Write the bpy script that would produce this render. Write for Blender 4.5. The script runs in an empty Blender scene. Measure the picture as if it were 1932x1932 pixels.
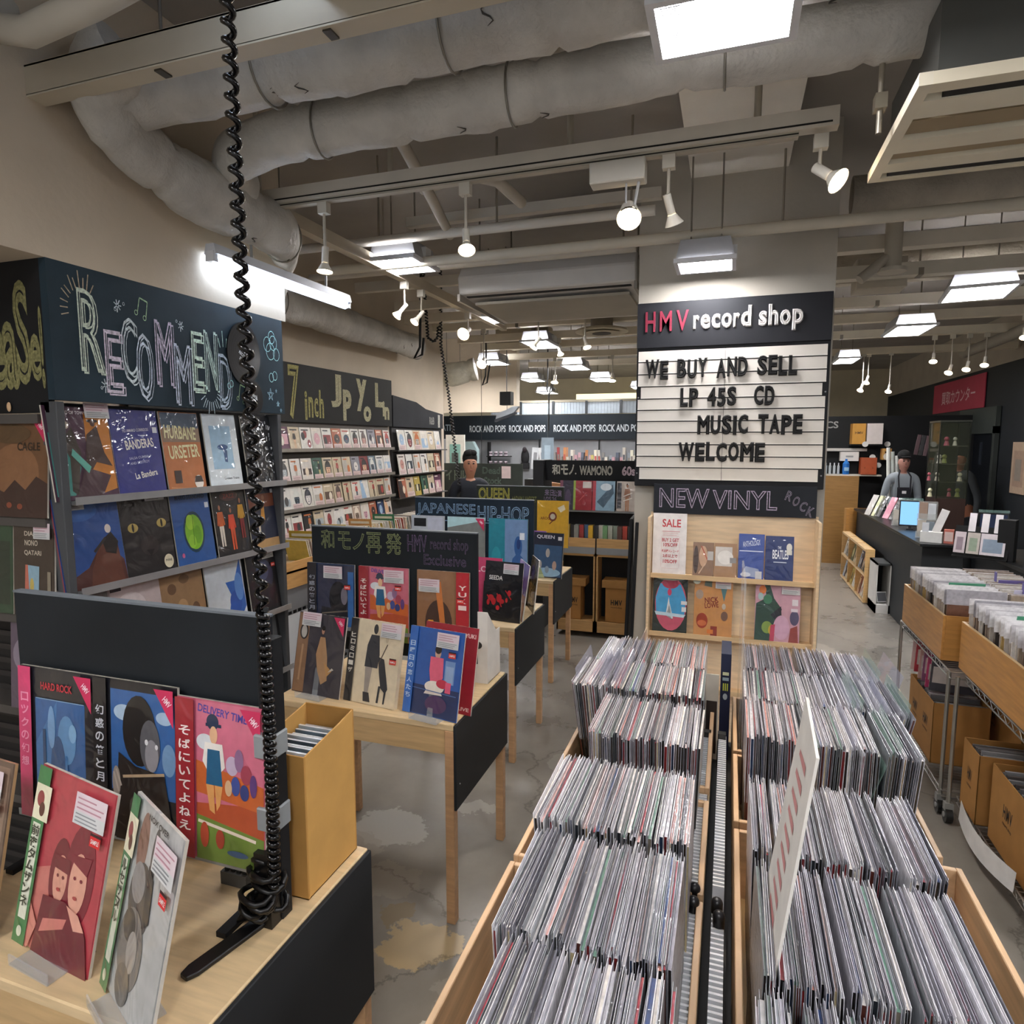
import bpy, bmesh, math, random
from mathutils import Vector, Matrix, Euler
R = math.radians
rnd = random.Random(7)
sc = bpy.context.scene
COL = sc.collection

# ---------------------------------------------------------------- camera, world, exposure
cd = bpy.data.cameras.new('camera'); cam = bpy.data.objects.new('camera', cd); COL.objects.link(cam)
cd.sensor_width = 36; cd.lens = 22.73; cd.clip_start = 0.02; cd.clip_end = 60
cam.location = (0, 0, 1.75)
cam.rotation_euler = (R(90 - 6.175), 0, R(18.559))
sc.camera = cam
w = bpy.data.worlds.new('world'); sc.world = w; w.use_nodes = True
w.node_tree.nodes['Background'].inputs[0].default_value = (0.97, 0.98, 1.0, 1)
w.node_tree.nodes['Background'].inputs[1].default_value = .50
sc.view_settings.view_transform = 'Standard'; sc.view_settings.look = 'None'
sc.view_settings.exposure = 0.55; sc.view_settings.gamma = 1.0
sc.view_settings.use_curve_mapping = False
sc.cycles.use_denoising = True
sc.cycles.max_bounces = 8; sc.cycles.diffuse_bounces = 5; sc.cycles.glossy_bounces = 3
sc.cycles.transmission_bounces = 4; sc.cycles.transparent_max_bounces = 8
sc.cycles.sample_clamp_indirect = 4.0
LED = 46.0          # brightness of the ceiling panels
SPOT = 20.0         # watts of each spotlight beam
TUBE = 22.0

# ---------------------------------------------------------------- colour and materials
def srgb(h):
    if isinstance(h, (tuple, list)): return tuple(h)[:3]
    h = h.lstrip('#')
    if len(h) == 3: h = ''.join(c*2 for c in h)
    v = [int(h[i:i+2], 16)/255 for i in (0, 2, 4)]
    return tuple(c/12.92 if c <= .04045 else ((c+.055)/1.055)**2.4 for c in v)

MATS = {}
def mat(name, rough=.5, metal=0., coat=0., coatr=.1, bump=0., bscale=60., noise=.12, nscale=18., spec=.5, alpha=1., trans=0., stretch=None, detail=3., crinkle=False):
    """surface whose colour is the 'Col' attribute, with slight procedural mottling"""
    m = bpy.data.materials.new(name); m.use_nodes = True
    nt = m.node_tree; N = nt.nodes; L = nt.links; b = N['Principled BSDF']
    at = N.new('ShaderNodeAttribute'); at.attribute_name = 'Col'
    tc = N.new('ShaderNodeTexCoord')
    src = tc.outputs['Object']
    if stretch:
        mp = N.new('ShaderNodeMapping'); mp.inputs['Scale'].default_value = stretch
        L.new(src, mp.inputs[0]); src = mp.outputs[0]
    if noise:
        nz = N.new('ShaderNodeTexNoise'); nz.inputs['Scale'].default_value = nscale; nz.inputs['Detail'].default_value = detail
        L.new(src, nz.inputs['Vector'])
        mr = N.new('ShaderNodeMapRange'); mr.inputs[1].default_value = .25; mr.inputs[2].default_value = .75
        mr.inputs[3].default_value = 1-noise; mr.inputs[4].default_value = 1+noise
        L.new(nz.outputs[0], mr.inputs[0])
        mx = N.new('ShaderNodeVectorMath'); mx.operation = 'SCALE'
        L.new(at.outputs['Color'], mx.inputs[0]); L.new(mr.outputs[0], mx.inputs['Scale'])
        L.new(mx.outputs[0], b.inputs['Base Color'])
    else:
        L.new(at.outputs['Color'], b.inputs['Base Color'])
    b.inputs['Roughness'].default_value = rough; b.inputs['Metallic'].default_value = metal
    b.inputs['Coat Weight'].default_value = coat; b.inputs['Coat Roughness'].default_value = coatr
    b.inputs['Specular IOR Level'].default_value = spec
    b.inputs['Alpha'].default_value = alpha; b.inputs['Transmission Weight'].default_value = trans
    if bump:
        n2 = N.new('ShaderNodeTexNoise'); n2.inputs['Scale'].default_value = bscale; n2.inputs['Detail'].default_value = 2 if crinkle else 4
        if crinkle: n2.inputs['Distortion'].default_value = 1.2
        L.new(src, n2.inputs['Vector'])
        bp = N.new('ShaderNodeBump'); bp.inputs['Strength'].default_value = bump; bp.inputs['Distance'].default_value = .01
        L.new(n2.outputs[0], bp.inputs['Height'])
        L.new(bp.outputs[0], b.inputs['Coat Normal'])
        if not crinkle: L.new(bp.outputs[0], b.inputs['Normal'])
    MATS[name] = m
    return m
mat('matte', rough=.7, bump=.05)
mat('paint', rough=.6, noise=.06, nscale=6, spec=.3)
mat('plaster', rough=.85, noise=.10, nscale=2.5, bump=.12, bscale=40)
mat('chalkboard', rough=.6, spec=.22, noise=.35, nscale=3, detail=6, bump=.03)
mat('chalk', rough=.95, noise=.45, nscale=90)
mat('satin', rough=.35, noise=.08)
mat('black_gloss', rough=.22, noise=.0, coat=.25, coatr=.08, spec=.35)
mat('sleeve', rough=.45, noise=.10, nscale=30, coat=1.0, coatr=.07, bump=1.0, bscale=11, crinkle=True)
mat('card', rough=.6, noise=.08)
mat('metal', rough=.28, metal=.9, noise=.05)
mat('steel', rough=.4, metal=.5, noise=.08)
mat('wood', rough=.45, noise=.16, nscale=7, stretch=(1, 9, 9), coat=.2, coatr=.3, detail=6)
mat('wood_y', rough=.45, noise=.20, nscale=7, stretch=(9, 1, 9), coat=.15, coatr=.3, detail=6)
mat('pine', rough=.5, noise=.28, nscale=4, stretch=(3, 1, 12), coat=.15, coatr=.3, detail=8)
mat('carton', rough=.75, noise=.08, nscale=14)
mat('foil', rough=.55, noise=.26, nscale=5, bump=.9, bscale=26, metal=.0, spec=.4, detail=8)
def quilt():      # small hexagon quilting and grime on the duct wrapping
    m = MATS['foil']; nt = m.node_tree; N = nt.nodes; L = nt.links; b = N['Principled BSDF']
    tc = N.new('ShaderNodeTexCoord'); vo = N.new('ShaderNodeTexVoronoi'); vo.feature = 'DISTANCE_TO_EDGE'; vo.inputs['Scale'].default_value = 55; L.new(tc.outputs['Object'], vo.inputs['Vector'])
    old = b.inputs['Normal'].links[0].from_node
    bp = N.new('ShaderNodeBump'); bp.inputs['Strength'].default_value = .35; bp.inputs['Distance'].default_value = .004
    L.new(vo.outputs['Distance'], bp.inputs['Height']); L.new(old.outputs[0], bp.inputs['Normal']); L.new(bp.outputs[0], b.inputs['Normal'])
quilt()
mat('skin', rough=.5, noise=.05)
mat('cloth', rough=.9, noise=.12, nscale=30, bump=.2, bscale=60)
mat('plastic', rough=.3, noise=.04, coat=.4)
mat('vinyl', rough=.3, noise=.0, coat=.25, coatr=.15, spec=.3)
mat('clear', rough=.06, noise=0, alpha=.28, coat=1, coatr=.04)
mat('glass', rough=.04, noise=0, alpha=.22, coat=1, coatr=.03)

def emit(name, color, strength, pattern=None):
    m = bpy.data.materials.new(name); m.use_nodes = True; nt = m.node_tree; nt.nodes.clear()
    e = nt.nodes.new('ShaderNodeEmission'); o = nt.nodes.new('ShaderNodeOutputMaterial')
    e.inputs[0].default_value = (*srgb(color), 1); e.inputs[1].default_value = strength
    nt.links.new(e.outputs[0], o.inputs[0]); MATS[name] = m; return m
emit('led', '#fefcff', LED)
emit('led_bar', '#fffdff', LED*1.3)
emit('tube_light', '#cfe2ff', TUBE)
emit('bulb', '#ffe6c0', 16)
emit('bulb_small', '#ffe2b8', 10)
emit('screen', '#7fb4e8', 1.1)
emit('screen_dark', '#30364a', .6)
emit('far_zone_glow', '#fff0b8', 1.3)

# ---------------------------------------------------------------- mesh builder
class MB:
    def __init__(s): s.v = []; s.f = []; s.c = []; s.m = []; s.sm = []
    def add(s, vs, fs, col, mi=0, smooth=False, M=None):
        o = len(s.v)
        for p in vs:
            p = Vector(p)
            s.v.append(tuple(M @ p) if M is not None else tuple(p))
        c = srgb(col) if not isinstance(col, list) else None
        for i, f in enumerate(fs):
            s.f.append([o+k for k in f]); s.c.append(c if c else srgb(col[i])); s.m.append(mi); s.sm.append(smooth)
        return s
    def box(s, x0, x1, y0, y1, z0, z1, col, mi=0, M=None):
        if x0 > x1: x0, x1 = x1, x0
        if y0 > y1: y0, y1 = y1, y0
        if z0 > z1: z0, z1 = z1, z0
        v = [(x0,y0,z0),(x1,y0,z0),(x1,y1,z0),(x0,y1,z0),(x0,y0,z1),(x1,y0,z1),(x1,y1,z1),(x0,y1,z1)]
        f = [(0,3,2,1),(4,5,6,7),(0,1,5,4),(1,2,6,5),(2,3,7,6),(3,0,4,7)]
        return s.add(v, f, col, mi, M=M)
    def prism(s, pts, z0, z1, col, axis='z', mi=0, M=None):
        """polygon pts (a,b) extruded between two heights along axis"""
        n = len(pts)
        def P(a, b, c): return {'z': (a,b,c), 'y': (a,c,b), 'x': (c,a,b)}[axis]
        v = [P(a,b,z0) for a,b in pts] + [P(a,b,z1) for a,b in pts]
        f = [tuple(range(n))[::-1], tuple(range(n,2*n))] + [(i,(i+1)%n,n+(i+1)%n,n+i) for i in range(n)]
        return s.add(v, f, col, mi, M=M)
    def cyl(s, p0, p1, r0, col, r1=None, n=16, caps=True, mi=0, smooth=True, sc=(1,1)):
        p0 = Vector(p0); p1 = Vector(p1); r1 = r0 if r1 is None else r1
        d = (p1-p0).normalized(); a = Vector((0,0,1)) if abs(d.z) < .9 else Vector((1,0,0))
        u = d.cross(a).normalized(); w_ = d.cross(u).normalized()
        v = []
        for p, r in ((p0,r0),(p1,r1)):
            for i in range(n):
                t = 2*math.pi*i/n; v.append(p + u*(r*sc[0]*math.cos(t)) + w_*(r*sc[1]*math.sin(t)))
        s.add(v, [(i,n+i,n+(i+1)%n,(i+1)%n) for i in range(n)], col, mi, smooth)
        if caps:
            if r0 > 1e-5: s.add(v[:n], [tuple(range(n))], col, mi)
            if r1 > 1e-5: s.add(v[n:], [tuple(range(n))[::-1]], col, mi)
        return s
    def tube(s, pts, rad, col, n=8, mi=0, closed=False, caps=True):
        pts = [Vector(p) for p in pts]; m = len(pts)
        rr = rad if isinstance(rad, (list, tuple)) else [rad]*m
        v = []; ref = Vector((0,0,1))
        t0 = (pts[1]-pts[0]).normalized()
        if abs(t0.dot(ref)) > .9: ref = Vector((1,0,0))
        u = (ref - t0*ref.dot(t0)).normalized()
        for k in range(m):
            a = pts[max(k-1,0)]; b = pts[min(k+1,m-1)]
            t = (b-a).normalized(); u = (u - t*u.dot(t))
            u = u.normalized() if u.length > 1e-6 else t.orthogonal().normalized()
            w_ = t.cross(u)
            for i in range(n):
                q = 2*math.pi*i/n; r = rr[k]
                v.append(pts[k] + u*r*math.cos(q) + w_*r*math.sin(q))
        f = [(k*n+i, k*n+(i+1)%n, (k+1)*n+(i+1)%n, (k+1)*n+i) for k in range(m-1) for i in range(n)]
        s.add(v, f, col, mi, True)
        if caps:
            s.add(v[:n], [tuple(range(n))[::-1]], col, mi); s.add(v[-n:], [tuple(range(n))], col, mi)
        return s
    def disc(s, c, r, col, n=24, ax='y', sc=1., mi=0):
        v = []
        for i in range(n):
            t = 2*math.pi*i/n; a = r*math.cos(t)*sc; b = r*math.sin(t)
            v.append({'y': (c[0]+a, c[1], c[2]+b), 'z': (c[0]+a, c[1]+b, c[2]), 'x': (c[0], c[1]+a, c[2]+b)}[ax])
        return s.add(v, [tuple(range(n))], col, mi)
    def ball(s, c, r, col, n=12, m=8, sc=(1,1,1), mi=0):
        v = []; f = []
        for j in range(m+1):
            p = math.pi*j/m
            for i in range(n):
                t = 2*math.pi*i/n
                v.append((c[0]+r*sc[0]*math.sin(p)*math.cos(t), c[1]+r*sc[1]*math.sin(p)*math.sin(t), c[2]+r*sc[2]*math.cos(p)))
        for j in range(m):
            for i in range(n): f.append((j*n+i, (j+1)*n+i, (j+1)*n+(i+1)%n, j*n+(i+1)%n))
        return s.add(v, f, col, mi, True)
    def mesh(s, name, mats):
        me = bpy.data.meshes.new(name); me.from_pydata(s.v, [], s.f)
        for m in (mats if isinstance(mats, (list, tuple)) else [mats]): me.materials.append(MATS[m])
        me.polygons.foreach_set('material_index', s.m); me.polygons.foreach_set('use_smooth', s.sm)
        ca = me.color_attributes.new('Col', 'FLOAT_COLOR', 'CORNER')
        buf = []
        for f, c in zip(s.f, s.c): buf += [c[0], c[1], c[2], 1.0]*len(f)
        ca.data.foreach_set('color', buf)
        me.validate(); me.update()
        return me
    def build(s, name, mats, parent=None, loc=None, rot=None, bevel=0, **kw):
        o = bpy.data.objects.new(name, s.mesh(name, mats)); COL.objects.link(o)
        if parent is not None: o.parent = parent
        if loc is not None: o.location = loc
        if rot is not None: o.rotation_euler = rot
        if bevel:
            b = o.modifiers.new('edge', 'BEVEL'); b.width = bevel; b.segments = 1; b.limit_method = 'ANGLE'
        for k, v_ in kw.items(): o[k] = v_
        return o

def empty(name, label, cat, loc=(0,0,0), rot=(0,0,0), group=None):
    o = bpy.data.objects.new(name, None); COL.objects.link(o); o.empty_display_size = .05
    o.location = loc; o.rotation_euler = rot; o['label'] = label; o['category'] = cat
    if group: o['group'] = group
    return o
def nth(i): return '%d%s' % (i, 'th' if 10 < i % 100 < 14 else {1:'st',2:'nd',3:'rd'}.get(i % 10, 'th'))
def tag(o, label, cat, group=None, kind=None):
    o['label'] = label; o['category'] = cat
    if group: o['group'] = group
    if kind: o['kind'] = kind
    return o
def struct(mb, name, m, label=None, parent=None, **k):
    o = mb.build(name, m, parent, **k)
    if parent is None: o['kind'] = 'structure'
    if label: o['label'] = label
    return o
def copy_tree(o, parent=None):
    c = o.copy(); COL.objects.link(c)
    if parent is not None: c.parent = parent
    for ch in list(o.children): copy_tree(ch, c)
    return c

# lettering: outlines or filled glyphs turned into plain mesh, cached
_TX = {}
def glyphs(txt, outline=0., depth=0., bold=0., spacing=1.):
    k = (txt, outline, depth, bold, spacing)
    if k in _TX: return _TX[k]
    c = bpy.data.curves.new('t', 'FONT'); c.body = txt; c.size = 1; c.resolution_u = 3
    c.space_character = spacing
    c.offset = bold
    if outline: c.fill_mode = 'NONE'; c.bevel_depth = outline; c.bevel_resolution = 0
    elif depth: c.extrude = depth/2
    o = bpy.data.objects.new('t', c); COL.objects.link(o)
    dg = bpy.context.evaluated_depsgraph_get(); me = bpy.data.meshes.new_from_object(o.evaluated_get(dg))
    v = [tuple(p.co) for p in me.vertices]; f = [tuple(p.vertices) for p in me.polygons]
    bpy.data.objects.remove(o); bpy.data.curves.remove(c); bpy.data.meshes.remove(me)
    if not v: v = [(0,0,0)]; f = []
    x0 = min(p[0] for p in v); x1 = max(p[0] for p in v); y0 = min(p[1] for p in v); y1 = max(p[1] for p in v)
    if x1-x0 < 1e-6: x1 = x0+1
    if y1-y0 < 1e-6: y1 = y0+1
    _TX[k] = (v, f, (x0,x1,y0,y1)); return _TX[k]
def put_text(mb, txt, x, z, wd, ht, col, y=0., outline=0., depth=0., bold=0., rot=0., spacing=1., th=.001, mi=0):
    """fit txt into a wd x ht box centred on (x,z) of the plane at y, readable from -Y"""
    v, f, (x0,x1,y0,y1) = glyphs(txt, outline, depth, bold, spacing)
    sx = wd/(x1-x0); sz = ht/(y1-y0); ca, sa = math.cos(rot), math.sin(rot)
    out = []
    for p in v:
        a = (p[0]-(x0+x1)/2)*sx; b = (p[1]-(y0+y1)/2)*sz
        out.append((x+a*ca-b*sa, y - p[2]*th/max(outline, depth, 1e-6)*(1 if (outline or depth) else 0), z+a*sa+b*ca))
    mb.add(out, f, col, mi)
# ---------------------------------------------------------------- floor with worn patches
def floor_material():
    m = bpy.data.materials.new('concrete'); m.use_nodes = True; nt = m.node_tree; N = nt.nodes; L = nt.links; b = N['Principled BSDF']
    tc = N.new('ShaderNodeTexCoord')
    n1 = N.new('ShaderNodeTexNoise'); n1.inputs['Scale'].default_value = 1.1; n1.inputs['Detail'].default_value = 8; n1.inputs['Roughness'].default_value = .62
    L.new(tc.outputs['Object'], n1.inputs['Vector'])
    cr = N.new('ShaderNodeValToRGB'); cr.color_ramp.elements[0].position = .3; cr.color_ramp.elements[0].color = (*srgb('#6f6a63'), 1)
    cr.color_ramp.elements[1].position = .7; cr.color_ramp.elements[1].color = (*srgb('#9c968b'), 1); L.new(n1.outputs[0], cr.inputs[0])
    nd = N.new('ShaderNodeTexNoise'); nd.inputs['Scale'].default_value = 5.5; nd.inputs['Detail'].default_value = 5; nd.inputs['Roughness'].default_value = .65
    L.new(tc.outputs['Object'], nd.inputs['Vector'])
    dv = N.new('ShaderNodeVectorMath'); dv.operation = 'MULTIPLY_ADD'; dv.inputs[1].default_value = (.28, .28, 0); dv.inputs[2].default_value = (-.14, -.14, 0)
    L.new(nd.outputs['Color'], dv.inputs[0])
    ad = N.new('ShaderNodeVectorMath'); L.new(tc.outputs['Object'], ad.inputs[0]); L.new(dv.outputs[0], ad.inputs[1])
    prev = cr.outputs[0]; rprev = None
    for (x, y, rx, ry, c, k) in PATCHES:
        mp = N.new('ShaderNodeMapping'); mp.inputs['Location'].default_value = (-x/rx, -y/ry, 0); mp.inputs['Scale'].default_value = (1/rx, 1/ry, 0)
        L.new(ad.outputs[0], mp.inputs[0])
        ln = N.new('ShaderNodeVectorMath'); ln.operation = 'LENGTH'; L.new(mp.outputs[0], ln.inputs[0])
        lt = N.new('ShaderNodeMapRange'); lt.inputs[1].default_value = 1.03; lt.inputs[2].default_value = .97; lt.inputs[4].default_value = k
        L.new(ln.outputs['Value'], lt.inputs[0])
        mx = N.new('ShaderNodeMix'); mx.data_type = 'RGBA'; L.new(lt.outputs[0], mx.inputs[0]); L.new(prev, mx.inputs[6]); mx.inputs[7].default_value = (*srgb(c), 1)
        prev = mx.outputs[2]
    # fine cracks
    vo = N.new('ShaderNodeTexVoronoi'); vo.feature = 'DISTANCE_TO_EDGE'; vo.inputs['Scale'].default_value = .75; L.new(ad.outputs[0], vo.inputs['Vector'])
    ck = N.new('ShaderNodeMapRange'); ck.inputs[1].default_value = .0; ck.inputs[2].default_value = .008; ck.inputs[3].default_value = .55; ck.inputs[4].default_value = 1
    L.new(vo.outputs['Distance'], ck.inputs[0])
    sv = N.new('ShaderNodeVectorMath'); sv.operation = 'SCALE'; L.new(prev, sv.inputs[0]); L.new(ck.outputs[0], sv.inputs['Scale'])
    L.new(sv.outputs[0], b.inputs['Base Color'])
    rr = N.new('ShaderNodeMapRange'); rr.inputs[3].default_value = .17; rr.inputs[4].default_value = .42; L.new(n1.outputs[0], rr.inputs[0]); L.new(rr.outputs[0], b.inputs['Roughness'])
    b.inputs['Specular IOR Level'].default_value = .6
    bp = N.new('ShaderNodeBump'); bp.inputs['Strength'].default_value = .08; L.new(n1.outputs[0], bp.inputs['Height']); L.new(bp.outputs[0], b.inputs['Normal'])
    MATS['concrete'] = m
PATCHES = [(-.62, 1.66, .022, .03, '#cfcabf', .95), (-.98, 1.88, .13, .10, '#b8a27c', .95), (-1.12, 1.98, .05, .05, '#8d7c60', .8), (-1.42, 2.46, .17, .13, '#b4b1a8', .85), (-1.50, 2.30, .14, .10, '#a49c8f', .7),
           (-1.25, 2.14, .14, .10, '#a0988a', .75), (-.62, 2.78, .16, .07, '#a8a49a', .7), (-.80, 1.62, .03, .035, '#c9c4b8', .9), (-.72, 3.3, .16, .10, '#aaa69c', .5),
           (-.72, 2.22, .03, .025, '#c4beb2', .8), (-.55, 1.98, .06, .04, '#a39b8c', .5), (.72, 5.6, .25, .5, '#b0a89a', .5), (-.6, 4.6, .3, .25, '#a8a298', .4),
           (-1.1, 2.75, .12, .05, '#b0aca2', .7), (-.68, 1.73, .2, .06, '#a39c90', .5)]
floor_material()
b = MB(); b.box(-8, 4.6, -2.6, 16, -.1, 0, '#888'); struct(b, 'floor', 'concrete', 'grey polished concrete floor with pale worn patches and cracks')

# ---------------------------------------------------------------- ceiling and walls
CEIL = '#c2b8a9'
b = MB(); b.box(-8, 4.6, -2.6, 16, 3.32, 3.45, '#9c968e'); struct(b, 'ceiling', 'plaster', 'grey painted concrete ceiling slab')
for i, y in enumerate([-1.6, -.4, .75]):                         # cast joists of the slab
    b = MB(); b.box(-3.2, 3.2, y, y+.16, 3.1, 3.32, CEIL); struct(b, 'ceiling_joist', 'plaster', 'grey ceiling joist behind and above the ducts')
BEIGE = '#c9bba6'; CHAR = '#26292c'
b = MB(); b.box(-3.3, -3.15, -2.6, 6.9, 0, 3.32, BEIGE); struct(b, 'wall_left', 'plaster', 'beige painted wall above the wall of singles')
b = MB(); b.box(-3.15, -2.05, -2.6, 2.68, 2.325, 3.32, BEIGE); struct(b, 'wall_left_upper', 'plaster', 'beige plastered wall above the large chalkboard')
b = MB(); b.box(-8, -3.3, 6.75, 6.9, 0, 3.32, BEIGE); struct(b, 'wall_left_return', 'plaster', 'beige wall turning away at the end of the singles wall')

# front and far left walls are omitted so that world light fills the shop
b = MB(); b.box(-8, 4.6, 16, 16.1, 0, 3.32, '#d6caae'); struct(b, 'wall_back', 'plaster', 'pale wall at the far end of the shop')
b = MB(); b.box(3.2, 3.3, -2.6, 16, 0, 2.72, CHAR); struct(b, 'wall_right', 'paint', 'charcoal painted wall behind the counter')
b = MB(); b.box(3.19, 3.3, -2.6, 16, 2.72, 3.32, '#a39888'); struct(b, 'wall_right_upper', 'plaster', 'grey beige strip of wall above the charcoal paint')
# header wall at the back of the sales floor
b = MB(); b.box(-8, -3.05, 9.3, 9.45, 2.2, 3.32, BEIGE); struct(b, 'wall_bulkhead', 'plaster', 'beige bulkhead hanging above the far left header')
# column carrying the letter board
b = MB(); b.box(-.50, .47, 3.66, 4.25, 0, 3.32, '#b8b2a6'); struct(b, 'column', 'plaster', 'square grey beige column carrying the letter board')
# pale concrete beam over the aisle
b = MB(); b.box(-.24, .23, 2.05, 3.66, 3.12, 3.32, '#ece6da'); struct(b, 'beam', 'plaster', 'pale beam running from the ducts to the column')

# ---------------------------------------------------------------- ceiling services
def svc(name, label, cat, group=None): return empty(name, label, cat, group=group)
def lateral(mb, x0, x1, y, z, h=.06, d=.05, col='#b6ad9c'):
    mb.box(x0, x1, y, y+d, z, z+h, col)
WHITEP = '#c6beae'
# ducts wrapped in taped insulation
def lumpy(pts, r, seed, sz=1.25, per=.028, n=26, col='#cac7c0', wob=.05, tilt=0):
    q = random.Random(seed); mb = MB(); P = [Vector(p) for p in pts]
    # resample
    out = [];
    for a, b_ in zip(P, P[1:]):
        k = max(1, int((b_-a).length/per))
        for i in range(k): out.append(a.lerp(b_, i/k))
    out.append(P[-1]); m = len(out)
    for _ in range(5): out = [out[0]]+[(out[i-1]+out[i]*2+out[i+1])/4 for i in range(1, m-1)]+[out[-1]]
    ph = [q.uniform(0, 6) for _ in range(8)]
    v = []; rj = []; cols = []
    cur = 1
    for k in range(m):
        if k % q.choice([7, 9, 11]) == 0: cur = 1+q.uniform(-.07, .07)
        rj.append(r*(cur + wob*.5*math.sin(k*.5+ph[0])+wob*.4*math.sin(k*.19+ph[1])) * (0.86 if (k+int(3*math.sin(k*.05+ph[4]))) % 17 == 0 and wob > .03 else 1))
    for k in range(m):
        t = (out[min(k+1, m-1)]-out[max(k-1, 0)]).normalized(); u = Vector((0,0,1)); u = (u-t*u.dot(t)).normalized(); w_ = t.cross(u)
        for i in range(n):
            a = 2*math.pi*i/n; rr = rj[k]*(1+wob*.5*math.sin(3*a+ph[2]+k*.13)+wob*.35*math.sin(5*a+ph[3]-k*.21)+q.uniform(-.01, .01))
            p = out[k]+u*rr*math.cos(a)+w_*rr*math.sin(a); p.z = out[k].z+(p.z-out[k].z)*sz; v.append(p)
    f = [(k*n+i, k*n+(i+1)%n, (k+1)*n+(i+1)%n, (k+1)*n+i) for k in range(m-1) for i in range(n)]
    mb.add(v, f, col, 0, True)
    mb.add(v[:n], [tuple(range(n))[::-1]], col); mb.add(v[-n:], [tuple(range(n))], col)
    return mb, out, rj
def duct(label, pts, r, seed, name='air_duct', bands=(), **k):
    mb, out, rj = lumpy(pts, r, seed, **k)
    o = mb.build(name, 'foil'); tag(o, label, 'duct')
    if k.get('wob', .05) > .03 and len(out) > 60:
        tq = random.Random(seed*7); q = MB()
        for i in range(9, len(out)-4, 1):
            if tq.random() < .10:       # short dark tears and creases in the wrapping
                t_ = (out[i+1]-out[i]).normalized(); u = Vector((0,0,1)); u = (u-t_*u.dot(t_)).normalized(); w_ = t_.cross(u); a0 = tq.uniform(1.6, 4.6); ln = tq.uniform(.15,.5)
                P_ = []
                for j in range(6):
                    a = a0+ln*j/5; rr = rj[i]*1.035; p = out[i]+t_*(.02*math.sin(j*1.3+seed)*tq.uniform(.5,1))+u*rr*math.cos(a)+w_*rr*math.sin(a); p.z = out[i].z+(p.z-out[i].z)*k.get('sz', 1.25); P_.append(p)
                q.tube(P_, [.0008,.002,.003,.0025,.002,.0006], '#4d4841', n=4)
        if q.v: q.build('wrap_seams', 'matte', o, kind='stuff')
    for i in bands:
        if i < len(out)-2:
            t = (out[i+1]-out[i]).normalized(); q = MB()
            # metal clamp band with hanger rod up to the slab
            c = out[i]; rr = rj[i]*1.07; n = 24; u = Vector((0,0,1)); u = (u-t*u.dot(t)).normalized(); w_ = t.cross(u); ring = []
            for j in range(n+1):
                a = 2*math.pi*j/n; p = c+u*rr*math.cos(a)+w_*rr*math.sin(a); p.z = c.z+(p.z-c.z)*k.get('sz', 1.25); ring.append(p)
            q.tube(ring, .004, '#8f8a80', n=5); q.cyl((c.x, c.y, c.z+rr), (c.x, c.y, 3.32), .004, '#8f8a80', n=6)
            q.build('hanger_band', 'steel', o)
    return o
duct('thick lumpy white insulated duct crossing above the store, the upper one of two', [(-1.90,1.66,2.86),(-1.80,1.76,2.92),(-1.5,1.82,2.94),(3.1,1.88,2.98)], .105, 3, wob=.045, bands=(18, 40, 62))
duct('slimmer lumpy white insulated duct crossing just below the thick one', [(-1.93,2.28,2.78),(-1.88,2.14,2.83),(-1.6,2.08,2.85),(3.1,2.14,2.90)], .072, 5, wob=.05, bands=(22, 47, 70))
duct('white insulated duct running back along the left wall above the fluorescent tube', [(-1.80,1.62,2.93),(-1.90,1.60,2.86),(-1.945,1.75,2.76),(-1.945,2.0,2.70),(-1.95,2.55,2.69),(-2.35,3.0,2.68),(-2.88,3.6,2.68),(-2.97,5.9,2.68)], .088, 9, sz=1.3, wob=.05, bands=(40, 90))
duct('pale silvery insulated duct sagging across the far left of the ceiling', [(-3.9,7.05,2.60),(-3.5,7.1,2.57),(-3.1,7.1,2.53),(-2.85,7.15,2.60)], .11, 14, col='#c9c4b2', wob=.06)

# white conduits looping at the top left
mb = MB(); mb.tube([(-2.0,1.42,2.98),(-1.95,1.36,2.88),(-1.75,1.30,2.80),(-1.5,1.27,2.80),(-1.1,1.26,2.86),(-.6,1.25,3.0),(0,1.25,3.1)], .036, '#c9c5ba', n=14)
tag(mb.build('water_pipe', 'paint'), 'fat white pipe curving across the top left corner of the ceiling', 'pipe')
mb = MB()
for k in range(3): mb.tube([(-2.0,1.2+.012*k,2.98+.01*k),(-1.8,1.15,2.89+.01*k),(-1.5,1.16,2.88+.012*k),(-1.0,1.15,2.95),(-.6,1.15,3.05)], .006, ['#6f7a6c','#8c9488','#59605a'][k], n=6)
tag(mb.build('cable_bundle', 'plastic'), 'bundle of thin grey green cables looping above the fat white pipe', 'cable')
# cream steel cable tray
t = empty('cable_tray', 'cream painted steel channel crossing the upper left of the ceiling', 'cable tray')
mb = MB(); mb.box(-2.6, 1.3, 1.50, 1.505, 2.79, 2.875, '#b9b09e'); mb.box(-2.6, 1.3, 1.50, 1.56, 2.785, 2.792, '#c6bdaa'); mb.box(-2.6, 1.3, 1.50, 1.52, 2.87, 2.876, '#b9b09e'); mb.build('channel', 'paint', t)
for x in (-2.18, -1.55, -1.0, -.4, .3, .9):
    mb = MB(); mb.cyl((x,1.53,2.80),(x,1.53,3.32), .005, '#77726a', n=6); mb.box(x-.012,x+.012,1.51,1.55,2.78,2.83,'#4c4842'); mb.build('hanger_rod', 'steel', t)
mb = MB(); mb.box(-1.02,-.93,1.0,1.5,2.87,2.9,'#b3a88e'); mb.build('cross_arm', 'paint', t)

def LT(c, k=.3):
    c = srgb(c); return tuple(v+(1-v)*k*.5+v*k*.35 if v < .9 else v for v in c)
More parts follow.
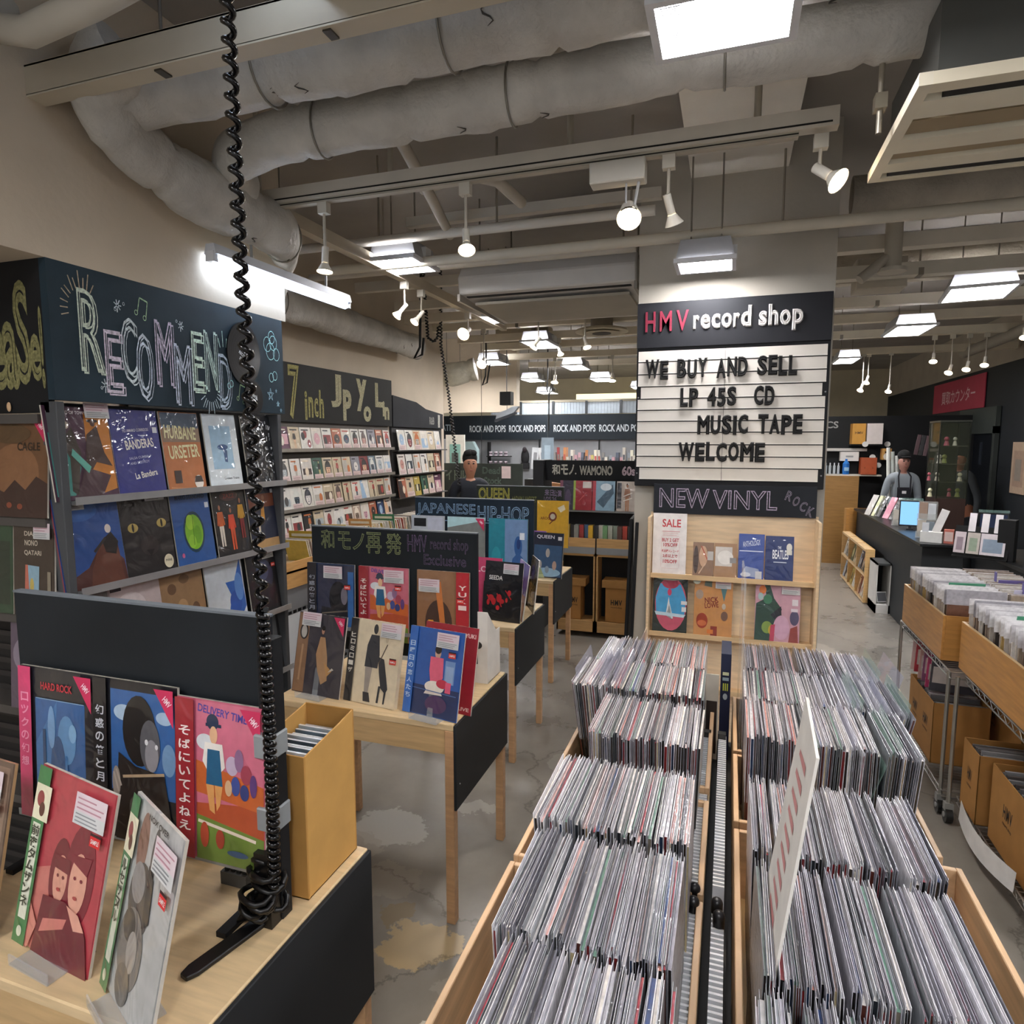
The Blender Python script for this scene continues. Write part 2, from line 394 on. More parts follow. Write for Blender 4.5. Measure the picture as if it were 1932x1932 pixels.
# lateral pipes, strut and joist like channels, front to back
def strut(label, x0, x1, y, z, h, d=.05, col=WHITEP, hang=(), round_=False, name='ceiling_rail', cat='rail', dy=0):
    t = empty(name, label, cat); col = LT(col)
    mb = MB()
    if round_: mb.tube([(x0, y, z), ((x0+x1)/2, y+dy/2, z), (x1, y+dy, z)], h/2, col, n=14)
    else: mb.box(x0, x1, y, y+d, z, z+h, col)
    mb.build('rail' if not round_ else 'pipe', 'paint', t)
    for x in hang:
        q = MB(); q.cyl((x, y+d/2, z+h*.4), (x, y+d/2, 3.32), .006, '#a29a8c', n=6); q.box(x-.015, x+.015, y-.004, y+d+.004, z-.004, z+h*.5, '#8e877a'); q.build('hanger_rod', 'steel', t)
    return t
strut('round white pipe just behind the front spotlight rail, left of the column', -2.6, -.38, 3.30, 2.86, .05, col='#cac3b5', hang=(-1.9, -1.2, -.5), round_=True, name='ceiling_pipe', cat='pipe')
strut('flat white channel next behind the round pipe, ending beside the square spotlight driver', -1.75, -.36, 3.36, 2.94, .05, col='#bdb5a6')
strut('long cream pipe passing in front of the column top', -2.3, 2.9, 3.42, 2.76, .055, col='#c6bda8', hang=(.2, 1.4, 2.2), name='ceiling_pipe', cat='pipe', round_=True)
strut('white pipe behind the square LED panel left of the cassette unit', -2.75, -.55, 3.88, 2.86, .05, hang=(-2.2,), name='ceiling_pipe', cat='pipe', round_=True)
strut('flat cream channel above the left end of the long air unit', -2.7, -.5, 4.35, 2.86, .07, col='#bcb29e')
strut('flat cream channel above the right end of the long air unit and beyond it', -2.7, -.5, 4.95, 2.84, .07, col='#c0b6a0')
ys = [5.5, 6.1, 6.75, 7.5, 8.3, 9.4]
for i, y in enumerate(ys):
    strut(['first','second','third','fourth','fifth','sixth'][i]+' cream channel behind the long air unit counting towards the back', -2.9, -.3, y, 2.84+.02*(i % 2), .075, d=.08, col=['#d2c6ac','#d6cab0'][i % 2], hang=(-2.0,) if i < 3 else ())
for i, (y, z, c) in enumerate([(4.35, 2.86, '#cfc5b3'), (4.8, 2.80, '#c2baa8'), (5.4, 2.9, '#cdc3b0'), (6.1, 2.86, '#d0c6b2'), (6.9, 2.86, '#cfc3ab'), (7.9, 2.86, '#d0c5ab'), (9.2, 2.84, '#cfc2a6')]):
    strut(['front','second','third','fourth','fifth','sixth','rear'][i]+' grey channel right of the column counting towards the back', .52, 3.15, y, z, .08, d=.09, col=c, hang=(1.1,) if i % 2 else ())
duct('plain grey round duct right of the column beneath the channels', [(.58,4.08,3.08),(3.1,4.08,3.08)], .075, 31, wob=.01, col='#b9b1a3', per=.12)
duct('plain beige round duct farther right of the column', [(.6,5.75,3.10),(3.1,5.75,3.10)], .10, 33, wob=.01, col='#b4aa98', per=.12)
# rails running away from the camera
mb = MB(); mb.box(-1.98, -1.93, 2.5, 5.6, 2.74, 2.80, '#b9ae99'); o = mb.build('ceiling_rail', 'paint'); tag(o, 'cream rail running back beside the left duct above the two small spotlights', 'rail')
mb = MB(); mb.tube([(-1.25,2.35,2.92),(-1.35,2.75,2.92),(-1.5,3.4,2.88)], .025, '#c5bdae', n=12); tag(mb.build('ceiling_pipe', 'paint'), 'short white pipe slanting back between duct and LED panel', 'pipe')
mb = MB(); mb.tube([(-1.45,2.95,2.96),(-1.2,2.9,2.98),(-1.08,3.0,2.97),(-1.04,3.25,2.95)], .028, '#c5bdae', n=12); tag(mb.build('ceiling_pipe', 'paint'), 'white elbow pipe curling above the spotlight rail', 'pipe')

mb = MB(); mb.box(-2.75, -2.2, 7.55, 8.2, 2.94, 3.2, '#b3a893'); tag(mb.build('plenum_box', 'paint', bevel=.01), 'large beige duct box behind the hanging spiral cords', 'duct box')
mb = MB(); mb.box(.75, 1.05, 4.9, 5.1, 2.75, 2.95, '#bdb5a6'); tag(mb.build('junction_box', 'paint', bevel=.006), 'pale junction box under a channel right of the column', 'box')
# security camera style bracket right of the column
t = empty('ceiling_bracket', 'white jointed bracket hanging right of the column top', 'bracket')
mb = MB(); mb.cyl((.83,4.25,2.72),(.83,4.25,2.97), .045, '#c4bcac'); mb.build('post', 'paint', t)
mb = MB(); mb.cyl((.83,4.25,2.70),(.83,4.25,2.72), .075, '#c9c1b2'); mb.build('flange', 'paint', t)
mb = MB(); mb.cyl((.80,4.24,2.78),(.66,4.2,2.66), .028, '#bbb3a4'); mb.build('arm', 'paint', t)

# ---------------------------------------------------------------- air conditioning units
t = empty('air_conditioner', 'long white under-ceiling air unit with a black slot left of the column', 'air conditioner')
mb = MB(); mb.prism([(3.98,2.70),(4.86,2.66),(4.88,2.80),(4.86,2.88),(4.02,2.88),(3.96,2.80)], -1.70, -.56, '#dcd9d4', axis='x'); mb.build('housing', 'paint', t, bevel=.008)
mb = MB(); mb.box(-1.67, -.60, 4.04, 4.075, 2.692, 2.70, '#151412'); mb.build('outlet_slot', 'matte', t)
mb = MB(); mb.box(-1.64, -.62, 4.12, 4.80, 2.655, 2.672, '#aaa394'); mb.build('intake_grille', 'paint', t)
for x in (-1.70, -.56-.006): mb = MB(); mb.box(x-.006, x+.012, 3.97, 4.87, 2.655, 2.70, '#a9a49a'); mb.build('end_cap', 'paint', t)
for x, y in ((-1.6, 4.1), (-.66, 4.1), (-1.6, 4.75), (-.66, 4.75)): mb = MB(); mb.cyl((x,y,2.88),(x,y,3.32), .006, '#807a70', n=6); mb.build('hanger_rod', 'steel', t)

t = empty('ceiling_cassette', 'cream ceiling air cassette with dark louvre slots at the upper right', 'air conditioner')
X0, X1, Y0, Y1, Z = .40, 1.25, 1.88, 2.50, 2.60
mb = MB(); mb.box(X0+.05, X1, Y0+.05, Y1-.05, Z+.03, Z+.22, '#50514e'); mb.build('casing', 'paint', t)
mb = MB()
mb.box(X0+.03, X1, Y0, Y0+.045, Z, Z+.0295, '#efe5cc'); mb.box(X0+.03, X1, Y1-.03, Y1, Z, Z+.0295, '#efe5cc'); mb.box(X0, X0+.03, Y0, Y1, Z, Z+.03, '#efe6d0')
mb.build('face_frame', 'paint', t)
for i, (ya, yb, c) in enumerate([(Y0+.085, Y0+.18, '#f0e8d2'), (Y0+.22, Y0+.30, '#a8977a'), (Y0+.31, Y0+.40, '#f0e8d2'), (Y0+.41, Y0+.47, '#a8977a'), (Y0+.475, Y1-.075, '#f0e8d2')]):
    mb = MB(); mb.box(X0+.03, X1, ya, yb, Z+(.0 if i % 2 == 0 else .012), Z+.022, c); mb.build('louvre', 'paint', t)
mb = MB(); mb.box(X0+.07, X1, Y0+.045, Y0+.085, Z+.004, Z+.03, '#141311'); mb.box(X0+.05, X1, Y1-.07, Y1-.032, Z+.004, Z+.03, '#141311'); mb.build('air_slot', 'matte', t)
mb = MB(); mb.cyl((.36,2.12,2.6),(.36,2.12,3.32), .008, '#a8a091', n=6); mb.box(.345,.375,2.10,2.14,2.66,2.70,'#8a8272'); mb.build('hanger_rod', 'steel', t)

# round ceiling diffusers
def diffuser(x, y, z, r, label):
    t = empty('ceiling_diffuser', label, 'air vent', (x, y, z))
    mb = MB(); mb.cyl((0,0,0),(0,0,.02), r, '#c0b59d', r1=r*.97, n=28); mb.build('rim', 'paint', t)
    mb = MB(); mb.cyl((0,0,-.012),(0,0,0), r*.72, '#b6ab94', r1=r*.6, n=28); mb.build('cone', 'paint', t)
    mb = MB(); mb.cyl((0,0,-.016),(0,0,-.012), r*.36, '#3a342b', n=24); mb.build('opening', 'matte', t)
    mb = MB(); mb.cyl((0,0,.02),(0,0,.57), r*.42, '#8f8677', n=20); mb.build('neck', 'paint', t)
diffuser(-1.15, 6.0, 2.75, .24, 'round white ceiling diffuser left of the letter board')
diffuser(-2.0, 6.9, 2.80, .22, 'round beige ceiling diffuser half hidden behind the second LED panel')

# ---------------------------------------------------------------- LED panels
def led_panel(x, y, z, wx, wy, label, rot=0, big=False):
    t = empty('led_panel', label, 'ceiling light', (x, y, z), (0,0,R(rot)), group='square LED ceiling panels')
    hx, hy = wx/2, wy/2; H = .05
    mb = MB(); f = .02
    for (a, b_, c, d) in ((-hx,hx,-hy,-hy+f),(-hx,hx,hy-f,hy),(-hx,-hx+f,-hy+f,hy-f),(hx-f,hx,-hy+f,hy-f)): mb.box(a, b_, c, d, 0, .02, '#e4e6ea')
    mb.build('frame', 'paint', t)
    hh = .045 if big and hx > .16 else .11
    mb = MB(); mb.prism([(-hx*.95,.02),(hx*.95,.02),(hx*.8,hh),(-hx*.8,hh)], -hy*.8, hy*.8, '#a9abb0', axis='y'); mb.build('housing', 'paint', t)
    mb = MB(); mb.box(-hx+f, hx-f, -hy+f, hy-f, .006, .014, '#fff'); mb.build('diffuser', 'led', t)
    mb = MB()
    for q in (-.5, .5): mb.box(-hx+f*1.5, hx-f*1.5, hy*q-hy*.22, hy*q+hy*.22, 0, .006, '#fff')
    mb.build('light_bar', 'led_bar', t)
    if big:
        mb = MB(); 
        for q in (-.82, .0): 
            for k in range(5): mb.box(-hx+.03, -hx+.03+[.05,.04,.055,.03,.045][k], hy*q+k*.008, hy*q+k*.008+.003, -.0015, .0, '#77777a')
        mb.build('printed_label', 'card', t)
    mb = MB(); mb.box(hx*.8, hx*1.02, -hy*.15, hy*.25, .03, .09, '#d6d6d4'); mb.build('driver_box', 'paint', t)
    for q in (-.5, .5): mb = MB(); mb.cyl((hx*q,0,.11),(hx*q,0,3.32-z), .005, '#8c867b', n=6); mb.build('hanger_rod', 'steel', t)
panels = [(-.05,1.745,2.75,.345,.25,'largest LED panel at the top of the view above the record bins',0,True),
 (-1.81,3.44,2.75,.30,.34,'LED panel between the fluorescent tube and the long air unit',0,False),
 (-1.85,5.13,2.75,.30,.33,'LED panel hanging just behind the long air unit',0,False),
 (-.145,3.40,2.60,.285,.24,'LED panel in front of the column above the letter board',0,True),
 (1.56,5.30,2.75,.40,.50,'right-hand LED panel next behind the air cassette',-8,False),
 (1.50,6.85,2.75,.33,.62,'LED panel behind the front one right of the column',0,False),
 (1.33,9.10,2.75,.26,.60,'small LED panel peeping out beside the right edge of the letter board',0,False),
 (-1.90,6.60,2.75,.30,.55,'LED panel with a white spotlight in front of it',0,False),
 (-2.02,8.75,2.75,.30,.60,'LED panel in the distance left of the letter board',0,False),
 (-3.70,8.45,2.72,.40,.34,'wide LED panel in front of the beige bulkhead',0,False),
 (-2.9,7.9,2.75,.30,.5,'LED panel in the distance beside the far spotlights',0,False),
 (-3.0,10.0,2.72,.30,.5,'farthest small LED panel near the looped black cord',0,False),
 (-2.0,10.6,2.75,.35,.6,'far LED panel right of the looped black cord',0,False),
 (-1.6,12.3,2.75,.35,.6,'far LED panel beyond the header close to the letter board',0,False),
 (-3.6,13.0,2.75,.35,.6,'far LED panel beyond the header in the yellowish zone',0,False),
 (.3,-.9,2.75,.40,.45,'LED panel behind the photographer over the front bins',0,False),
 (-1.6,-.6,2.75,.40,.45,'LED panel behind the photographer on the left',0,False),
 (1.7,1.0,2.75,.40,.45,'LED panel over the right-hand bins outside the view',0,False),
 (2.4,-.6,2.75,.40,.45,'LED panel behind the photographer on the right',0,False)]
for (x,y,z,wx,wy,lb,rt,bg) in panels: led_panel(x,y,z,wx,wy,lb,rt,bg)

# fluorescent strip light on the left
t = empty('fluorescent_light', 'short end of a glowing tube light at the top edge above the cable tray', 'ceiling light', (0,0,0))
mb = MB(); mb.cyl((-1.075,1.42,2.925),(-1.09,1.18,2.925), .010, '#fff', n=12); mb.build('tube', 'tube_light', t)
mb = MB(); mb.box(-1.10,-1.045,1.12,1.44,2.935,2.97,'#a39a86'); mb.build('housing','paint',t)
mb = MB(); mb.cyl((-1.07,1.3,2.97),(-1.07,1.3,3.32),.005,'#888',n=6); mb.build('hanger_rod','steel',t)
t = empty('fluorescent_light', 'long slim fluorescent light glowing beside the chalkboard wall', 'ceiling light', (-2.0, 0, 0))
mb = MB(); mb.prism([(-.03,2.50),(.03,2.50),(.02,2.54),(-.02,2.54)], 2.16, 3.14, '#c9ccd2', axis='y'); mb.build('housing', 'paint', t)
mb = MB(); mb.cyl((0,2.18,2.485),(0,3.12,2.485), .019, '#fff', n=16); mb.build('tube', 'tube_light', t)
mb = MB(); mb.box(-.02,.02,2.155,2.18,2.47,2.51,'#d8dade'); mb.box(-.02,.02,3.12,3.145,2.47,2.51,'#d8dade'); mb.build('lamp_holder', 'plastic', t)
mb = MB(); mb.cyl((0,2.4,2.54),(0,2.4,2.6), .006, '#999', n=6); mb.cyl((0,2.95,2.54),(0,2.95,2.6), .006, '#999', n=6); mb.build('hanger_rod', 'steel', t)

# ---------------------------------------------------------------- spotlight rail and spotlights
t = empty('track_rail', 'long spotlight rail crossing the ceiling from the left wall to the right of the column', 'light rail')
mb = MB(); mb.box(-2.4, .30, 2.44, 2.49, 2.775, 2.835, '#d6cfc2'); mb.build('channel', 'paint', t)
mb = MB(); mb.box(-2.38, .28, 2.437, 2.44, 2.785, 2.79, '#1e1c19'); mb.box(-2.30, .18, 2.45, 2.48, 2.758, 2.775, '#b4ad9e'); mb.box(-2.3, .18, 2.4485, 2.45, 2.765, 2.769, '#24221e'); mb.build('slot', 'paint', t)
for x in (-2.0, -1.35, -.6, 0.05): mb = MB(); mb.cyl((x,2.465,2.83),(x,2.465,3.32), .012, '#b0a898', n=8); mb.build('hanger_rod', 'paint', t)
def spotlight(x, y, zt, L, aim, label, group, r=.034, power=SPOT, warm=(1,.80,.58), stem=.06, small=False, head='#d9d4c8', beam=70):
    """aim = direction of the beam"""
    t = empty('spotlight', label, 'spotlight', (x, y, zt), group=group)
    d = Vector(aim).normalized()
    mb = MB(); mb.box(-.022, .022, -.016, .016, -.045, 0, '#cfcabd'); mb.build('adapter', 'paint', t)
    p = Vector((0,0,-L))
    mb = MB(); mb.cyl((0,0,-.045), p, .006, '#bdb6a8', n=8); mb.build('stem', 'paint', t)
    q = p + d*.05
    mb = MB(); mb.cyl(p-d*.02, q, r*.42, head, n=14); mb.cyl(q, q+d*.035, r*.45, head, r1=r, n=18, caps=False); mb.build('lamp_head', 'paint', t)
    mb = MB(); mb.cyl(q+d*.030, q+d*.034, r*.92, '#fff', n=18); mb.build('bulb', 'bulb', t)
    if power:
        l = bpy.data.lights.new('spot_beam', 'SPOT'); l.energy = power; l.color = warm; l.spot_size = R(beam); l.spot_blend = .7; l.shadow_soft_size = .03
        lo = bpy.data.objects.new('spot_beam', l); COL.objects.link(lo); lo.parent = t; lo.location = q+d*.05; lo.rotation_euler = d.to_track_quat('-Z', 'Y').to_euler()
G = 'spotlights on the ceiling rails'
spotlight(-2.06,2.465,2.758,.20,(-.1,-.1,-1),'small spotlight hanging behind the spiral cord',G, warm=(1,.75,.5), power=9)
spotlight(-1.67,2.465,2.758,.20,(.0,-.1,-1),'small spotlight above the left LED panel pointing straight down',G, warm=(1,.75,.5), power=9)
spotlight(-1.02,2.465,2.758,.19,(.25,-.5,-1),'small spotlight on the rail near the elbow pipe, tilted right',G, power=10)
spotlight(-.24,2.465,2.758,.15,(.25,.45,-.9),'slim white spotlight with a curved neck right of the big one',G, power=12)
spotlight(.25,2.465,2.758,.11,(.75,-.5,-.75),'spotlight at the right end of the rail aimed right',G, r=.04, power=14)
# big spotlight with a boxed driver
t = empty('spotlight', 'largest bright spotlight under a white driver box on the rail', 'spotlight', (-.42, 2.465, 2.758), group=G)
mb = MB(); mb.box(-.10, .10, -.035, .035, -.075, 0, '#d2cec4'); mb.build('driver_box', 'paint', t, bevel=.004)
mb = MB(); mb.cyl((.03,0,-.075),(.03,0,-.15), .004, '#bbb', n=6); mb.cyl((.075,0,-.075),(.06,0,-.16), .006, '#bbb', n=6); mb.build('arm', 'paint', t)
mb = MB(); mb.cyl((.035,.04,-.15),(.045,-.02,-.205), .03, '#cfcabf', r1=.044, n=20, caps=False); mb.build('lamp_head', 'paint', t)
mb = MB(); mb.cyl((.045,-.018,-.203),(.0455,-.021,-.207), .040, '#fff', n=20); mb.build('bulb', 'bulb', t)
l = bpy.data.lights.new('spot_beam', 'SPOT'); l.energy = 60; l.color = (1,.80,.60); l.spot_size = R(42); l.spot_blend = .8; l.shadow_soft_size = .04
lo = bpy.data.objects.new('spot_beam', l); COL.objects.link(lo); lo.parent = t; lo.location = (.05,-.03,-.22); lo.rotation_euler = Vector((.17,-.66,-1.45)).to_track_quat('-Z','Y').to_euler()
spotlight(-1.955,3.72,2.74,.15,(-.5,-.6,-.9),'left one of two grey spotlights on the rail beside the left duct',G, r=.03, power=9)
spotlight(-1.955,3.95,2.74,.15,(-.4,-.7,-.9),'right one of two grey spotlights on the rail beside the left duct',G, r=.03, power=9)
spotlight(-1.955,4.75,2.74,.13,(-.1,-.9,-.5),'glaring spotlight near the black cord loops facing the camera',G, r=.05, power=10)
spotlight(-1.62,5.55,2.84,.20,(-.5,-.4,-.8),'white cylinder spotlight in front of a LED panel left of the diffuser',G, r=.045, power=0)
spotlight(-1.20,5.52,2.84,.22,(.3,-.3,-.9),'small white spotlight on a thin stem beside the round diffuser',G, r=.035, power=0)
spotlight(-2.35,6.12,2.86,.30,(.0,-.8,-.6),'glaring spotlight low beside the far spiral cord',G, r=.05, power=6)
spotlight(-1.75,6.77,2.84,.10,(.3,-.3,-.9),'tiny spotlight in the distance between two LED panels',G, r=.035, power=0)
spotlight(-2.2,8.32,2.84,.24,(.0,-.3,-.9),'tiny spotlight in front of the frosted windows, left one',G, r=.05, power=0)
spotlight(-1.45,8.32,2.84,.24,(.0,-.3,-.9),'tiny spotlight in front of the frosted windows, right one',G, r=.05, power=0)
far = [(1.55,9.22,.40,'far spotlight beside the letter board edge, brightest of that pair'),(1.62,9.3,.30,'far spotlight just above the bright one beside the letter board'),(1.85,9.22,.42,'conical far spotlight pointing down over the back shelves'),
 (2.0,8.0,.20,'far spotlight right of centre over the staff member'),(2.15,7.95,.33,'far spotlight with warm glow over the staff member'),(2.30,7.95,.30,'bright far spotlight above the glass case, left one'),(2.45,7.95,.26,'far spotlight above the glass case, right one'),
 (2.42,6.95,.13,'spotlight in front of the red counter sign'),(2.55,6.15,.20,'spotlight at the right of the red counter sign'),(2.52,5.45,.12,'spotlight nearest the upper right edge above the charcoal wall')]
for i, (x, y, L_, lb) in enumerate(far):
    spotlight(x, y, 2.86, L_, (-.35+.07*(i % 4), -.45, -.8), lb, 'far spotlights over the counter', r=.038, power=5 if i % 3 == 0 else 0)
mb = MB(); mb.tube([(2.55,4.9,2.84),(2.62,6.5,2.82),(2.7,9.5,2.84)], .06, '#9a9386', n=14); tag(mb.build('ceiling_pipe', 'paint'), 'thick grey pipe running back above the charcoal wall', 'pipe')
# hooded lamps over the header windows at the back

# ================================================================ record sleeves and their printed fronts
RW, RH = .236, .315          # a twelve inch sleeve as it stands in this shop
def art_mesh(mb, art, w_, h, y0=-.0006):
    """flat print on the front of a sleeve; unit square coordinates"""
    y = y0
    for a in art:
        k = a[0]; y -= .00022 if len(art) < 24 else .00008
        X = lambda u: (u-.5)*w_
        Z = lambda v: v*h
        if k == 'r': mb.add([(X(a[1]),y,Z(a[2])),(X(a[3]),y,Z(a[2])),(X(a[3]),y,Z(a[4])),(X(a[1]),y,Z(a[4]))], [(0,1,2,3)], a[5])
        elif k == 'e':
            n = 22; mb.add([(X(a[1]+a[3]*math.cos(6.2832*i/n)), y, Z(a[2]+a[4]*math.sin(6.2832*i/n))) for i in range(n)], [tuple(range(n))], a[5])
        elif k == 'p':
            pts = [(X(p[0]), y, Z(p[1])) for p in a[1]]
            mb.add(pts, [tuple(range(len(pts)))], a[2])
        elif k == 't':
            put_text(mb, a[1], X(a[2]), Z(a[3]), a[4]*w_, a[5]*h, a[6], y=y, bold=.02 if len(a) < 9 else a[8], rot=R(a[7]) if len(a) > 7 else 0)
        elif k == 'o':
            put_text(mb, a[1], X(a[2]), Z(a[3]), a[4]*w_, a[5]*h, a[6], y=y, outline=.02, th=.0003, rot=R(a[7]) if len(a) > 7 else 0)
        elif k == 'l':      # stroke
            (x1, z1), (x2, z2), t_ = a[1], a[2], a[3]
            p = Vector((X(x1), Z(z1))); q = Vector((X(x2), Z(z2))); d = (q-p).normalized()*t_*h/2; nn = Vector((-d.y, d.x))
            mb.add([(p.x+nn.x,y,p.y+nn.y),(p.x-nn.x,y,p.y-nn.y),(q.x-nn.x,y,q.y-nn.y),(q.x+nn.x,y,q.y+nn.y)], [(0,1,2,3)], a[4])
def lines(x0, y0, x1, y1, n, col, t=.012):
    """rows of tiny print"""
    q = random.Random(int(x0*100+y0*991)); out = []
    for i in range(n):
        yy = y1-(i+.5)*(y1-y0)/n; out.append(('r', x0, yy-t/2, x0+(x1-x0)*q.uniform(.7, 1), yy+t/2, col))
    return out
def fig(cx, cy, s, skin, top, low, hair='#1d1714', wd=1.):
    """simple standing figure for a sleeve picture, s = height"""
    return [('e', cx, cy+s*.92, s*.065*wd, s*.075, hair), ('e', cx, cy+s*.895, s*.05*wd, s*.06, skin),
            ('p', [(cx-s*.13*wd,cy+s*.8),(cx+s*.13*wd,cy+s*.8),(cx+s*.11*wd,cy+s*.45),(cx-s*.11*wd,cy+s*.45)], top),
            ('p', [(cx-s*.13*wd,cy+s*.8),(cx-s*.19*wd,cy+s*.5),(cx-s*.14*wd,cy+s*.48),(cx-s*.08*wd,cy+s*.7)], top),
            ('p', [(cx+s*.13*wd,cy+s*.8),(cx+s*.19*wd,cy+s*.5),(cx+s*.14*wd,cy+s*.48),(cx+s*.08*wd,cy+s*.7)], top),
            ('p', [(cx-s*.11*wd,cy+s*.47),(cx+s*.0,cy+s*.47),(cx-s*.02*wd,cy),(cx-s*.09*wd,cy)], low),
            ('p', [(cx+s*.0,cy+s*.47),(cx+s*.11*wd,cy+s*.47),(cx+s*.10*wd,cy),(cx+s*.03*wd,cy)], low)]
def face(cx, cy, s, skin, hair, shade):
    return [('e', cx, cy+s*.08, s*.62, s*.72, hair), ('e', cx, cy, s*.44, s*.58, skin), ('p', [(cx-s*.45,cy+s*.2),(cx+s*.45,cy+s*.2),(cx+s*.3,cy+s*.6),(cx-s*.3,cy+s*.6)], hair),
            ('e', cx-s*.18, cy+s*.08, s*.09, s*.05, shade), ('e', cx+s*.18, cy+s*.08, s*.09, s*.05, shade),
            ('p', [(cx,cy+s*.02),(cx+s*.07,cy-s*.18),(cx-s*.05,cy-s*.18)], shade), ('e', cx, cy-s*.32, s*.14, s*.05, shade)]
def price(u, v, s=1.):
    return ('price', u, v, s)
def sleeve(label, loc, rz, tilt, bg, art, w_=RW, h=RH, t=.006, edge='#cfc9bd', price_at=None, promo=False, dot=None, roll=0, name='record_sleeve', cat='record', group=None, mt='sleeve', obi=None):
    mb = MB(); mb.box(-w_/2, w_/2, 0, t, 0, h, [edge, edge, bg, edge, edge, edge])
    o = mb.build(name, mt, loc=loc, rot=(R(-tilt), R(roll), R(rz))); tag(o, label, cat, group)
    mb = MB(); art_mesh(mb, [('r', .012, .01, .988, .99, bg)]+art, w_, h); mb.build('cover_art', mt, o)
    if obi:   # paper strip with writing: (side 0 left /1 right, width, colour, text, text colour)
        inner = obi[5] if len(obi) > 5 else None; sd, ow, oc, tx, tcol = obi[:5]
        mb = MB(); x0, x1 = (.0, ow) if sd == 0 else (1-ow, 1.)
        a = [('r', x0, 0, x1, 1, oc)]
        if inner: a += [('r', x0+ow*.2, .14, x1-ow*.2, .68, inner), ('r', x0+ow*.02, .70, x1+ow*.25, .90, '#e8e2c4'), ('e', x0+ow*.5, .82, ow*.28, .045, '#8f3a3c'), ('e', x0+ow*.72, .765, ow*.22, .04, '#5a2c24'), ('e', x0+ow*.5, .07, ow*.2, .03, '#d8e0c8')]
        for i, ch in enumerate(tx): a.append(('t', ch, (x0+x1)/2, (.80 if not inner else .64)-i*(.085 if not inner else .066)*(8/max(8, len(tx))), ow*.62, .06, tcol))
        art_mesh(mb, a, w_, h, y0=-.0062); mb.build('paper_strip', mt, o)
    if price_at:
        u, v = price_at; mb = MB(); pw, ph = .40, .17
        if h < .25: pw, ph = .5, .25
        a = [('r', u, v, u+pw, v+ph, '#d9c9ce'), ('r', u, v, u+pw, v+ph*.42, '#cfd0cf')]+lines(u+.03, v+ph*.45, u+pw-.03, v+ph-.015, 3, '#b98a96', .008)+lines(u+.03, v+.01, u+pw-.03, v+ph*.4, 3, '#8d8f92', .007)
        art_mesh(mb, a, w_, h, y0=-.0085); mb.build('price_label', 'card', o)
    if dot:
        u, v, c = dot; mb = MB(); art_mesh(mb, [('r', u, v, u+.13, v+.055, c), ('r', u, v+.055, u+.13, v+.07, '#3a2020'), ('t', 'SAMPLE' if c.startswith('#d') else 'NEW', u+.065, v+.028, .10, .025, '#f3e5e2')], w_, h, y0=-.0085); mb.build('sticker', 'card', o)
    if promo:
        mb = MB(); art_mesh(mb, [('p', [(.76,.985),(.985,.985),(.985,.76)], '#c9305a'), ('t', 'HMV', .915, .915, .10, .04, '#f6dbe2', -45)], w_, h, y0=-.0085); mb.build('corner_label', 'card', o)
    return o

PALS = [('#7b2b2a','#d9b08c','#2a2320'),('#20365c','#9db7d0','#e3ddd0'),('#c9b89a','#4a3a2c','#a33b30'),('#181818','#b8b2a6','#c4703a'),('#d8d2c6','#39485c','#b4483c'),
        ('#355a4a','#c9c089','#222'),('#b9a24a','#40382a','#d6cfae'),('#8c8a92','#dcd6cf','#30303a'),('#5a3148','#d0a0a8','#e0d7c8'),('#b56a4c','#3a2c28','#e6d3b8'),('#e0dcd2','#8f3a3a','#333'),('#6a7a86','#22303a','#d9d9cf'),
        ('#d7cfc4','#c08a7c','#5b4a44'),('#dcd8d0','#a7b0b4','#444'),('#b7a08c','#5a4636','#e9dcc8')]
def random_art(q):
    bg, c1, c2 = q.choice(PALS); k = q.randrange(6); a = []
    if k == 0: a = [('e', .5, .5, q.uniform(.2,.32), q.uniform(.2,.3), c1), ('e', .5, .5, .05, .04, c2)]
    elif k == 1: a = fig(q.uniform(.35,.65), .08, .8, c1, c2, c1)
    elif k == 2: a = face(.5, .45, .5, c1, c2, bg)
    elif k == 3: a = [('r', .1, q.uniform(.1,.3), .9, q.uniform(.5,.7), c1), ('e', q.uniform(.3,.7), .4, .16, .2, c2)]
    elif k == 4: a = [('p', [(0,0),(q.uniform(.4,.9),0),(q.uniform(.2,.6),1),(0,1)], c1), ('e', .65, .4, .15, .2, c2)]
    else: a = [('e', q.uniform(.2,.8), q.uniform(.2,.7), .16, .18, c) for c in (c1, c2, c1)]
    a += [('r', .12, .85, q.uniform(.5,.88), .91, c2)]
    return bg, a

# ================================================================ the record bins in front
PINE = '#c8a680'; PINE2 = '#b0905f'
def crate(x0, x1, y0, y1, z0, z1, label, mullion=None):
    t = empty('wooden_crate', label, 'crate', ((x0+x1)/2, (y0+y1)/2, z0), group=None)
    w_, d, h, k = (x1-x0)/2, (y1-y0)/2, z1-z0, .012
    for a in ((-w_, -w_+k, -d, d), (w_-k, w_, -d, d)): mb = MB(); mb.box(*a, 0, h, PINE); mb.build('side_board', 'pine', t, bevel=.0015)
    for a in ((-w_+k, w_-k, -d, -d+k), (-w_+k, w_-k, d-k, d)): mb = MB(); mb.box(*a, 0, h, PINE); mb.build('end_board', 'pine', t, bevel=.0015)
    mb = MB(); mb.box(-w_+k, w_-k, -d+k, d-k, 0, .008, PINE2); mb.build('base_board', 'pine', t)
    return t
t = empty('bin_table', 'low black table under the six wooden record crates', 'table', (0,1.35,0))
mb = MB(); mb.box(-.44,.50,-.95,.98,.66,.69,'#2c2a28'); mb.build('table_top', 'paint', t, bevel=.003)
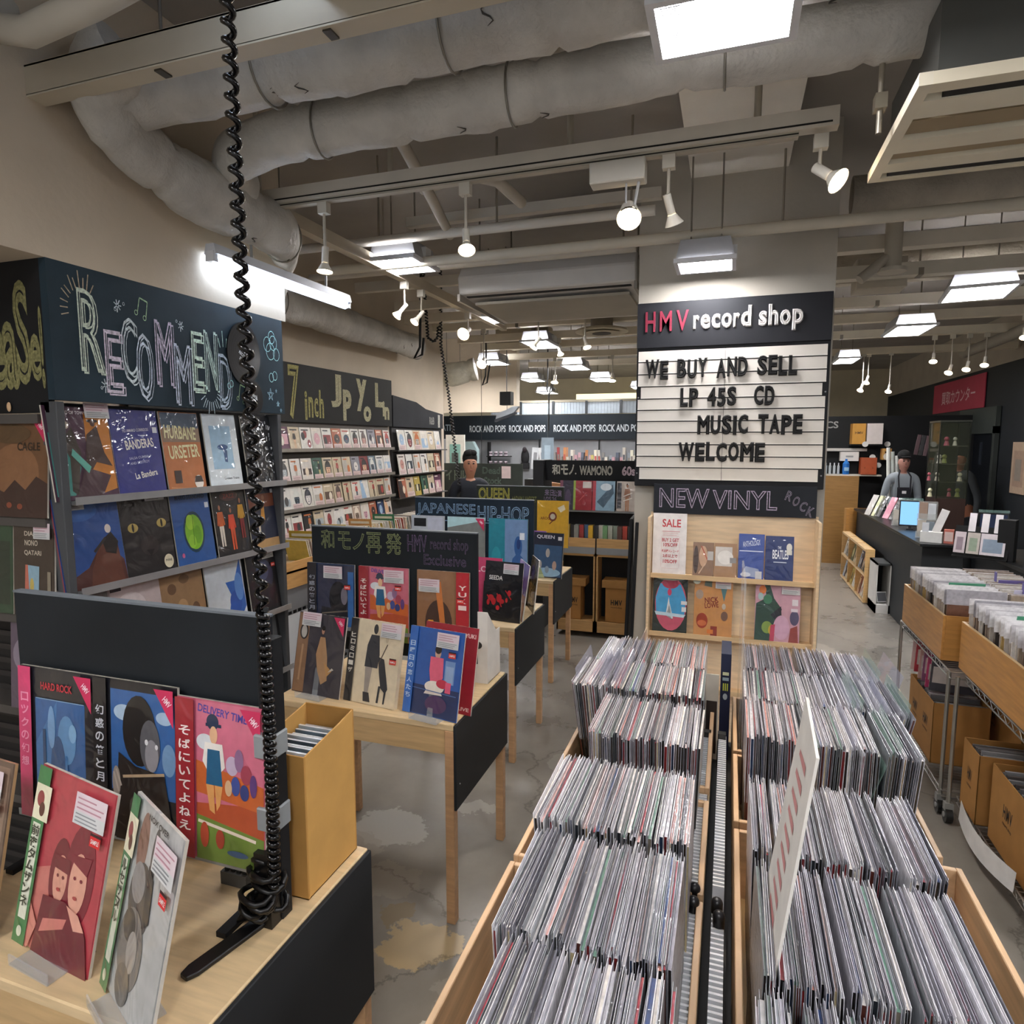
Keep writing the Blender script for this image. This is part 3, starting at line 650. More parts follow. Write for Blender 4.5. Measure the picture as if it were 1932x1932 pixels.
for x in (-.40,.46):
    for y in (-.9,.93): mb = MB(); mb.box(x-.018,x+.018,y-.018,y+.018,0,.66,'#2c2a28'); mb.build('leg', 'paint', t)
ZC = .692
crate(-.415,-.02,.42,1.225,ZC,.862,'nearest wooden crate of the left-hand file of record bins')
crate(-.415,-.02,1.245,1.60,ZC,.862,'middle wooden crate of the left-hand file of record bins')
crate(-.425,-.02,1.66,2.30,ZC,.862,'farthest wooden crate of the left-hand file of record bins')
crate(.038,.490,.42,1.50,ZC,.862,'nearest wooden crate of the right-hand file of record bins')
crate(.038,.465,1.53,1.88,ZC,.862,'middle wooden crate of the right-hand file of record bins')
crate(.038,.465,1.90,2.32,ZC,.862,'farthest wooden crate of the right-hand file of record bins')

TOPS = ['#f0ece6','#efe9df','#2c2a2e','#1f1e22','#b2b0ba','#cccbd0','#d6d3d2','#8e8b92','#a7a5ab','#e3ddd2','#77747c','#9a9aa2','#c4c0c0','#6d6a72','#4a474e','#dcd6d0','#b9bdc2','#a3a8ae','#d0b8ae','#8fa3b5','#7c8c86','#c9c2b2','#b2a8ac','#5d6470']
ACC = ['#c98a7c','#7f6a90','#5f7f98','#a84a50','#39424f','#e8c8b8','#d9a8a0','#4a3a6a','#d58f86','#4f7fae','#c0384a','#d8c063','#3c3550','#e2a27a','#6f9a86','#8a2f3a','#2b4b84','#efe6b8']
FRONT = ['#0c0b0b','#120f0d','#7a1f20','#16304f','#0f0e0d','#1a1512','#2a1d16','#11100f','#3a3226','#c9b98f','#8a7044','#5a2a20','#d6cdbb','#20262c','#7d7668','#151311','#4a3a2c','#b0a890']  # mostly near-black: the shade on the row fronts is put into the colour
def rec_mesh(i, q):
    mb = MB(); t = q.choice([.0028,.0034,.0042,.0058]); top = q.choice(TOPS) if q.random() < .74 else q.choice(ACC); fr = q.choice(FRONT)
    side = q.choice(['#3a3836','#6a6668','#8d8a88','#2b2a2c','#a39c92'])
    d = .118
    mb.box(-t/2, t/2, -d, d, 0, .312, [fr, top, fr, side, fr, side])
    # clear outer sleeve standing a little proud of the card
    s = .0007; pale = q.choice(['#cfcfd6','#a4a4ae','#e6e5e8','#74757f','#b5b4bc','#8a8f94'])
    mb.box(-t/2-s, -t/2, -d-.005, d+.003, .15, .322+q.uniform(-.002,.004), pale)
    mb.box(t/2, t/2+s, -d-.004, d+.003, .15, .318+q.uniform(-.002,.004), pale)
    return mb
rq = random.Random(11)
RECM = [rec_mesh(i, rq) for i in range(46)]
RMESH = [m.mesh('packed_record', 'rec') if False else None for m in RECM]
mat('rec', rough=.35, noise=.22, nscale=55, coat=.8, coatr=.12, bump=.35, bscale=30, crinkle=True)
RMESH = [m.mesh('packed_record', 'rec') for m in RECM]
def row(x0, x1, y, z, n, label, group, fan=0., fan_side=0, individual=True, MBs=None, seed=0, lean=0.):
    q = random.Random(seed); cur = lean
    for i in range(n):
        f = i/(n-1); x = x0+(x1-x0)*f+q.uniform(-.0008,.0008)
        if i % 7 == 0: cur = lean+q.uniform(-.024,.024)
        a = cur+q.uniform(-.006,.006)
        if fan: a += fan*(((1-f) if fan_side < 0 else f)**2.2)
        k = q.randrange(len(RECM)); yy = y+q.uniform(-.008,.008); zz = z+q.uniform(-.003,.006)
        if individual:
            o = bpy.data.objects.new('packed_record', RMESH[k]); COL.objects.link(o); o.location = (x,yy,zz); o.rotation_euler = (q.uniform(-.02,.02), a, q.uniform(-.012,.012))
            tag(o, 'sleeved record, %s from the left in the %s' % (nth(i+1), label), 'record', group)
        else:
            M = Matrix.Translation((x,yy,zz)) @ Euler((q.uniform(-.02,.02), a, q.uniform(-.012,.012))).to_matrix().to_4x4()
            s = RECM[k]; o_ = len(MBs.v)
            for p in s.v: MBs.v.append(tuple(M @ Vector(p)))
            for fc, c in zip(s.f, s.c): MBs.f.append([o_+j for j in fc]); MBs.c.append(c); MBs.m.append(0); MBs.sm.append(False)
ZR = .735
L = [(.715,'front row cut by the picture edge'),(.975,'second row from the front'),(1.265,'third row from the front'),(1.70,''),(1.95,''),(2.19,'')]
row(-.262,-.045,.675,ZR,36,'front row of the left bins','records in the left bins, front row', fan=-.05, fan_side=-1, seed=1)
row(-.285,-.045,.940,ZR,56,'second row of the left bins','records in the left bins, second row', fan=-.07, fan_side=-1, seed=2)
row(-.295,-.045,1.220,ZR,56,'third row of the left bins','records in the left bins, third row', fan=-.09, fan_side=-1, seed=3)
row(.062,.345,.690,ZR,50,'front row of the right bins','records in the right bins, front row', fan=.14, fan_side=1, seed=4)
row(.062,.320,.965,ZR,54,'second row of the right bins','records in the right bins, second row', fan=.10, fan_side=1, seed=5)
st = MB()
for (x0,x1,y,n,fn,fs,z) in ((-.285,-.05,1.60,50,-.05,-1,.735),(-.37,-.05,1.905,54,-.16,-1,.735),(-.33,-.05,2.15,48,-.2,-1,.735),
                            (.065,.330,1.250,54,.08,1,.735),(.065,.400,1.70,60,.06,1,.735),(.065,.40,1.95,56,.22,1,.735),(.07,.37,2.20,48,.25,1,.735)):
    row(x0,x1,y,z,n,'','',fan=fn,fan_side=fs,individual=False,MBs=st,seed=int(y*100)+n)
o = st.build('packed_records', 'rec'); tag(o, 'tight rows of sleeved records filling the rear bins on both sides of the cassette strip', 'records', kind='stuff')
# taller clear dividers
divs = []
mb = MB(); mb.box(-.0006,.0006,-.12,.12,0,.35,'#b9bcd2')
DM = [mb.mesh('divider', 'clear')]
mb = MB(); mb.box(-.0006,.0006,-.12,.12,0,.35,'#9fc4b4'); DM.append(mb.mesh('divider', 'clear'))
q = random.Random(5)
XS = sorted([q.uniform(-.36,-.2) for _ in range(10)])+sorted([q.uniform(.22,.42) for _ in range(12)])
for i in range(22):
    left = i < 10
    x = XS[i]; y = q.choice([1.95,2.2]) if left else q.choice([1.70,1.95,2.2])
    o = bpy.data.objects.new('divider_sheet', DM[0 if left else i % 2]); COL.objects.link(o); o.location = (x, y, .735); o.rotation_euler = (0, (-.30 if left else .30)*q.uniform(.5,1.1), q.uniform(-.03,.03))
    tag(o, ('pale clear divider sheet, %s from the left among the far left records' % nth(i+1)) if left else ('grey' if i % 2 == 0 else 'green')+' tinted divider sheet, %s from the left among the far right records' % nth(i-9), 'divider', 'clear dividers in the far left bins' if left else 'clear dividers in the far right bins'+(', green' if i % 2 else ''))

# cassettes between the two files of bins
mb = MB(); mb.box(-.0115,.0115,-.0034,.0034,0,.085,['#2a2a2e','#e8eaee','#cfd2d6','#b0b4b8','#b0b4b8','#1a1a1c'])
CM = mb.mesh('cassette', 'plastic')
for sd, x in (('left', -.037), ('right', -.004)):
    y = .62; cn = 0
    while y < 2.0:
        if not (1.20 < y < 1.27):
            o = bpy.data.objects.new('cassette_case', CM); COL.objects.link(o); o.location = (x + (.012 if sd == 'right' else 0), y, .765); o.rotation_euler = (R(-14), 0, 0)
            cn += 1; tag(o, 'slim clear case, %s from the front in the %s strip between the record bins' % (nth(cn), sd), 'cassette', 'plastic cases in the %s strip' % sd)
        y += .0125
t = empty('cassette_rack', 'narrow black rack holding two strips of clear cases between the bins', 'rack', (0,0,.69))
mb = MB(); mb.box(-.052,.026,.6,2.02,0,.07,'#141414'); mb.build('base', 'paint', t)
for x in (-.0215,-.0525): mb = MB(); mb.box(x-.002,x+.002,.6,2.02,.07,.155,'#8d7a5c' if x > -.04 else '#2a2724'); mb.build('divider_rail', 'wood_y', t)
for (x,y) in ((-.037,1.215),(.006,1.225),(-.037,1.255),(.010,1.19)): mb = MB(); mb.cyl((x,y,.07),(x,y,.175),.011,'#0d0d0d',n=16); mb.ball((x,y,.175),.0115,'#1c1c1e'); mb.build('rubber_stop', 'satin', t)
for (x,y) in ((-.037,2.008),(.006,2.008)): mb = MB(); mb.box(x-.012,x+.012,y-.012,y+.012,.07,.172,'#121212'); mb.build('end_block', 'satin', t)
# navy box set and small display behind the cassettes
t = empty('box_set', 'navy box set standing on end behind the cassette strips', 'box set', (.012,2.2,.70))
mb = MB(); mb.box(-.016,.016,-.03,.12,0,.36,'#151d3a'); mb.build('slipcase', 'card', t)
mb = MB(); art_mesh(mb, [('r',.2,.80,.8,.83,'#c8c8a0'),('r',.2,.75,.8,.78,'#8fa0a8'),('t','III',.5,.69,.5,.07,'#c9cf4a'),('e',.5,.60,.22,.03,'#a8b0b4')], .032, .36, y0=-.0306); mb.build('spine_print', 'card', t)
mb = MB(); mb.box(-.048,-.008,2.16,2.165,.70,.99,'#c4beb0'); mb.box(-.046,-.012,2.158,2.16,.72,.90,'#2b211c'); tag(mb.build('display_card', 'card'), 'small dark picture card standing left of the navy box set', 'card')
# large leaning sign sheet
t = empty('sign_board', 'large white sheet sign with red lettering leaning across the right bins', 'sign', (.035,0,0))
def PB(s_, y_, off=0): return (.030+.056*s_+off, y_, .93+.42*s_)
mb = MB()
Q4 = ((.10,.86),(.10,1.06),(1.03,1.045),(.98,.885))
mb.add([PB(*p) for p in Q4]+[PB(p[0],p[1],.004) for p in Q4], [(0,1,2,3),(7,6,5,4),(0,4,5,1),(1,5,6,2),(2,6,7,3),(3,7,4,0)], ['#ddd9d0']*6)
mb.build('sheet', 'card', t)
mb = MB()
for k in range(9):
    s0 = .30+.07*k; q = random.Random(k); ya = .965; 
    mb.add([PB(s0,ya-.035,-.0008),PB(s0,ya+.035,-.0008),PB(s0+.02,ya+.035,-.0008),PB(s0+.03,ya-.03,-.0008)], [(0,1,2,3)], '#c88a86')
mb.build('printing', 'card', t)

# ================================================================ display tables with chalkboards
WOODC = '#d3b98f'
def table(xr, y0, label, w_=.76, d=.56, h=.76, panel_z=.44, seed=0):
    t = empty('display_table', label, 'table', (xr-w_/2, y0+d/2, 0))
    hw, hd = w_/2, d/2
    mb = MB(); mb.box(-hw, hw, -hd, hd, h-.025, h, WOODC); mb.build('table_top', 'wood', t, bevel=.003)
    mb = MB(); mb.box(-hw+.035, hw-.035, -hd+.004, -hd+.02, h-.115, h-.025, '#c2a273'); mb.box(-hw+.035, hw-.035, hd-.02, hd-.004, h-.115, h-.025, '#c2a273'); mb.build('apron', 'wood', t)
    mb = MB(); mb.box(-hw+.004, -hw+.02, -hd+.035, hd-.035, h-.115, h-.025, '#c2a273'); mb.box(hw-.02, hw-.004, -hd+.035, hd-.035, h-.115, h-.025, '#c2a273'); mb.build('apron', 'wood_y', t)
    for x in (-hw+.017, hw-.017):
        for y in (-hd+.017, hd-.017):
            mb = MB(); mb.box(x-.017, x+.017, y-.017, y+.017, 0, h-.025, '#c79d73'); mb.build('leg', 'wood', t, bevel=.002)
    mb = MB(); mb.box(hw, hw+.010, -hd, hd, panel_z, h-.004, '#232629'); mb.build('side_panel', 'paint', t, bevel=.002)
    mb = MB(); mb.ball((hw+.011, -hd+.03, panel_z+.09), .003, '#c9c9c9'); mb.build('screw', 'metal', t)
    return t
table(-.81, .74, 'nearest light wood display table with a black side panel', panel_z=.38)
table(-.89, 2.00, 'second light wood display table, under the board with yellow Japanese chalk writing')
table(-1.06, 3.20, 'third light wood display table, behind the second one')
table(-1.17, 4.41, 'fourth light wood display table in the row, the farthest one')

def board(x0, x1, y, z0, z1, label, tilt=0, col='#1f2327', ledge=None, legs=True, thin=.018):
    t = empty('chalkboard_stand', label, 'chalkboard', ((x0+x1)/2, y, z0), (R(-tilt), 0, 0))
    hw = (x1-x0)/2; h = z1-z0
    mb = MB(); mb.box(-hw, hw, 0, thin, 0, h, col); mb.build('panel', 'chalkboard', t, bevel=.0015)
    mb = MB(); mb.box(-hw-.001, hw+.001, -.001, thin+.001, h-.004, h+.001, '#6c7278'); mb.build('edge_strip', 'paint', t)
    for z in (ledge or []):
        mb = MB(); mb.box(-hw+.01, hw+.0, -.035, 0, z-.004, z, '#8b8f92'); mb.box(-hw+.01, hw, -.036, -.034, z-.004, z+.012, '#9b9fa2'); mb.build('ledge', 'steel', t)
    if legs:
        for x in (-hw+.06, hw-.06): mb = MB(); mb.box(x-.012, x+.012, .018, .036, .76-z0, h*.6, '#131416'); mb.box(x-.012, x+.012, -.10, .14, .76-z0, .772-z0, '#131416'); mb.build('foot', 'paint', t)
    return t
GOLD = '#b9b48a'; LILAC = '#9a86a8'; CHALKW = '#c7d3da'; CHALKB = '#8fa9c4'
# --- first board (plain, nearest)
bd = board(-1.60, -.875, 1.05, .865, 1.40, 'blank dark display board standing on the nearest table', ledge=[.0])
# --- second board
bd = board(-1.74, -.955, 2.40, .84, 1.385, 'black chalkboard reading 和モノ再発 on the second table', ledge=[.10])
mb = MB(); ys_ = -.0012
for ch, x, z, s in (('和',-.31,.488,.080),('モ',-.225,.486,.075),('ノ',-.155,.484,.07),('再',-.08,.482,.088),('発',.015,.482,.088)):
    put_text(mb, ch, x, z, s*.85, s*1.05, '#757d58', y=ys_, outline=.02, th=.0006)
mb.build('chalk_lettering', 'chalk', bd)
mb = MB(); put_text(mb, 'HMV', .125, .490, .09, .072, '#655672', y=ys_, outline=.018, th=.0006); put_text(mb, 'record shop', .27, .486, .17, .060, '#655672', y=ys_, outline=.012, th=.0006); put_text(mb, 'Exclusive', .25, .425, .19, .045, '#655672', y=ys_, outline=.014, th=.0006)
mb.build('chalk_lettering', 'chalk', bd)
# --- third board
bd = board(-1.885, -1.10, 3.68, .84, 1.405, 'dark blue chalkboard reading JAPANESE HIP-HOP on the third table', col='#1e2a36', ledge=[.10])
mb = MB(); put_text(mb, 'JAPANESE', -.18, .487, .40, .085, '#7f9cb8', y=ys_, outline=.02, bold=.0, th=.0006); put_text(mb, 'HIP-HOP', .20, .475, .33, .095, '#7f9cb8', y=ys_, outline=.02, th=.0006)
for k in range(9): mb.box(-.36+.08*k, -.29+.08*k, ys_-.0004, ys_, .425-.003*k+.004*(k%2), .430-.003*k+.004*(k%2), '#7f9cb8')
mb.build('chalk_lettering', 'chalk', bd)
# --- fourth board
bd = board(-1.90, -1.19, 4.78, .84, 1.41, 'grey green chalkboard with large yellow capitals on the fourth table', col='#30352f', ledge=[.10])
mb = MB(); put_text(mb, 'QUEEN', -.21, .495, .26, .115, '#a8a44e', y=ys_, outline=.03, th=.0006); put_text(mb, '+ADAM LAMBERT', .04, .468, .20, .045, '#8f9150', y=ys_, outline=.02, th=.0005)
mb.build('chalk_lettering', 'chalk', bd)
mb = MB(); put_text(mb, '来日', .24, .525, .07, .05, LILAC, y=ys_, outline=.02, th=.0005); put_text(mb, '公演', .305, .52, .07, .05, LILAC, y=ys_, outline=.02, th=.0005); put_text(mb, '1/25.26', .25, .475, .10, .035, LILAC, y=ys_, outline=.02, th=.0005); mb.build('chalk_lettering', 'chalk', bd)

# clear easel under a leaning sleeve
def easel(x, y, z, rz, w_=.12, label='clear acrylic record stand', cat='stand'):
    t = empty('record_stand', label, cat, (x, y, z), (0,0,R(rz)))
    mb = MB(); mb.box(-w_/2, w_/2, -.028, .06, 0, .003, '#c9cfd2'); mb.build('foot', 'clear', t)
    mb = MB(); mb.box(-w_/2, w_/2, -.030, -.027, 0, .022, '#cfd5d8'); mb.build('lip', 'clear', t)
    mb = MB(); M = Matrix.Translation((0,.012,0)) @ Matrix.Rotation(R(-14), 4, 'X'); mb.box(-.012, .012, 0, .003, 0, .17, '#c4cace', M=M); mb.build('back_prop', 'clear', t)
    return t

# ---------------- records on the nearest board
B1 = .870
sleeve('record with pink paper strip and blue misty picture on the nearest board', (-1.45,1.012,B1), 0, 3, '#1d1f26',
  [('r',.2,.08,.86,.80,'#2f5f97'),('p',[(.2,.5),(.5,.8),(.4,.08),(.2,.08)],'#3d74ab'),('e',.62,.55,.12,.16,'#5a8fc0'),('e',.5,.35,.1,.22,'#27507f'),('e',.7,.6,.05,.06,'#7fb0d8'),
   ('e',.42,.62,.05,.14,'#6f9cc8'),('r',.3,.1,.34,.6,'#24476f'),('r',.6,.12,.63,.45,'#3f7ab4'),('l',(.22,.80),(.86,.80),.006,'#7fa6c8'),('t','HARD ROCK',.5,.885,.42,.05,'#c2273a')], obi=(0,.17,'#d6366f','ロックの幻想','#ef8fb4'), promo=True, h=.36)
sleeve('dark blue record with a shadowy long-haired figure, centre of the nearest board', (-1.215,1.012,B1), 0, 3, '#15161c',
  [('r',.2,.30,.97,.94,'#2d5f9c'),('e',.85,.80,.10,.04,'#9fb8d0'),('e',.36,.80,.12,.05,'#a9c2d8'),('e',.9,.55,.08,.10,'#6f95bb'),('p',[(.2,.3),(.45,.45),(.55,.30),(.5,.05),(.2,.05)],'#1a1715'),('e',.55,.70,.20,.22,'#101013'),('e',.68,.62,.12,.16,'#55565c'),('e',.70,.56,.08,.10,'#8b8a90'),
   ('e',.64,.64,.02,.018,'#e2e2e6'),('e',.76,.62,.018,.016,'#e2e2e6'),('p',[(.25,.0),(.3,.55),(.5,.48),(.85,.45),(.95,.1),(.9,.0)],'#1c1718'),('l',(.35,.40),(.85,.46),.018,'#b09a7c'),
   ('e',.27,.36,.05,.10,'#8f857c'),('l',(.27,.44),(.33,.34),.014,'#a89c90'),('l',(.24,.42),(.3,.3),.014,'#a89c90'),('e',.60,.22,.045,.05,'#b3202c')], obi=(0,.17,'#14151a','幻惑の笛と月','#c8ccd4'), promo=True, h=.36)
def girl_parade(mx='#cf6f86'):
    return [('r',.22,.01,.99,.99,mx),('p',[(.22,.35),(.99,.40),(.99,.0),(.22,.0)],'#b5512f'),('p',[(.22,.28),(.99,.20),(.99,.0),(.22,.0)],'#6f8a3a'),('p',[(.22,.62),(.99,.52),(.99,.36),(.22,.42)],'#c9652f'),
     ('l',(.24,.24),(.9,.18),.02,'#e8d9c9'),('t','DELIVERY TIMES',.55,.93,.60,.05,'#4a3f9a',-6),
     ('e',.33,.74,.1,.05,'#d8dcdf'),('e',.42,.87,.07,.05,'#1f2f4c'),('r',.34,.84,.52,.86,'#1f2f4c'),('e',.43,.79,.045,.055,'#e2b48c'),('p',[(.33,.74),(.53,.74),(.56,.6),(.50,.56),(.36,.56),(.30,.62)],'#ece7df'),
     ('p',[(.36,.70),(.50,.70),(.53,.48),(.34,.48)],'#1f5f86'),('p',[(.34,.48),(.43,.48),(.44,.30),(.38,.32)],'#e0a260'),('p',[(.44,.48),(.53,.48),(.50,.36),(.46,.32)],'#e0a260'),
     ('e',.64,.62,.07,.06,'#c2b0c8'),('e',.72,.66,.05,.07,'#8f6a8f'),('e',.80,.58,.06,.06,'#a03f52'),('e',.68,.50,.05,.06,'#3d4f94'),('e',.78,.47,.05,.05,'#32407c'),('e',.60,.48,.04,.05,'#d9b48c'),('e',.88,.52,.04,.07,'#5c3a78'),
     ('e',.5,.15,.05,.06,'#a8442f'),('e',.7,.08,.12,.02,'#3e5f86'),('e',.32,.16,.05,.08,'#b54a30')]
sleeve('bright pink cartoon record with a red Japanese strip, right end of the nearest board', (-.985,1.012,B1), 0, 3, '#c4607a', girl_parade(), w_=.225, h=.345, obi=(0,.22,'#9c1f2b','そばにいてよねえ','#f2e8e2'), promo=True)

# ---------------- foreground records on the nearest table
Z1 = .762
def two_faces():
    return [('p',[(0,0),(.5,.0),(.4,.5),(0,.4)],'#c4736a'),('e',.45,.46,.13,.20,'#6f1f2a'),('e',.70,.50,.19,.28,'#7a2230'),('e',.47,.44,.09,.13,'#d79a86'),('p',[(.36,.56),(.58,.56),(.58,.48),(.36,.49)],'#6f1f2a'),('e',.70,.46,.11,.165,'#dba08b'),('p',[(.58,.60),(.84,.62),(.80,.52),(.62,.56)],'#7a2230'),
      ('e',.44,.455,.015,.010,'#6f1f2a'),('e',.51,.455,.015,.010,'#6f1f2a'),('e',.66,.485,.017,.010,'#7a2230'),('e',.745,.485,.017,.010,'#7a2230'),('e',.475,.385,.025,.010,'#a33a3a'),('e',.70,.385,.028,.010,'#a33a3a'),
      ('p',[(.3,.32),(.6,.34),(.78,.30),(.9,.22),(1,.0),(.25,.0)],'#6a1b2a'),('p',[(.62,.33),(.78,.31),(.88,.24),(.75,.22)],'#dd9f8c'),('p',[(.35,.20),(.65,.26),(.62,.20),(.32,.12)],'#c9786f'),('p',[(0,.0),(.2,.0),(.28,.15),(.1,.3),(0,.25)],'#cf8375')]
sleeve('red record with two faces, leaning at the front of the nearest table', (-1.205,.800,Z1), -6, 11, '#b0404a', two_faces(), h=.345, w_=.225, roll=4, price_at=(.55,.78), dot=(.80,.70,'#d22f2f'), obi=(0,.17,'#3e7a48','前夜タムザンネ','#26301f','#dfe2cf'))
sleeve('white record with grey ink portraits, turned sideways at the front of the nearest table', (-.960,.750,Z1), -24, 13, '#b9bab8',
  [('e',.30,.80,.10,.16,'#8d6a5c'),('e',.55,.80,.06,.14,'#55504e'),('e',.42,.55,.22,.18,'#4a4748'),('e',.35,.62,.13,.10,'#8c8a8b'),('e',.40,.30,.24,.20,'#77736f'),('e',.33,.40,.12,.08,'#3a3838'),('e',.45,.30,.10,.10,'#a19c96'),('e',.38,.12,.14,.10,'#5f5c5a'),('p',[(.5,.75),(.62,.7),(.66,.5),(.55,.45)],'#2f2d2f'),('t','NOX OVER',.55,.955,.4,.03,'#333')],
  h=.345, w_=.225, price_at=(.60,.76), dot=(.82,.66,'#d22f2f'), obi=(0,.16,'#3a7a4c','ルセザヌル','#26301f','#d9ddca'))
sleeve('brown record cut by the left edge of the view on the nearest table', (-1.47,.800,Z1), -4, 12, '#6a5648',
  [('r',.05,.03,.95,.97,'#8a7260'),('p',[(.2,.0),(.9,.0),(.8,.6),(.5,.75),(.3,.6)],'#2c211d'),('e',.6,.68,.16,.14,'#b98f74'),('o','No',.65,.2,.3,.1,'#15110f')], h=.345, w_=.225, price_at=(.52,.78), dot=(.80,.70,'#d22f2f'), edge='#b08e66')
easel(-1.205,.79,.7605,-6, label='clear acrylic stand under the red record with two faces'); easel(-.975,.75,.7605,-24, label='clear acrylic stand under the white portrait record')
# cardboard box of magazines, cut lower at one side
t = empty('magazine_box', 'tan cardboard file box holding silvery sleeves at the right of the nearest table', 'box', (-.885,1.185,.7605))
mb = MB()
mb.prism([(-.085,0),(.10,0),(.10,.355),(.05,.345),(-.085,.325)], .048, .052, '#c79a55', axis='x'); mb.prism([(-.085,0),(.10,0),(.10,.355),(-.085,.325)], -.082, -.078, '#c79a55', axis='x'); mb.box(-.082,.052,-.089,-.085,0,.325,'#b98a48'); mb.box(-.082,.052,.10,.104,0,.355,'#b98a48'); mb.box(-.082,.052,-.089,.104,0,.004,'#a87c3e')
mb.build('box_body', 'carton', t, bevel=.001)
for k in range(14):
    c = ['#c9d3da','#8fa0ac','#e3e6e8','#5c6f7c','#b9c4ca','#dfe3e6','#3c4a56'][k % 7]
    mb = MB(); yk = -.076+k*.0125; mb.box(-.074,.044,yk,yk+.006,.006,.300+.02*((k*5)%4)/4,[c,'#dfe4e8',c,c,c,c])
    o = mb.build('magazine', 'sleeve', loc=(-.885,1.185,.7605)); tag(o, 'silvery sleeved magazine, %s from the front in the tan cardboard box' % nth(k+1), 'magazine', 'magazines in the tan box')
# black foot and clamp of the cord stand
t = empty('cord_stand', 'black metal stand with a long flat foot and taped post, holding the spiral cord', 'stand', (-.87,1.0,.7605))
mb = MB(); P0 = Vector((-.055,-.155,0)); P1 = Vector((-.005,.05,0)); d = (P1-P0).normalized(); nn = Vector((-d.y,d.x,0))*.017
pts = [P0+nn*.6-d*.0, P0-nn*.6, P0-nn+d*.02, P1-nn, P1+nn, P0+nn+d*.02]
mb.prism([(p.x,p.y) for p in (pts[0],pts[1],pts[2],pts[3],pts[4],pts[5])], 0, .010, '#0c0c0d'); mb.build('foot', 'satin', t, bevel=.002)
mb = MB(); mb.box(-.018,.022,.03,.062,.0,.60,'#16181b'); mb.build('post', 'paint', t, bevel=.002)
mb = MB(); cq = random.Random(4)
for k in range(11):
    c0 = Vector((-.008+cq.uniform(-.012,.016), .015+cq.uniform(-.03,.02), .035+.010*k)); ra = cq.uniform(.018,.034); rb = cq.uniform(.012,.03); ph_ = cq.uniform(0,6); ax_ = cq.uniform(-.5,.5)
    mb.tube([c0+Vector((ra*math.cos(a_/12*6.2832), rb*math.sin(a_/12*6.2832), ax_*ra*math.sin(a_/12*6.2832+ph_)+.006*math.sin(a_))) for a_ in range(15)], .0062, '#070708', n=6)
mb.tube([(-.02,-.01,.03),(-.045,-.02,.02),(-.055,.02,.03),(-.03,.05,.06),(.0,.04,.10)], .006, '#070708', n=6)
mb.box(-.02,.018,.0,.04,.0,.16,'#0b0b0c')
mb.build('cable_clump', 'satin', t)
for z, c in ((.355,'#8e9496'),(.20,'#8b9092')):
    mb = MB(); mb.box(-.020,.026,.012,.064,z,z+.050,c); mb.build('tape_band', 'satin', t, bevel=.003)
# spiral cord hanging from the ceiling down to the stand
t = empty('coiled_cable', 'thick glossy black spiral cord hanging from the ceiling to the nearest table', 'cord', (0,0,0))
q_r = .0060
def helix(path, r, pitch, rad, per=14):
    out = []; P = [Vector(p) for p in path]; L_ = [(b_-a).length for a, b_ in zip(P, P[1:])]; tot = sum(L_); n = int(tot/pitch*per)
    for i in range(n+1):
        s = tot*i/n; k = 0
        while k < len(L_)-1 and s > L_[k]: s -= L_[k]; k += 1
        c = P[k].lerp(P[k+1], min(1, s/L_[k])); a = 2*math.pi*i/per; out.append(c+Vector((math.cos(a)*r, math.sin(a)*r, 0)))
    return out
mb = MB(); mb.tube(helix([(-.868,1.0,3.31),(-.862,1.0,2.5),(-.858,1.0,2.07),(-.850,1.0,1.78),(-.842,1.0,1.43)], .0085, .031, .0042), q_r, '#060607', n=7); mb.build('loose_coil', 'black_gloss', t)
mb = MB(); mb.tube(helix([(-.842,1.0,1.43),(-.838,1.0,1.2),(-.838,1.0,1.0),(-.842,1.0,.86)], .0078, .0150, .0042, per=12), q_r, '#060607', n=7); mb.build('tight_coil', 'black_gloss', t)
# grey plastic clip box behind the records
mb = MB(); mb.box(-.035,.035,-.02,.02,0,.03,'#4c4c49'); 
for k in range(4): mb.box(-.028+.016*k,-.018+.016*k,-.014,.014,.03,.036,'#2b2b29')
o = mb.build('clip_tray', 'paint', loc=(-1.02,1.10,.7605)); tag(o, 'small grey slotted tray on the nearest table under the board', 'tray')
for k, x in enumerate((-1.22,-1.44)):
    mb = MB(); mb.box(-.06,.06,-.05,.05,0,.09,'#a9814b'); mb.box(-.061,.061,-.002,.002,.0901,.0905,'#c2a26c'); o = mb.build('small_carton', 'carton', loc=(x,1.19,.7605), bevel=.001); tag(o, ['small brown carton under the blank board nearer the cord','small brown carton under the blank board near the view edge'][k], 'box')

mb = MB(); mb.box(-.20,.03,-.14,.12,0,.004,'#aab0b4'); mb.box(.028,.032,-.14,.12,0,.02,'#c4cace'); o = mb.build('metal_tray','steel',loc=(-.87,1.24,.35),rot=(0,0,R(0))); tag(o,'thin silver metal tray jutting out under the nearest table','tray')
mb = MB(); mb.box(-.5,-.22,-.14,.12,-.34,.0,'#3a3b3d'); mb.build('support_box','paint',o)
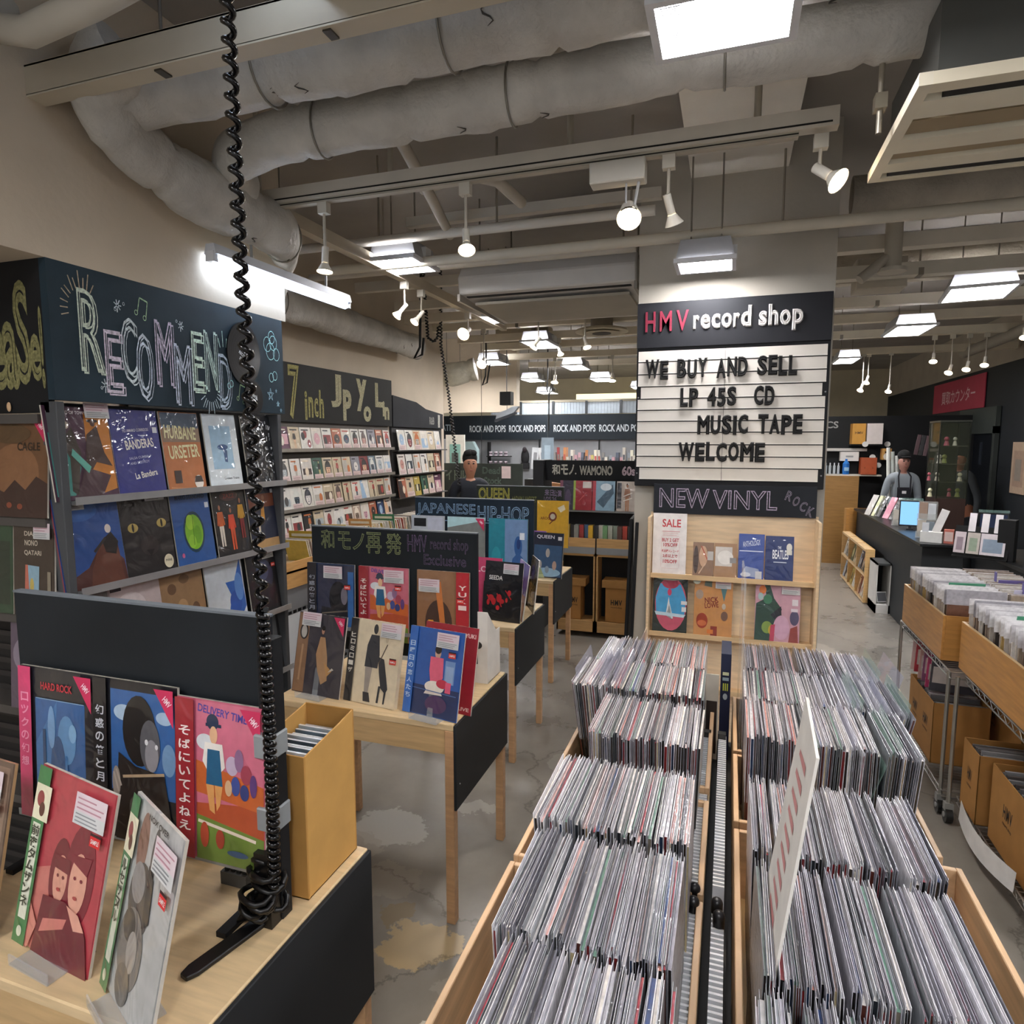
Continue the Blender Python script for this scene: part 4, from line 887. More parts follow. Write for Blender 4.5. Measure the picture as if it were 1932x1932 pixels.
# ---------------- second table
Z2 = .7615
sleeve('record with a tan-coated man and an oval portrait, front left of the second table', (-1.515,2.075,Z2), -6, 12, '#37343c',
  [('r',.01,.01,.24,.99,'#8c6a4e'),('e',.14,.76,.09,.10,'#1d1a19'),('e',.14,.76,.06,.08,'#b4b0a8'),('l',(.12,.15),(.14,.6),.03,'#b08a68')]+[('p',[(.50,.72),(.60,.72),(.68,.48),(.72,.20),(.60,.14),(.50,.30),(.44,.5)],'#ad8660'),('e',.545,.80,.03,.045,'#b98a70'),('e',.55,.83,.035,.03,'#1a1615'),('p',[(.62,.42),(.80,.32),(.70,.24)],'#b98b55'),('p',[(.72,.30),(.84,.34),(.80,.36)],'#c9c2b4')], price_at=(.10,.84), promo=True)
easel(-1.515,2.058,.7605,-6, label='clear acrylic stand under the tan coat record')
sleeve('cream record with two standing figures in black, centre front of the second table', (-1.265,2.06,Z2), -8, 12, '#dccdaf',
  [('e',.50,.90,.045,.06,'#20242c'),('p',[(.42,.83),(.58,.83),(.62,.60),(.60,.44),(.34,.44),(.36,.7)],'#262b35'),('p',[(.36,.44),(.50,.44),(.46,.14),(.38,.14)],'#9d938a'),('p',[(.36,.14),(.48,.14),(.52,.03),(.38,.03)],'#1d2028'),
   ('e',.74,.80,.03,.045,'#c9b89c'),('p',[(.60,.58),(.72,.56),(.80,.34),(.84,.22),(.80,.16),(.70,.22),(.64,.4)],'#1f242e'),('p',[(.66,.24),(.70,.24),(.68,.04),(.64,.04)],'#1f242e'),('p',[(.78,.2),(.82,.2),(.80,.04),(.77,.04)],'#1f242e'),('l',(.62,.5),(.76,.74),.012,'#4a4038')],
  obi=(0,.15,'#1a1a1e','ヒロミローザ','#d9d4c8'), price_at=(.62,.82), dot=(.84,.52,'#d23a2f'), t=.02, edge='#d8cbb2')
sleeve('blue record with a seated figure in pink, right front of the second table', (-1.00,2.035,Z2), -10, 12, '#2257a4',
  [('r',.01,.01,.99,.34,'#1b2f5c'),('r',.70,.40,.88,.66,'#6f92c4'),('r',.72,.40,.86,.60,'#8fa9cc'),('e',.55,.73,.055,.07,'#caa08c'),('e',.55,.77,.06,.05,'#241b1c'),('p',[(.42,.68),(.66,.68),(.68,.46),(.62,.38),(.46,.38),(.42,.52)],'#e0607c'),('e',.54,.34,.18,.07,'#e8dfd2'),('e',.68,.39,.11,.05,'#c2304a'),('r',.74,.30,.84,.42,'#e05a7c'),('p',[(.4,.30),(.66,.30),(.70,.26),(.36,.25)],'#ded4c8'),('e',.6,.15,.2,.10,'#4a2f5a'),('l',(.1,.3),(.95,.28),.01,'#4a6aa0')],
  obi=(0,.15,'#2a66b8','日曜日の恋人たち','#b8d4ea'), price_at=(.52,.80), dot=(.76,.70,'#d23a2f'))
easel(-1.00,2.018,.7605,-10, label='clear acrylic stand under the blue record with a pink figure')
sleeve('red record half hidden behind the blue one on the second table', (-.975,2.105,Z2), -10, 12, '#9c2030', [('t','YUKI',.86,.90,.2,.05,'#e8c8c2'),('t','LIVE',.86,.06,.2,.04,'#e8c8c2'),('r',.1,.1,.6,.8,'#702028')])
# records on the second board (ledge height)
B2 = .905
sleeve('dark blue record with a figure in black robes, left on the second board', (-1.635,2.375,B2), 0, 2, '#23395c', [('r',.2,.02,.98,.98,'#2c3148'),('e',.66,.52,.20,.24,'#14151c'),('e',.78,.56,.07,.12,'#74707c'),('p',[(.2,.0),(.95,.0),(.85,.35),(.3,.4)],'#191c26'),('l',(.3,.30),(.85,.36),.02,'#6a6258'),('r',.86,.1,.98,.9,'#3168a8')], obi=(0,.2,'#181a22','幻惑の笛と月','#9aa0ac'), price_at=(.36,.80), dot=(.80,.66,'#d8342c'), h=.318)
sleeve('pink cartoon record with a red Japanese strip, centre of the second board', (-1.375,2.375,B2), 0, 2, '#c0566a', girl_parade('#c76a7c'), obi=(0,.20,'#98202c','そばにいてよ','#efe4dc'), price_at=(.52,.80), dot=(.74,.70,'#d8342c'), h=.318)
sleeve('brown record with golden legs and a red strip, right on the second board', (-1.10,2.375,B2), 0, 2, '#8f6748', [('e',.42,.3,.26,.32,'#43302a'),('p',[(.34,.86),(.46,.86),(.52,.5),(.56,.2),(.48,.12),(.42,.45)],'#c9783c'),('p',[(.22,.35),(.32,.35),(.36,.1),(.26,.06)],'#e0952f'),('p',[(.42,.2),(.56,.22),(.50,.06),(.40,.06)],'#d98a30'),('e',.2,.8,.15,.1,'#a9836a')], obi=(1,.24,'#b3202e','YUKI','#f0d8d2'), price_at=(.05,.72), dot=(.78,.60,'#d8342c'), h=.318)
# white magazine box behind board 2 at the right
t = empty('file_box', 'white cardboard file box at the back right corner of the second table', 'box', (-.955,2.475,.7605))
mb = MB(); mb.prism([(-.07,0),(.075,0),(.075,.20),(.03,.20),(-.07,.30)], .040, .043, '#dcd8d0', axis='x'); mb.prism([(-.07,0),(.075,0),(.075,.20),(-.07,.30)], -.045, -.042, '#dcd8d0', axis='x'); mb.box(-.045,.043,-.073,-.07,0,.30,'#e0dcd4'); mb.box(-.045,.043,.075,.078,0,.12,'#e0dcd4'); mb.box(-.045,.043,-.07,.075,0,.003,'#c8c4bc'); mb.build('box_body', 'card', t)
mb = MB(); mb.disc((.0,-.0735,.16), .016, '#2c2a28', sc=1.2); mb.build('finger_hole', 'matte', t)

# ---------------- third table
sleeve('black record with red splashes, front right of the third table', (-1.175,3.30,Z2), -8, 9, '#14151a',
  [('t','SEEDA',.30,.72,.36,.075,'#e3e0da')]+[('e',x,y,a,b_,'#c4262e') for x,y,a,b_ in ((.2,.38,.08,.05),(.28,.32,.06,.06),(.42,.38,.07,.07),(.5,.33,.06,.04),(.68,.48,.05,.05),(.62,.36,.03,.04),(.4,.22,.05,.04),(.14,.30,.04,.05))]+[('l',(.1,.42),(.3,.26),.02,'#c4262e'),('l',(.36,.46),(.5,.24),.02,'#c4262e'),('l',(.58,.52),(.74,.38),.015,'#c4262e')], price_at=(.50,.80), h=.33)
sleeve('violet and orange record peeping out behind the black splashed record', (-1.115,3.42,Z2), -60, 8, '#8f6fb0', [('r',.0,.5,.5,1,'#c9a6d8'),('r',.5,.0,1,.45,'#a8623c'),('e',.5,.6,.2,.1,'#6a3f94')])
sleeve('brown gold record behind the red splashed record at the table edge', (-1.10,3.60,Z2), -62, 6, '#5c4a2c', [('r',.1,.1,.9,.5,'#8a6a34'),('t','TRIO',.5,.2,.5,.08,'#c9a24a'),('e',.5,.7,.2,.15,'#463060')])
sleeve('pink red record half hidden at the left of the red splashed record', (-1.325,3.37,Z2), -4, 9, '#c9406a', [('r',.55,.1,.95,.6,'#2c2a30'),('t','LOVE',.6,.8,.5,.1,'#f0c0cc')], h=.335)
sleeve('teal record with a faceless blue figure, right on the hip-hop board', (-1.255,3.655,.945), 0, 2, '#1f8294', [('r',.42,.01,.99,.99,'#6f8db5'),('e',.76,.52,.10,.18,'#2a5a94'),('p',[(.55,.0),(.95,.0),(.88,.32),(.76,.42),(.62,.3)],'#2f5c96'),('e',.77,.56,.05,.09,'#1c3a70'),('e',.2,.3,.12,.2,'#2a93a2'),('r',.80,.64,.92,.76,'#e3e8ec')], h=.345, w_=.25)
sleeve('grey record with a pink corner label, centre of the hip-hop board', (-1.53,3.655,.945), 0, 2, '#7b7f7c', [('p',[(0,.8),(1,.95),(1,1),(0,1)],'#b8dce0'),('e',.5,.4,.3,.3,'#8c7c94'),('p',[(.3,0),(.5,.0),(.45,.5)],'#7a55b8')], h=.345, w_=.25, promo=True)
sleeve('silver record with a black window, left on the hip-hop board', (-1.79,3.655,.945), 0, 2, '#b9bfc6', [('r',.08,.80,.45,.95,'#1d2024'),('r',.5,.5,.95,.97,'#c2c6d4')], h=.345, w_=.23)
# ---------------- fourth table
sleeve('deep yellow record with a small spiked emblem, right on the fourth chalkboard', (-1.27,4.755,.945), 0, 2, '#d9a92c', [('e',.5,.66,.13,.10,'#7a3a24'),('e',.5,.66,.08,.06,'#c9c2b4'),('t','AROG',.26,.62,.3,.06,'#7a4a1c'),('l',(.4,.5),(.55,.6),.02,'#6a3a1c'),('p',[(.65,.85),(.85,.92),(.9,.82),(.75,.75)],'#f0e6c8')], h=.36, w_=.25)
sleeve('dark blue record with four faint faces on the fourth table', (-1.245,4.50,Z2), -8, 8, '#22283a', [('r',.03,.03,.97,.72,'#3c5a7c'),('e',.5,.12,.45,.1,'#9cc0d8'),('t','QUEEN',.40,.90,.6,.09,'#e6e6ea'),('e',.5,.55,.07,.10,'#b9b0a8'),('e',.25,.28,.07,.10,'#b0a8a4'),('e',.74,.28,.07,.10,'#c0a090'),('e',.5,.18,.07,.08,'#8fa0b0'),('r',.82,.84,.95,.92,'#e4e4e4')], h=.33)
sleeve('violet record half hidden left of the record with four faint faces', (-1.40,4.58,Z2), -6, 8, '#9a6ab8', [('r',.1,.1,.5,.9,'#c8a0d8'),('r',.6,.2,.9,.8,'#5f3f86')], h=.33)
sleeve('pale green record lying against the inner edge of the fourth table', (-1.30,4.47,.7615), 40, 25, '#b3bd8a', [('r',.2,.2,.8,.8,'#8f9c70'),('r',.3,.6,.7,.75,'#e2e6da')], w_=.15, h=.13)

# ================================================================ large chalkboard shelf unit on the left
GREY = '#4a4b4d'
t = empty('display_shelf', 'dark shelf unit carrying the large RECOMMEND chalkboard and rows of records', 'shelf', (-2.05, 1.52, 0))
mb = MB(); mb.box(-.09,-.07,.05,1.10,.0,1.88,'#3b3d40'); mb.build('back_panel', 'paint', t)
mb = MB(); mb.box(-.07,.0,.0,.028,.0,1.88,'#4d4f52'); mb.build('corner_post', 'paint', t, bevel=.002)
mb = MB(); mb.box(-.07,.0,1.075,1.10,.0,1.88,'#4d4f52'); mb.build('end_post', 'paint', t, bevel=.002)
mb = MB(); mb.box(-.03,.0,.0,1.13,1.885,2.325,'#263640'); cb = mb.build('chalkboard', 'chalkboard', t)
mb = MB(); mb.box(-1.08,-.0305,.0,.02,1.845,2.325,'#1d1e20'); cb2 = mb.build('chalkboard', 'chalkboard', t, label='darker end face of the chalkboard with yellow green lettering')
for z in (1.555,1.25,.945,.64,.33):
    mb = MB(); mb.box(-.07,.02,.028,1.10,z-.012,z,'#7b7c7d'); mb.box(.018,.021,.028,1.10,z-.012,z+.014,'#a6a7a8'); mb.build('shelf_board', 'steel', t)
for z in (1.84,1.50,1.165,.83,.5):
    mb = MB(); mb.box(-1.08,-.07,-.012,.10,z-.03,z,'#56524f'); mb.build('shelf_board', 'paint', t)
mb = MB(); mb.box(-1.08,-.07,.10,.12,0,1.845,'#2b2a2a'); 
for k in range(34): mb.box(-1.08,-.07,.092,.10,.05+k*.052,.07+k*.052,'#3d3a39')
mb.build('slotted_back', 'paint', t)
# chalk lettering of the RECOMMEND board; outlines written letter by letter on the +X face
def chalk_on_x(parent, items, X=.0015, col=CHALKW, mtl='chalk', name='chalk_lettering', outline=.02):
    mb = MB()
    M0 = Matrix(((0,-1,0,X),(1,0,0,0),(0,0,1,0),(0,0,0,1)))      # (x,y,z)->( -y+X, x, z)
    for it in items:
        tmp = MB()
        if it[0] == 't':
            _, ch, y, z, wd, ht, c = it[:7]; put_text(tmp, ch, y, z, wd, ht, c or col, outline=it[7] if len(it) > 7 else outline, th=.0006, rot=R(it[8]) if len(it) > 8 else 0)
        elif it[0] == 'l':
            (y1,z1),(y2,z2),w_,c = it[1:5]; p=Vector((y1,z1)); q_=Vector((y2,z2)); d=(q_-p).normalized()*w_/2; nn=Vector((-d.y,d.x))
            tmp.add([(p.x+nn.x,-.0004,p.y+nn.y),(p.x-nn.x,-.0004,p.y-nn.y),(q_.x-nn.x,-.0004,q_.y-nn.y),(q_.x+nn.x,-.0004,q_.y+nn.y)], [(0,1,2,3)], c or col)
        elif it[0] == 'c':
            _, y, z, r, w_, c = it; n = 20; 
            vs = [(y+(r)*math.cos(6.2832*i/n)*.75,-.0004,z+(r)*math.sin(6.2832*i/n)) for i in range(n)]+[(y+(r-w_)*math.cos(6.2832*i/n)*.75,-.0004,z+(r-w_)*math.sin(6.2832*i/n)) for i in range(n)]
            tmp.add(vs, [(i,(i+1)%n,n+(i+1)%n,n+i) for i in range(n)], c or col)
        mb.add(tmp.v, tmp.f, [None]*0 or '#fff', 0, M=M0); mb.c[-len(tmp.f):] = tmp.c if tmp.f else mb.c[-0:]
    return mb.build(name, mtl, parent)
yo = -1.52     # unit origin
def Yy(y): return y+yo
let = []
for ch, y0, y1, z0, z1, c in (('R',1.61,1.705,1.985,2.255,'#c8d4c4'),('E',1.70,1.775,1.92,2.135,'#cfc6d4'),('C',1.765,1.835,1.96,2.19,'#c9d6da'),('O',1.825,1.90,1.905,2.145,'#ccd8e4'),('M',1.91,2.00,1.965,2.205,'#c9c2d6'),('M',1.995,2.085,1.90,2.13,'#c2ccdc'),('E',2.085,2.15,1.955,2.19,'#cfe6d8'),('N',2.15,2.225,1.965,2.205,'#c3dcd6'),('D',2.225,2.30,1.895,2.12,'#b8cadb')):
    let.append(('t', ch, Yy((y0+y1)/2), (z0+z1)/2, (y1-y0)*.88, z1-z0, c, .018))
    let.append(('t', ch, Yy((y0+y1)/2+.009), (z0+z1)/2-.008, (y1-y0)*.88, z1-z0, c, .009))
def burst(y, z, r0, r1, a0, a1, n, c):
    return [('l', (Yy(y)+math.cos(a0+(a1-a0)*i/(n-1))*r0*.75, z+math.sin(a0+(a1-a0)*i/(n-1))*r0), (Yy(y)+math.cos(a0+(a1-a0)*i/(n-1))*r1*.75, z+math.sin(a0+(a1-a0)*i/(n-1))*r1*(1+.2*(i%2))), .0035, c) for i in range(n)]
let += burst(1.635,2.185,.07,.105,1.0,3.4,11,'#b5a58c')+burst(2.265,2.06,.09,.13,-.1,1.9,9,'#bfe3da')+burst(2.18,1.965,.05,.085,-2.6,-.3,10,'#b9cfd8')
for (y,z,s) in ((1.765,2.225,.02),(1.70,1.945,.022),(2.04,2.20,.018)): let += burst(y,z,.004,s,0,5.5,7,'#c9d6dc')
for (y,z) in ((1.685,1.935),(1.79,2.235),(1.755,2.21),(2.02,2.215)): let.append(('c', Yy(y), z, .006, .002, '#c9d6dc'))
for (y,z,k) in ((1.845,2.215,1.),(2.34,1.94,1.1)):
    let += [('l',(Yy(y),z),(Yy(y)+.012,z+.055*k),.003,'#a8c8a0'),('l',(Yy(y)+.012,z+.055*k),(Yy(y)+.045,z+.045*k),.005,'#a8c8a0'),('l',(Yy(y)+.045,z+.045*k),(Yy(y)+.036,z-.012),.003,'#a8c8a0'),('c',Yy(y)-.005,z,.010,.003,'#a8c8a0'),('c',Yy(y)+.030,z-.014,.010,.003,'#a8c8a0')]
for (y,z,r) in ((2.54,2.20,.035),(2.58,2.21,.035),(2.56,2.17,.04),(2.60,2.16,.03),(2.57,2.235,.03),(2.56,2.05,.022),(2.585,2.06,.022),(2.30,2.0,.016),(2.285,1.99,.014)): let.append(('c', Yy(y), z, r, .0035, '#a9e0e4'))
for (y,z,r) in ((2.55,1.97,.03),(2.60,1.93,.014),(2.33,2.195,.02),(2.62,1.90,.01),(2.59,1.99,.009)):
    P5 = [(Yy(y)+math.cos(1.57+i*2*math.pi*2/5)*r*.75, z+math.sin(1.57+i*2*math.pi*2/5)*r) for i in range(6)]
    let += [('l', P5[i], P5[i+1], .003, '#9fc6d8') for i in range(5)]
chalk_on_x(cb, let)
# yellowish lettering on the end face, "aSe!"
mb = MB()
for ch, x, z, wd, ht in (('l',-.30,2.10,.05,.30),('e',-.245,2.02,.10,.20),('a',-.185,2.03,.085,.22),('S',-.125,2.10,.085,.33),('e',-.072,2.02,.06,.15),('!',-.042,2.05,.018,.26)):
    put_text(mb, ch, x, z, wd*.8, ht, '#7f7c52', y=-.001, outline=.035, th=.0006); put_text(mb, ch, x, z, wd*.6, ht*.93, '#8f8a5c', y=-.001, outline=.012, th=.0006)
mb.build('chalk_lettering', 'chalk', cb2)
mb = MB(); mb.ball((-.205,-.006,1.865),.012,'#d8b48c',sc=(.8,.3,1.3)); mb.build('chalk_doll', 'card', cb2)
# promotional discs stuck on the chalkboard
def disc_rec(label, y, z, r, word):
    t = empty('vinyl_record', label, 'record', (-2.045, y, z))
    mb = MB(); mb.cyl((0,0,0),(.006,0,0), r, '#0b0b0e', n=40, sc=(1,.75) if False else (1,1))
    # squash sideways like everything else of this shop
    mb.v = [(p[0], p[1]*.75, p[2]) for p in mb.v]; mb.build('disc', 'vinyl', t)
    mb = MB()
    for k in range(5):
        rr = r*(.95-.12*k); n = 36; vs = [(.0063, math.cos(6.2832*i/n)*rr*.75, math.sin(6.2832*i/n)*rr) for i in range(n)]+[(.0063, math.cos(6.2832*i/n)*(rr-.0012)*.75, math.sin(6.2832*i/n)*(rr-.0012)) for i in range(n)]
        mb.add(vs, [(i,(i+1)%n,n+(i+1)%n,n+i) for i in range(n)], '#26262b')
    mb.build('groove', 'vinyl', t)
    M0 = Matrix(((0,-1,0,.0075),(1,0,0,0),(0,0,1,0),(0,0,0,1))); tmp = MB()
    put_text(tmp, word, 0, r*.14, r*.50, r*.20, '#dfe6ea', bold=.03, rot=R(-32)); put_text(tmp, 'RECORD', -r*.06, -r*.06, r*.42, r*.10, '#dfe6ea', bold=.02, rot=R(-32)); put_text(tmp, 'SHOP', -r*.1, -r*.22, r*.3, r*.10, '#dfe6ea', bold=.02, rot=R(-32))
    tmp.add([(r*.10,0,-r*.05),(r*.22,0,r*.22),(r*.28,0,-r*.10)], [(0,1,2)], '#dfe6ea')
    mb = MB(); mb.add(tmp.v, tmp.f, '#fff', M=M0); mb.c = tmp.c; mb.build('logo_print', 'card', t)
disc_rec('large black vinyl disc fixed on the chalkboard behind the spiral cord', 2.375, 2.135, .135, 'HMV')
disc_rec('small black vinyl disc fixed under the large disc on the chalkboard', 2.425, 1.945, .078, 'HMV')

XF = -2.065
def wall_rec(label, yc, z, bg, art, **k): return sleeve(label, (XF, yc, z), 90, 7, bg, art, **k)
wall_rec('teal and orange record with two shadowy musicians, first on the top shelf', 1.625, 1.556, '#4a2c3f', [('p',[(.03,.05),(.30,.05),(.45,.35),(.25,.70),(.03,.72)],'#3f8f86'),('p',[(.55,.02),(.98,.1),(.98,.95),(.6,.95)],'#c27a2c'),('p',[(.2,.62),(.38,.78),(.48,.5),(.34,.05),(.26,.1),(.3,.45)],'#3a3026'),('e',.30,.80,.05,.04,'#b9a894'),('p',[(.6,.7),(.78,.8),(.85,.5),(.95,.35),(.7,.4),(.5,.2),(.55,.5)],'#3c2620'),('e',.72,.85,.09,.02,'#241a18'),('e',.72,.83,.04,.04,'#5b4034'),('p',[(.3,.0),(.7,.0),(.9,.25),(.5,.35)],'#4a3238'),('p',[(.35,.55),(.6,.35),(.55,.28),(.32,.48)],'#5fae9e'),('t','CALI SOUND OF TOWN',.34,.935,.6,.035,'#cfc4c8')], w_=.232, price_at=(.60,.88))
wall_rec('royal blue record with curved white lettering on the top shelf', 1.845, 1.556, '#2a2f7c', [('t','BANDERAS',.55,.60,.60,.11,'#e9e6de',6),('t','YO AMARO CORRIDOS',.5,.76,.55,.035,'#cfd0e0',4),('t','SALSA CUMBIA',.5,.44,.42,.03,'#aeb2d4',6),('t','AND DESTROY',.5,.38,.42,.03,'#aeb2d4',6),('t','La Bandera',.6,.24,.48,.075,'#e9e6de',8),('r',.86,.73,.96,.80,'#d8dce6')], w_=.205)
wall_rec('orange desert record with cream graffiti lettering on the top shelf', 2.055, 1.556, '#b87244', [('r',.01,.80,.99,.99,'#3f5064'),('r',.01,.62,.99,.80,'#8a7460'),('t','HURBANE',.48,.74,.82,.17,'#e5dfae',-3),('t','URSETER',.52,.50,.80,.17,'#e5dfae',3),('r',.18,.1,.36,.26,'#3a2a24'),('e',.80,.10,.12,.09,'#e8e2d8'),('p',[(.68,.10),(.92,.10),(.88,.18),(.72,.18)],'#3d3430'),('l',(.05,.05),(.5,.02),.02,'#c98a5c')], w_=.19)
wall_rec('white framed record with a small blue picture on the top shelf', 2.27, 1.556, '#d6e2ea', [('r',.16,.25,.80,.84,'#9cc0dc'),('e',.5,.55,.16,.04,'#3f5f8f'),('p',[(.5,.55),(.62,.5),(.60,.34),(.52,.35)],'#2f4f80'),('t','Broken Trains',.66,.12,.45,.03,'#4a5058')], w_=.19)
q_ = random.Random(3); scr = [('r',.01,.01,.99,.99,'#191c22')]
for k in range(90):
    x, y, a = q_.uniform(.06,.92), q_.uniform(.05,.93), q_.choice([-.9,.9,-.5,.6,1.4]); L2 = q_.uniform(.03,.07); scr.append(('l',(x,y),(min(.97,x+L2*math.cos(a)),min(.97,max(.02,y+L2*math.sin(a)))),.02,q_.choice(['#b9bfc6','#8c949c','#d4d8dc','#5c646c'])))
wall_rec('black record covered with scattered white marks, last on the top shelf', 2.50, 1.556, '#191c22', scr, w_=.195)
wall_rec('blue record with a small person crouching on a red rock, first on the second shelf', 1.635, 1.251, '#2c4f8f', [('p',[(0,0),(1,0),(.98,.25),(.85,.35),(.72,.28),(.6,.42),(.4,.22),(.2,.15)],'#53302a'),('p',[(.45,.2),(.62,.45),(.9,.5),(.95,.0),(.4,.0)],'#633a2c'),('e',.78,.62,.05,.05,'#d9cfc8'),('p',[(.66,.5),(.82,.58),(.92,.46),(.86,.32),(.70,.36)],'#2a2422'),('l',(.52,.38),(.72,.52),.03,'#3a3230'),('e',.35,.85,.3,.12,'#3560a4')], w_=.238, price_at=(.04,.86), edge='#7d2c3c')
wall_rec('black record with two yellow cat eyes on the second shelf', 1.865, 1.251, '#242021', [('e',.22,.58,.10,.055,'#b9a25c'),('e',.22,.58,.022,.05,'#15120f'),('e',.80,.60,.10,.055,'#b9a25c'),('e',.80,.60,.022,.05,'#15120f'),('e',.5,.35,.18,.12,'#332c2c'),('p',[(.42,.30),(.58,.30),(.5,.22)],'#1a1616'),('e',.84,.12,.10,.085,'#dcd3b8'),('t','PVINE',.84,.13,.13,.03,'#4a4234')], w_=.22, price_at=(.5,.88))
wall_rec('blue record with a large lime green fruit on the second shelf', 2.085, 1.251, '#2a5596', [('e',.5,.42,.27,.27,'#1f3f52'),('e',.5,.42,.23,.23,'#7cb52c'),('e',.42,.55,.10,.10,'#9fce3c'),('e',.58,.38,.10,.12,'#6aa324'),('e',.42,.30,.10,.09,'#8cc238'),('l',(.5,.62),(.46,.25),.008,'#4c7a1c'),('t','MARIO STANDARD',.5,.88,.75,.06,'#16304e'),('e',.14,.14,.035,.03,'#c05a8a'),('r',.86,.72,.96,.79,'#d4dce4')], w_=.20)
wall_rec('black record with dancers in orange and red on the second shelf', 2.30, 1.251, '#1d191a', fig(.18,.15,.6,'#a87054','#c9622c','#d8d0c4')+fig(.5,.08,.62,'#a06a50','#d84a2c','#c9522c')+fig(.82,.22,.6,'#a87054','#cf9a2c','#7a1f1c')+[('e',.5,.84,.28,.07,'#4a2c28'),('t','ZAZZ',.5,.84,.35,.06,'#8f3a2c')], w_=.195)
wall_rec('dark blue record with a seated figure in yellow, last on the second shelf', 2.505, 1.251, '#1a2036', [('r',.05,.62,.95,.82,'#6f3a22'),('r',.01,.01,.99,.14,'#b08c5c'),('p',[(.5,.70),(.58,.72),(.55,.42),(.40,.44)],'#c98f34'),('e',.57,.76,.05,.04,'#8a5a40'),('p',[(.3,.46),(.5,.44),(.48,.38),(.36,.38),(.34,.14),(.28,.14)],'#cfc8ba'),('r',.86,.82,.95,.88,'#dfe3ea')], w_=.19)
wall_rec('pale pink record with wrinkled wrapping, third shelf beside the beige one', 1.80, .946, '#c4b4b2', [('e',.4,.6,.3,.2,'#d6c9c8'),('r',.06,.84,.26,.96,'#26262a'),('e',.7,.4,.2,.2,'#a89c9e')], w_=.225)
wall_rec('grey record at the far left of the third shelf', 1.60, .946, '#77706c', [('e',.5,.5,.3,.3,'#524c4a')], w_=.2)
wall_rec('tan record with brown sketchy masks on the third shelf', 2.02, .946, '#9c7a56', [('e',.25,.7,.1,.07,'#6f5238'),('e',.55,.8,.12,.06,'#7a5c3f'),('e',.45,.45,.12,.10,'#b9946a'),('e',.75,.35,.1,.12,'#6a4c34'),('l',(.2,.3),(.6,.2),.015,'#5c4430'),('r',.82,.88,.92,.95,'#e0dcd4')], w_=.215)
wall_rec('white record with a burst of cobalt blue on the third shelf', 2.25, .946, '#ccd3da', [('p',[(.95,.9),(.99,.2),(.8,.05),(.5,.15),(.62,.4),(.5,.6),(.75,.6)],'#2f62b4'),('e',.72,.3,.16,.16,'#2754a8'),('e',.85,.5,.12,.2,'#5c8cd0'),('t','echo',.18,.9,.2,.03,'#666d74')], w_=.22)
wall_rec('black record with a dark glossy portrait, last on the third shelf', 2.49, .946, '#141316', [('e',.55,.55,.3,.24,'#2a3048'),('e',.5,.62,.2,.14,'#42506e'),('e',.5,.3,.3,.14,'#1f1c22')], w_=.20, price_at=(.5,.80), dot=(.78,.66,'#d23a2f'))
wall_rec('dark framed record low on the fourth shelf of the chalkboard unit', 2.50, .641, '#26272a', [('r',.1,.1,.9,.9,'#5f6468')], w_=.19)
# end face records
sleeve('brown foggy record with small dark capitals at the left edge of the view', (-2.225,1.50,1.502), 0, 5, '#6f4c30', [('e',.4,.45,.45,.3,'#8a6040'),('p',[(0,0),(1,0),(1,.35),(.8,.42),(.6,.28),(.4,.38),(.2,.25),(0,.3)],'#3a2420'),('e',.3,.12,.05,.03,'#8f4a34'),('e',.5,.11,.05,.03,'#8f4a34'),('t','CAGLE',.66,.72,.42,.085,'#2c1c12'),('e',.3,.85,.4,.1,'#5a4228')], promo=True, w_=.25, h=.325)
sleeve('dark record behind the brown foggy one at the left edge', (-2.215,1.53,1.502), 0, 4, '#17171a', [('r',.8,.05,.98,.95,'#23262a')], w_=.25, h=.318)
sleeve('brown record with pale capitals and a small bright picture', (-2.195,1.50,1.167), 0, 4, '#3a2f28', [('t','DIA',.38,.90,.22,.05,'#cfc6b4'),('t','NONO',.44,.80,.32,.06,'#cfc6b4'),('t','QATARI',.48,.69,.42,.06,'#cfc6b4'),('p',[(.28,.18),(.62,.2),(.64,.55),(.3,.56)],'#8fb4c8'),('p',[(.28,.18),(.40,.2),(.36,.56),(.3,.56)],'#c9705c'),('e',.46,.34,.05,.08,'#c9b45c'),('r',.84,.2,.92,.5,'#8c8270')], w_=.19, h=.31, price_at=(.55,.85))
sleeve('green edged record cut by the left edge of the view', (-2.36,1.50,1.167), 0, 4, '#2a4a34', [('r',.5,.1,.9,.8,'#1e3226')], w_=.13, h=.31)
sleeve('patterned purple record low at the left edge of the view', (-2.22,1.50,.832), 0, 4, '#5c4f62', [('e',.3,.6,.25,.2,'#8a7f92'),('e',.7,.4,.25,.2,'#9a8c9c'),('e',.85,.75,.12,.1,'#b09a5c'),('e',.5,.15,.3,.08,'#7c2c34')], w_=.25)
sleeve('white box record on the low shelf at the left edge of the view', (-2.20,1.50,.502), 0, 4, '#cfd0d2', [('r',.3,.4,.8,.7,'#26272a')], w_=.25)

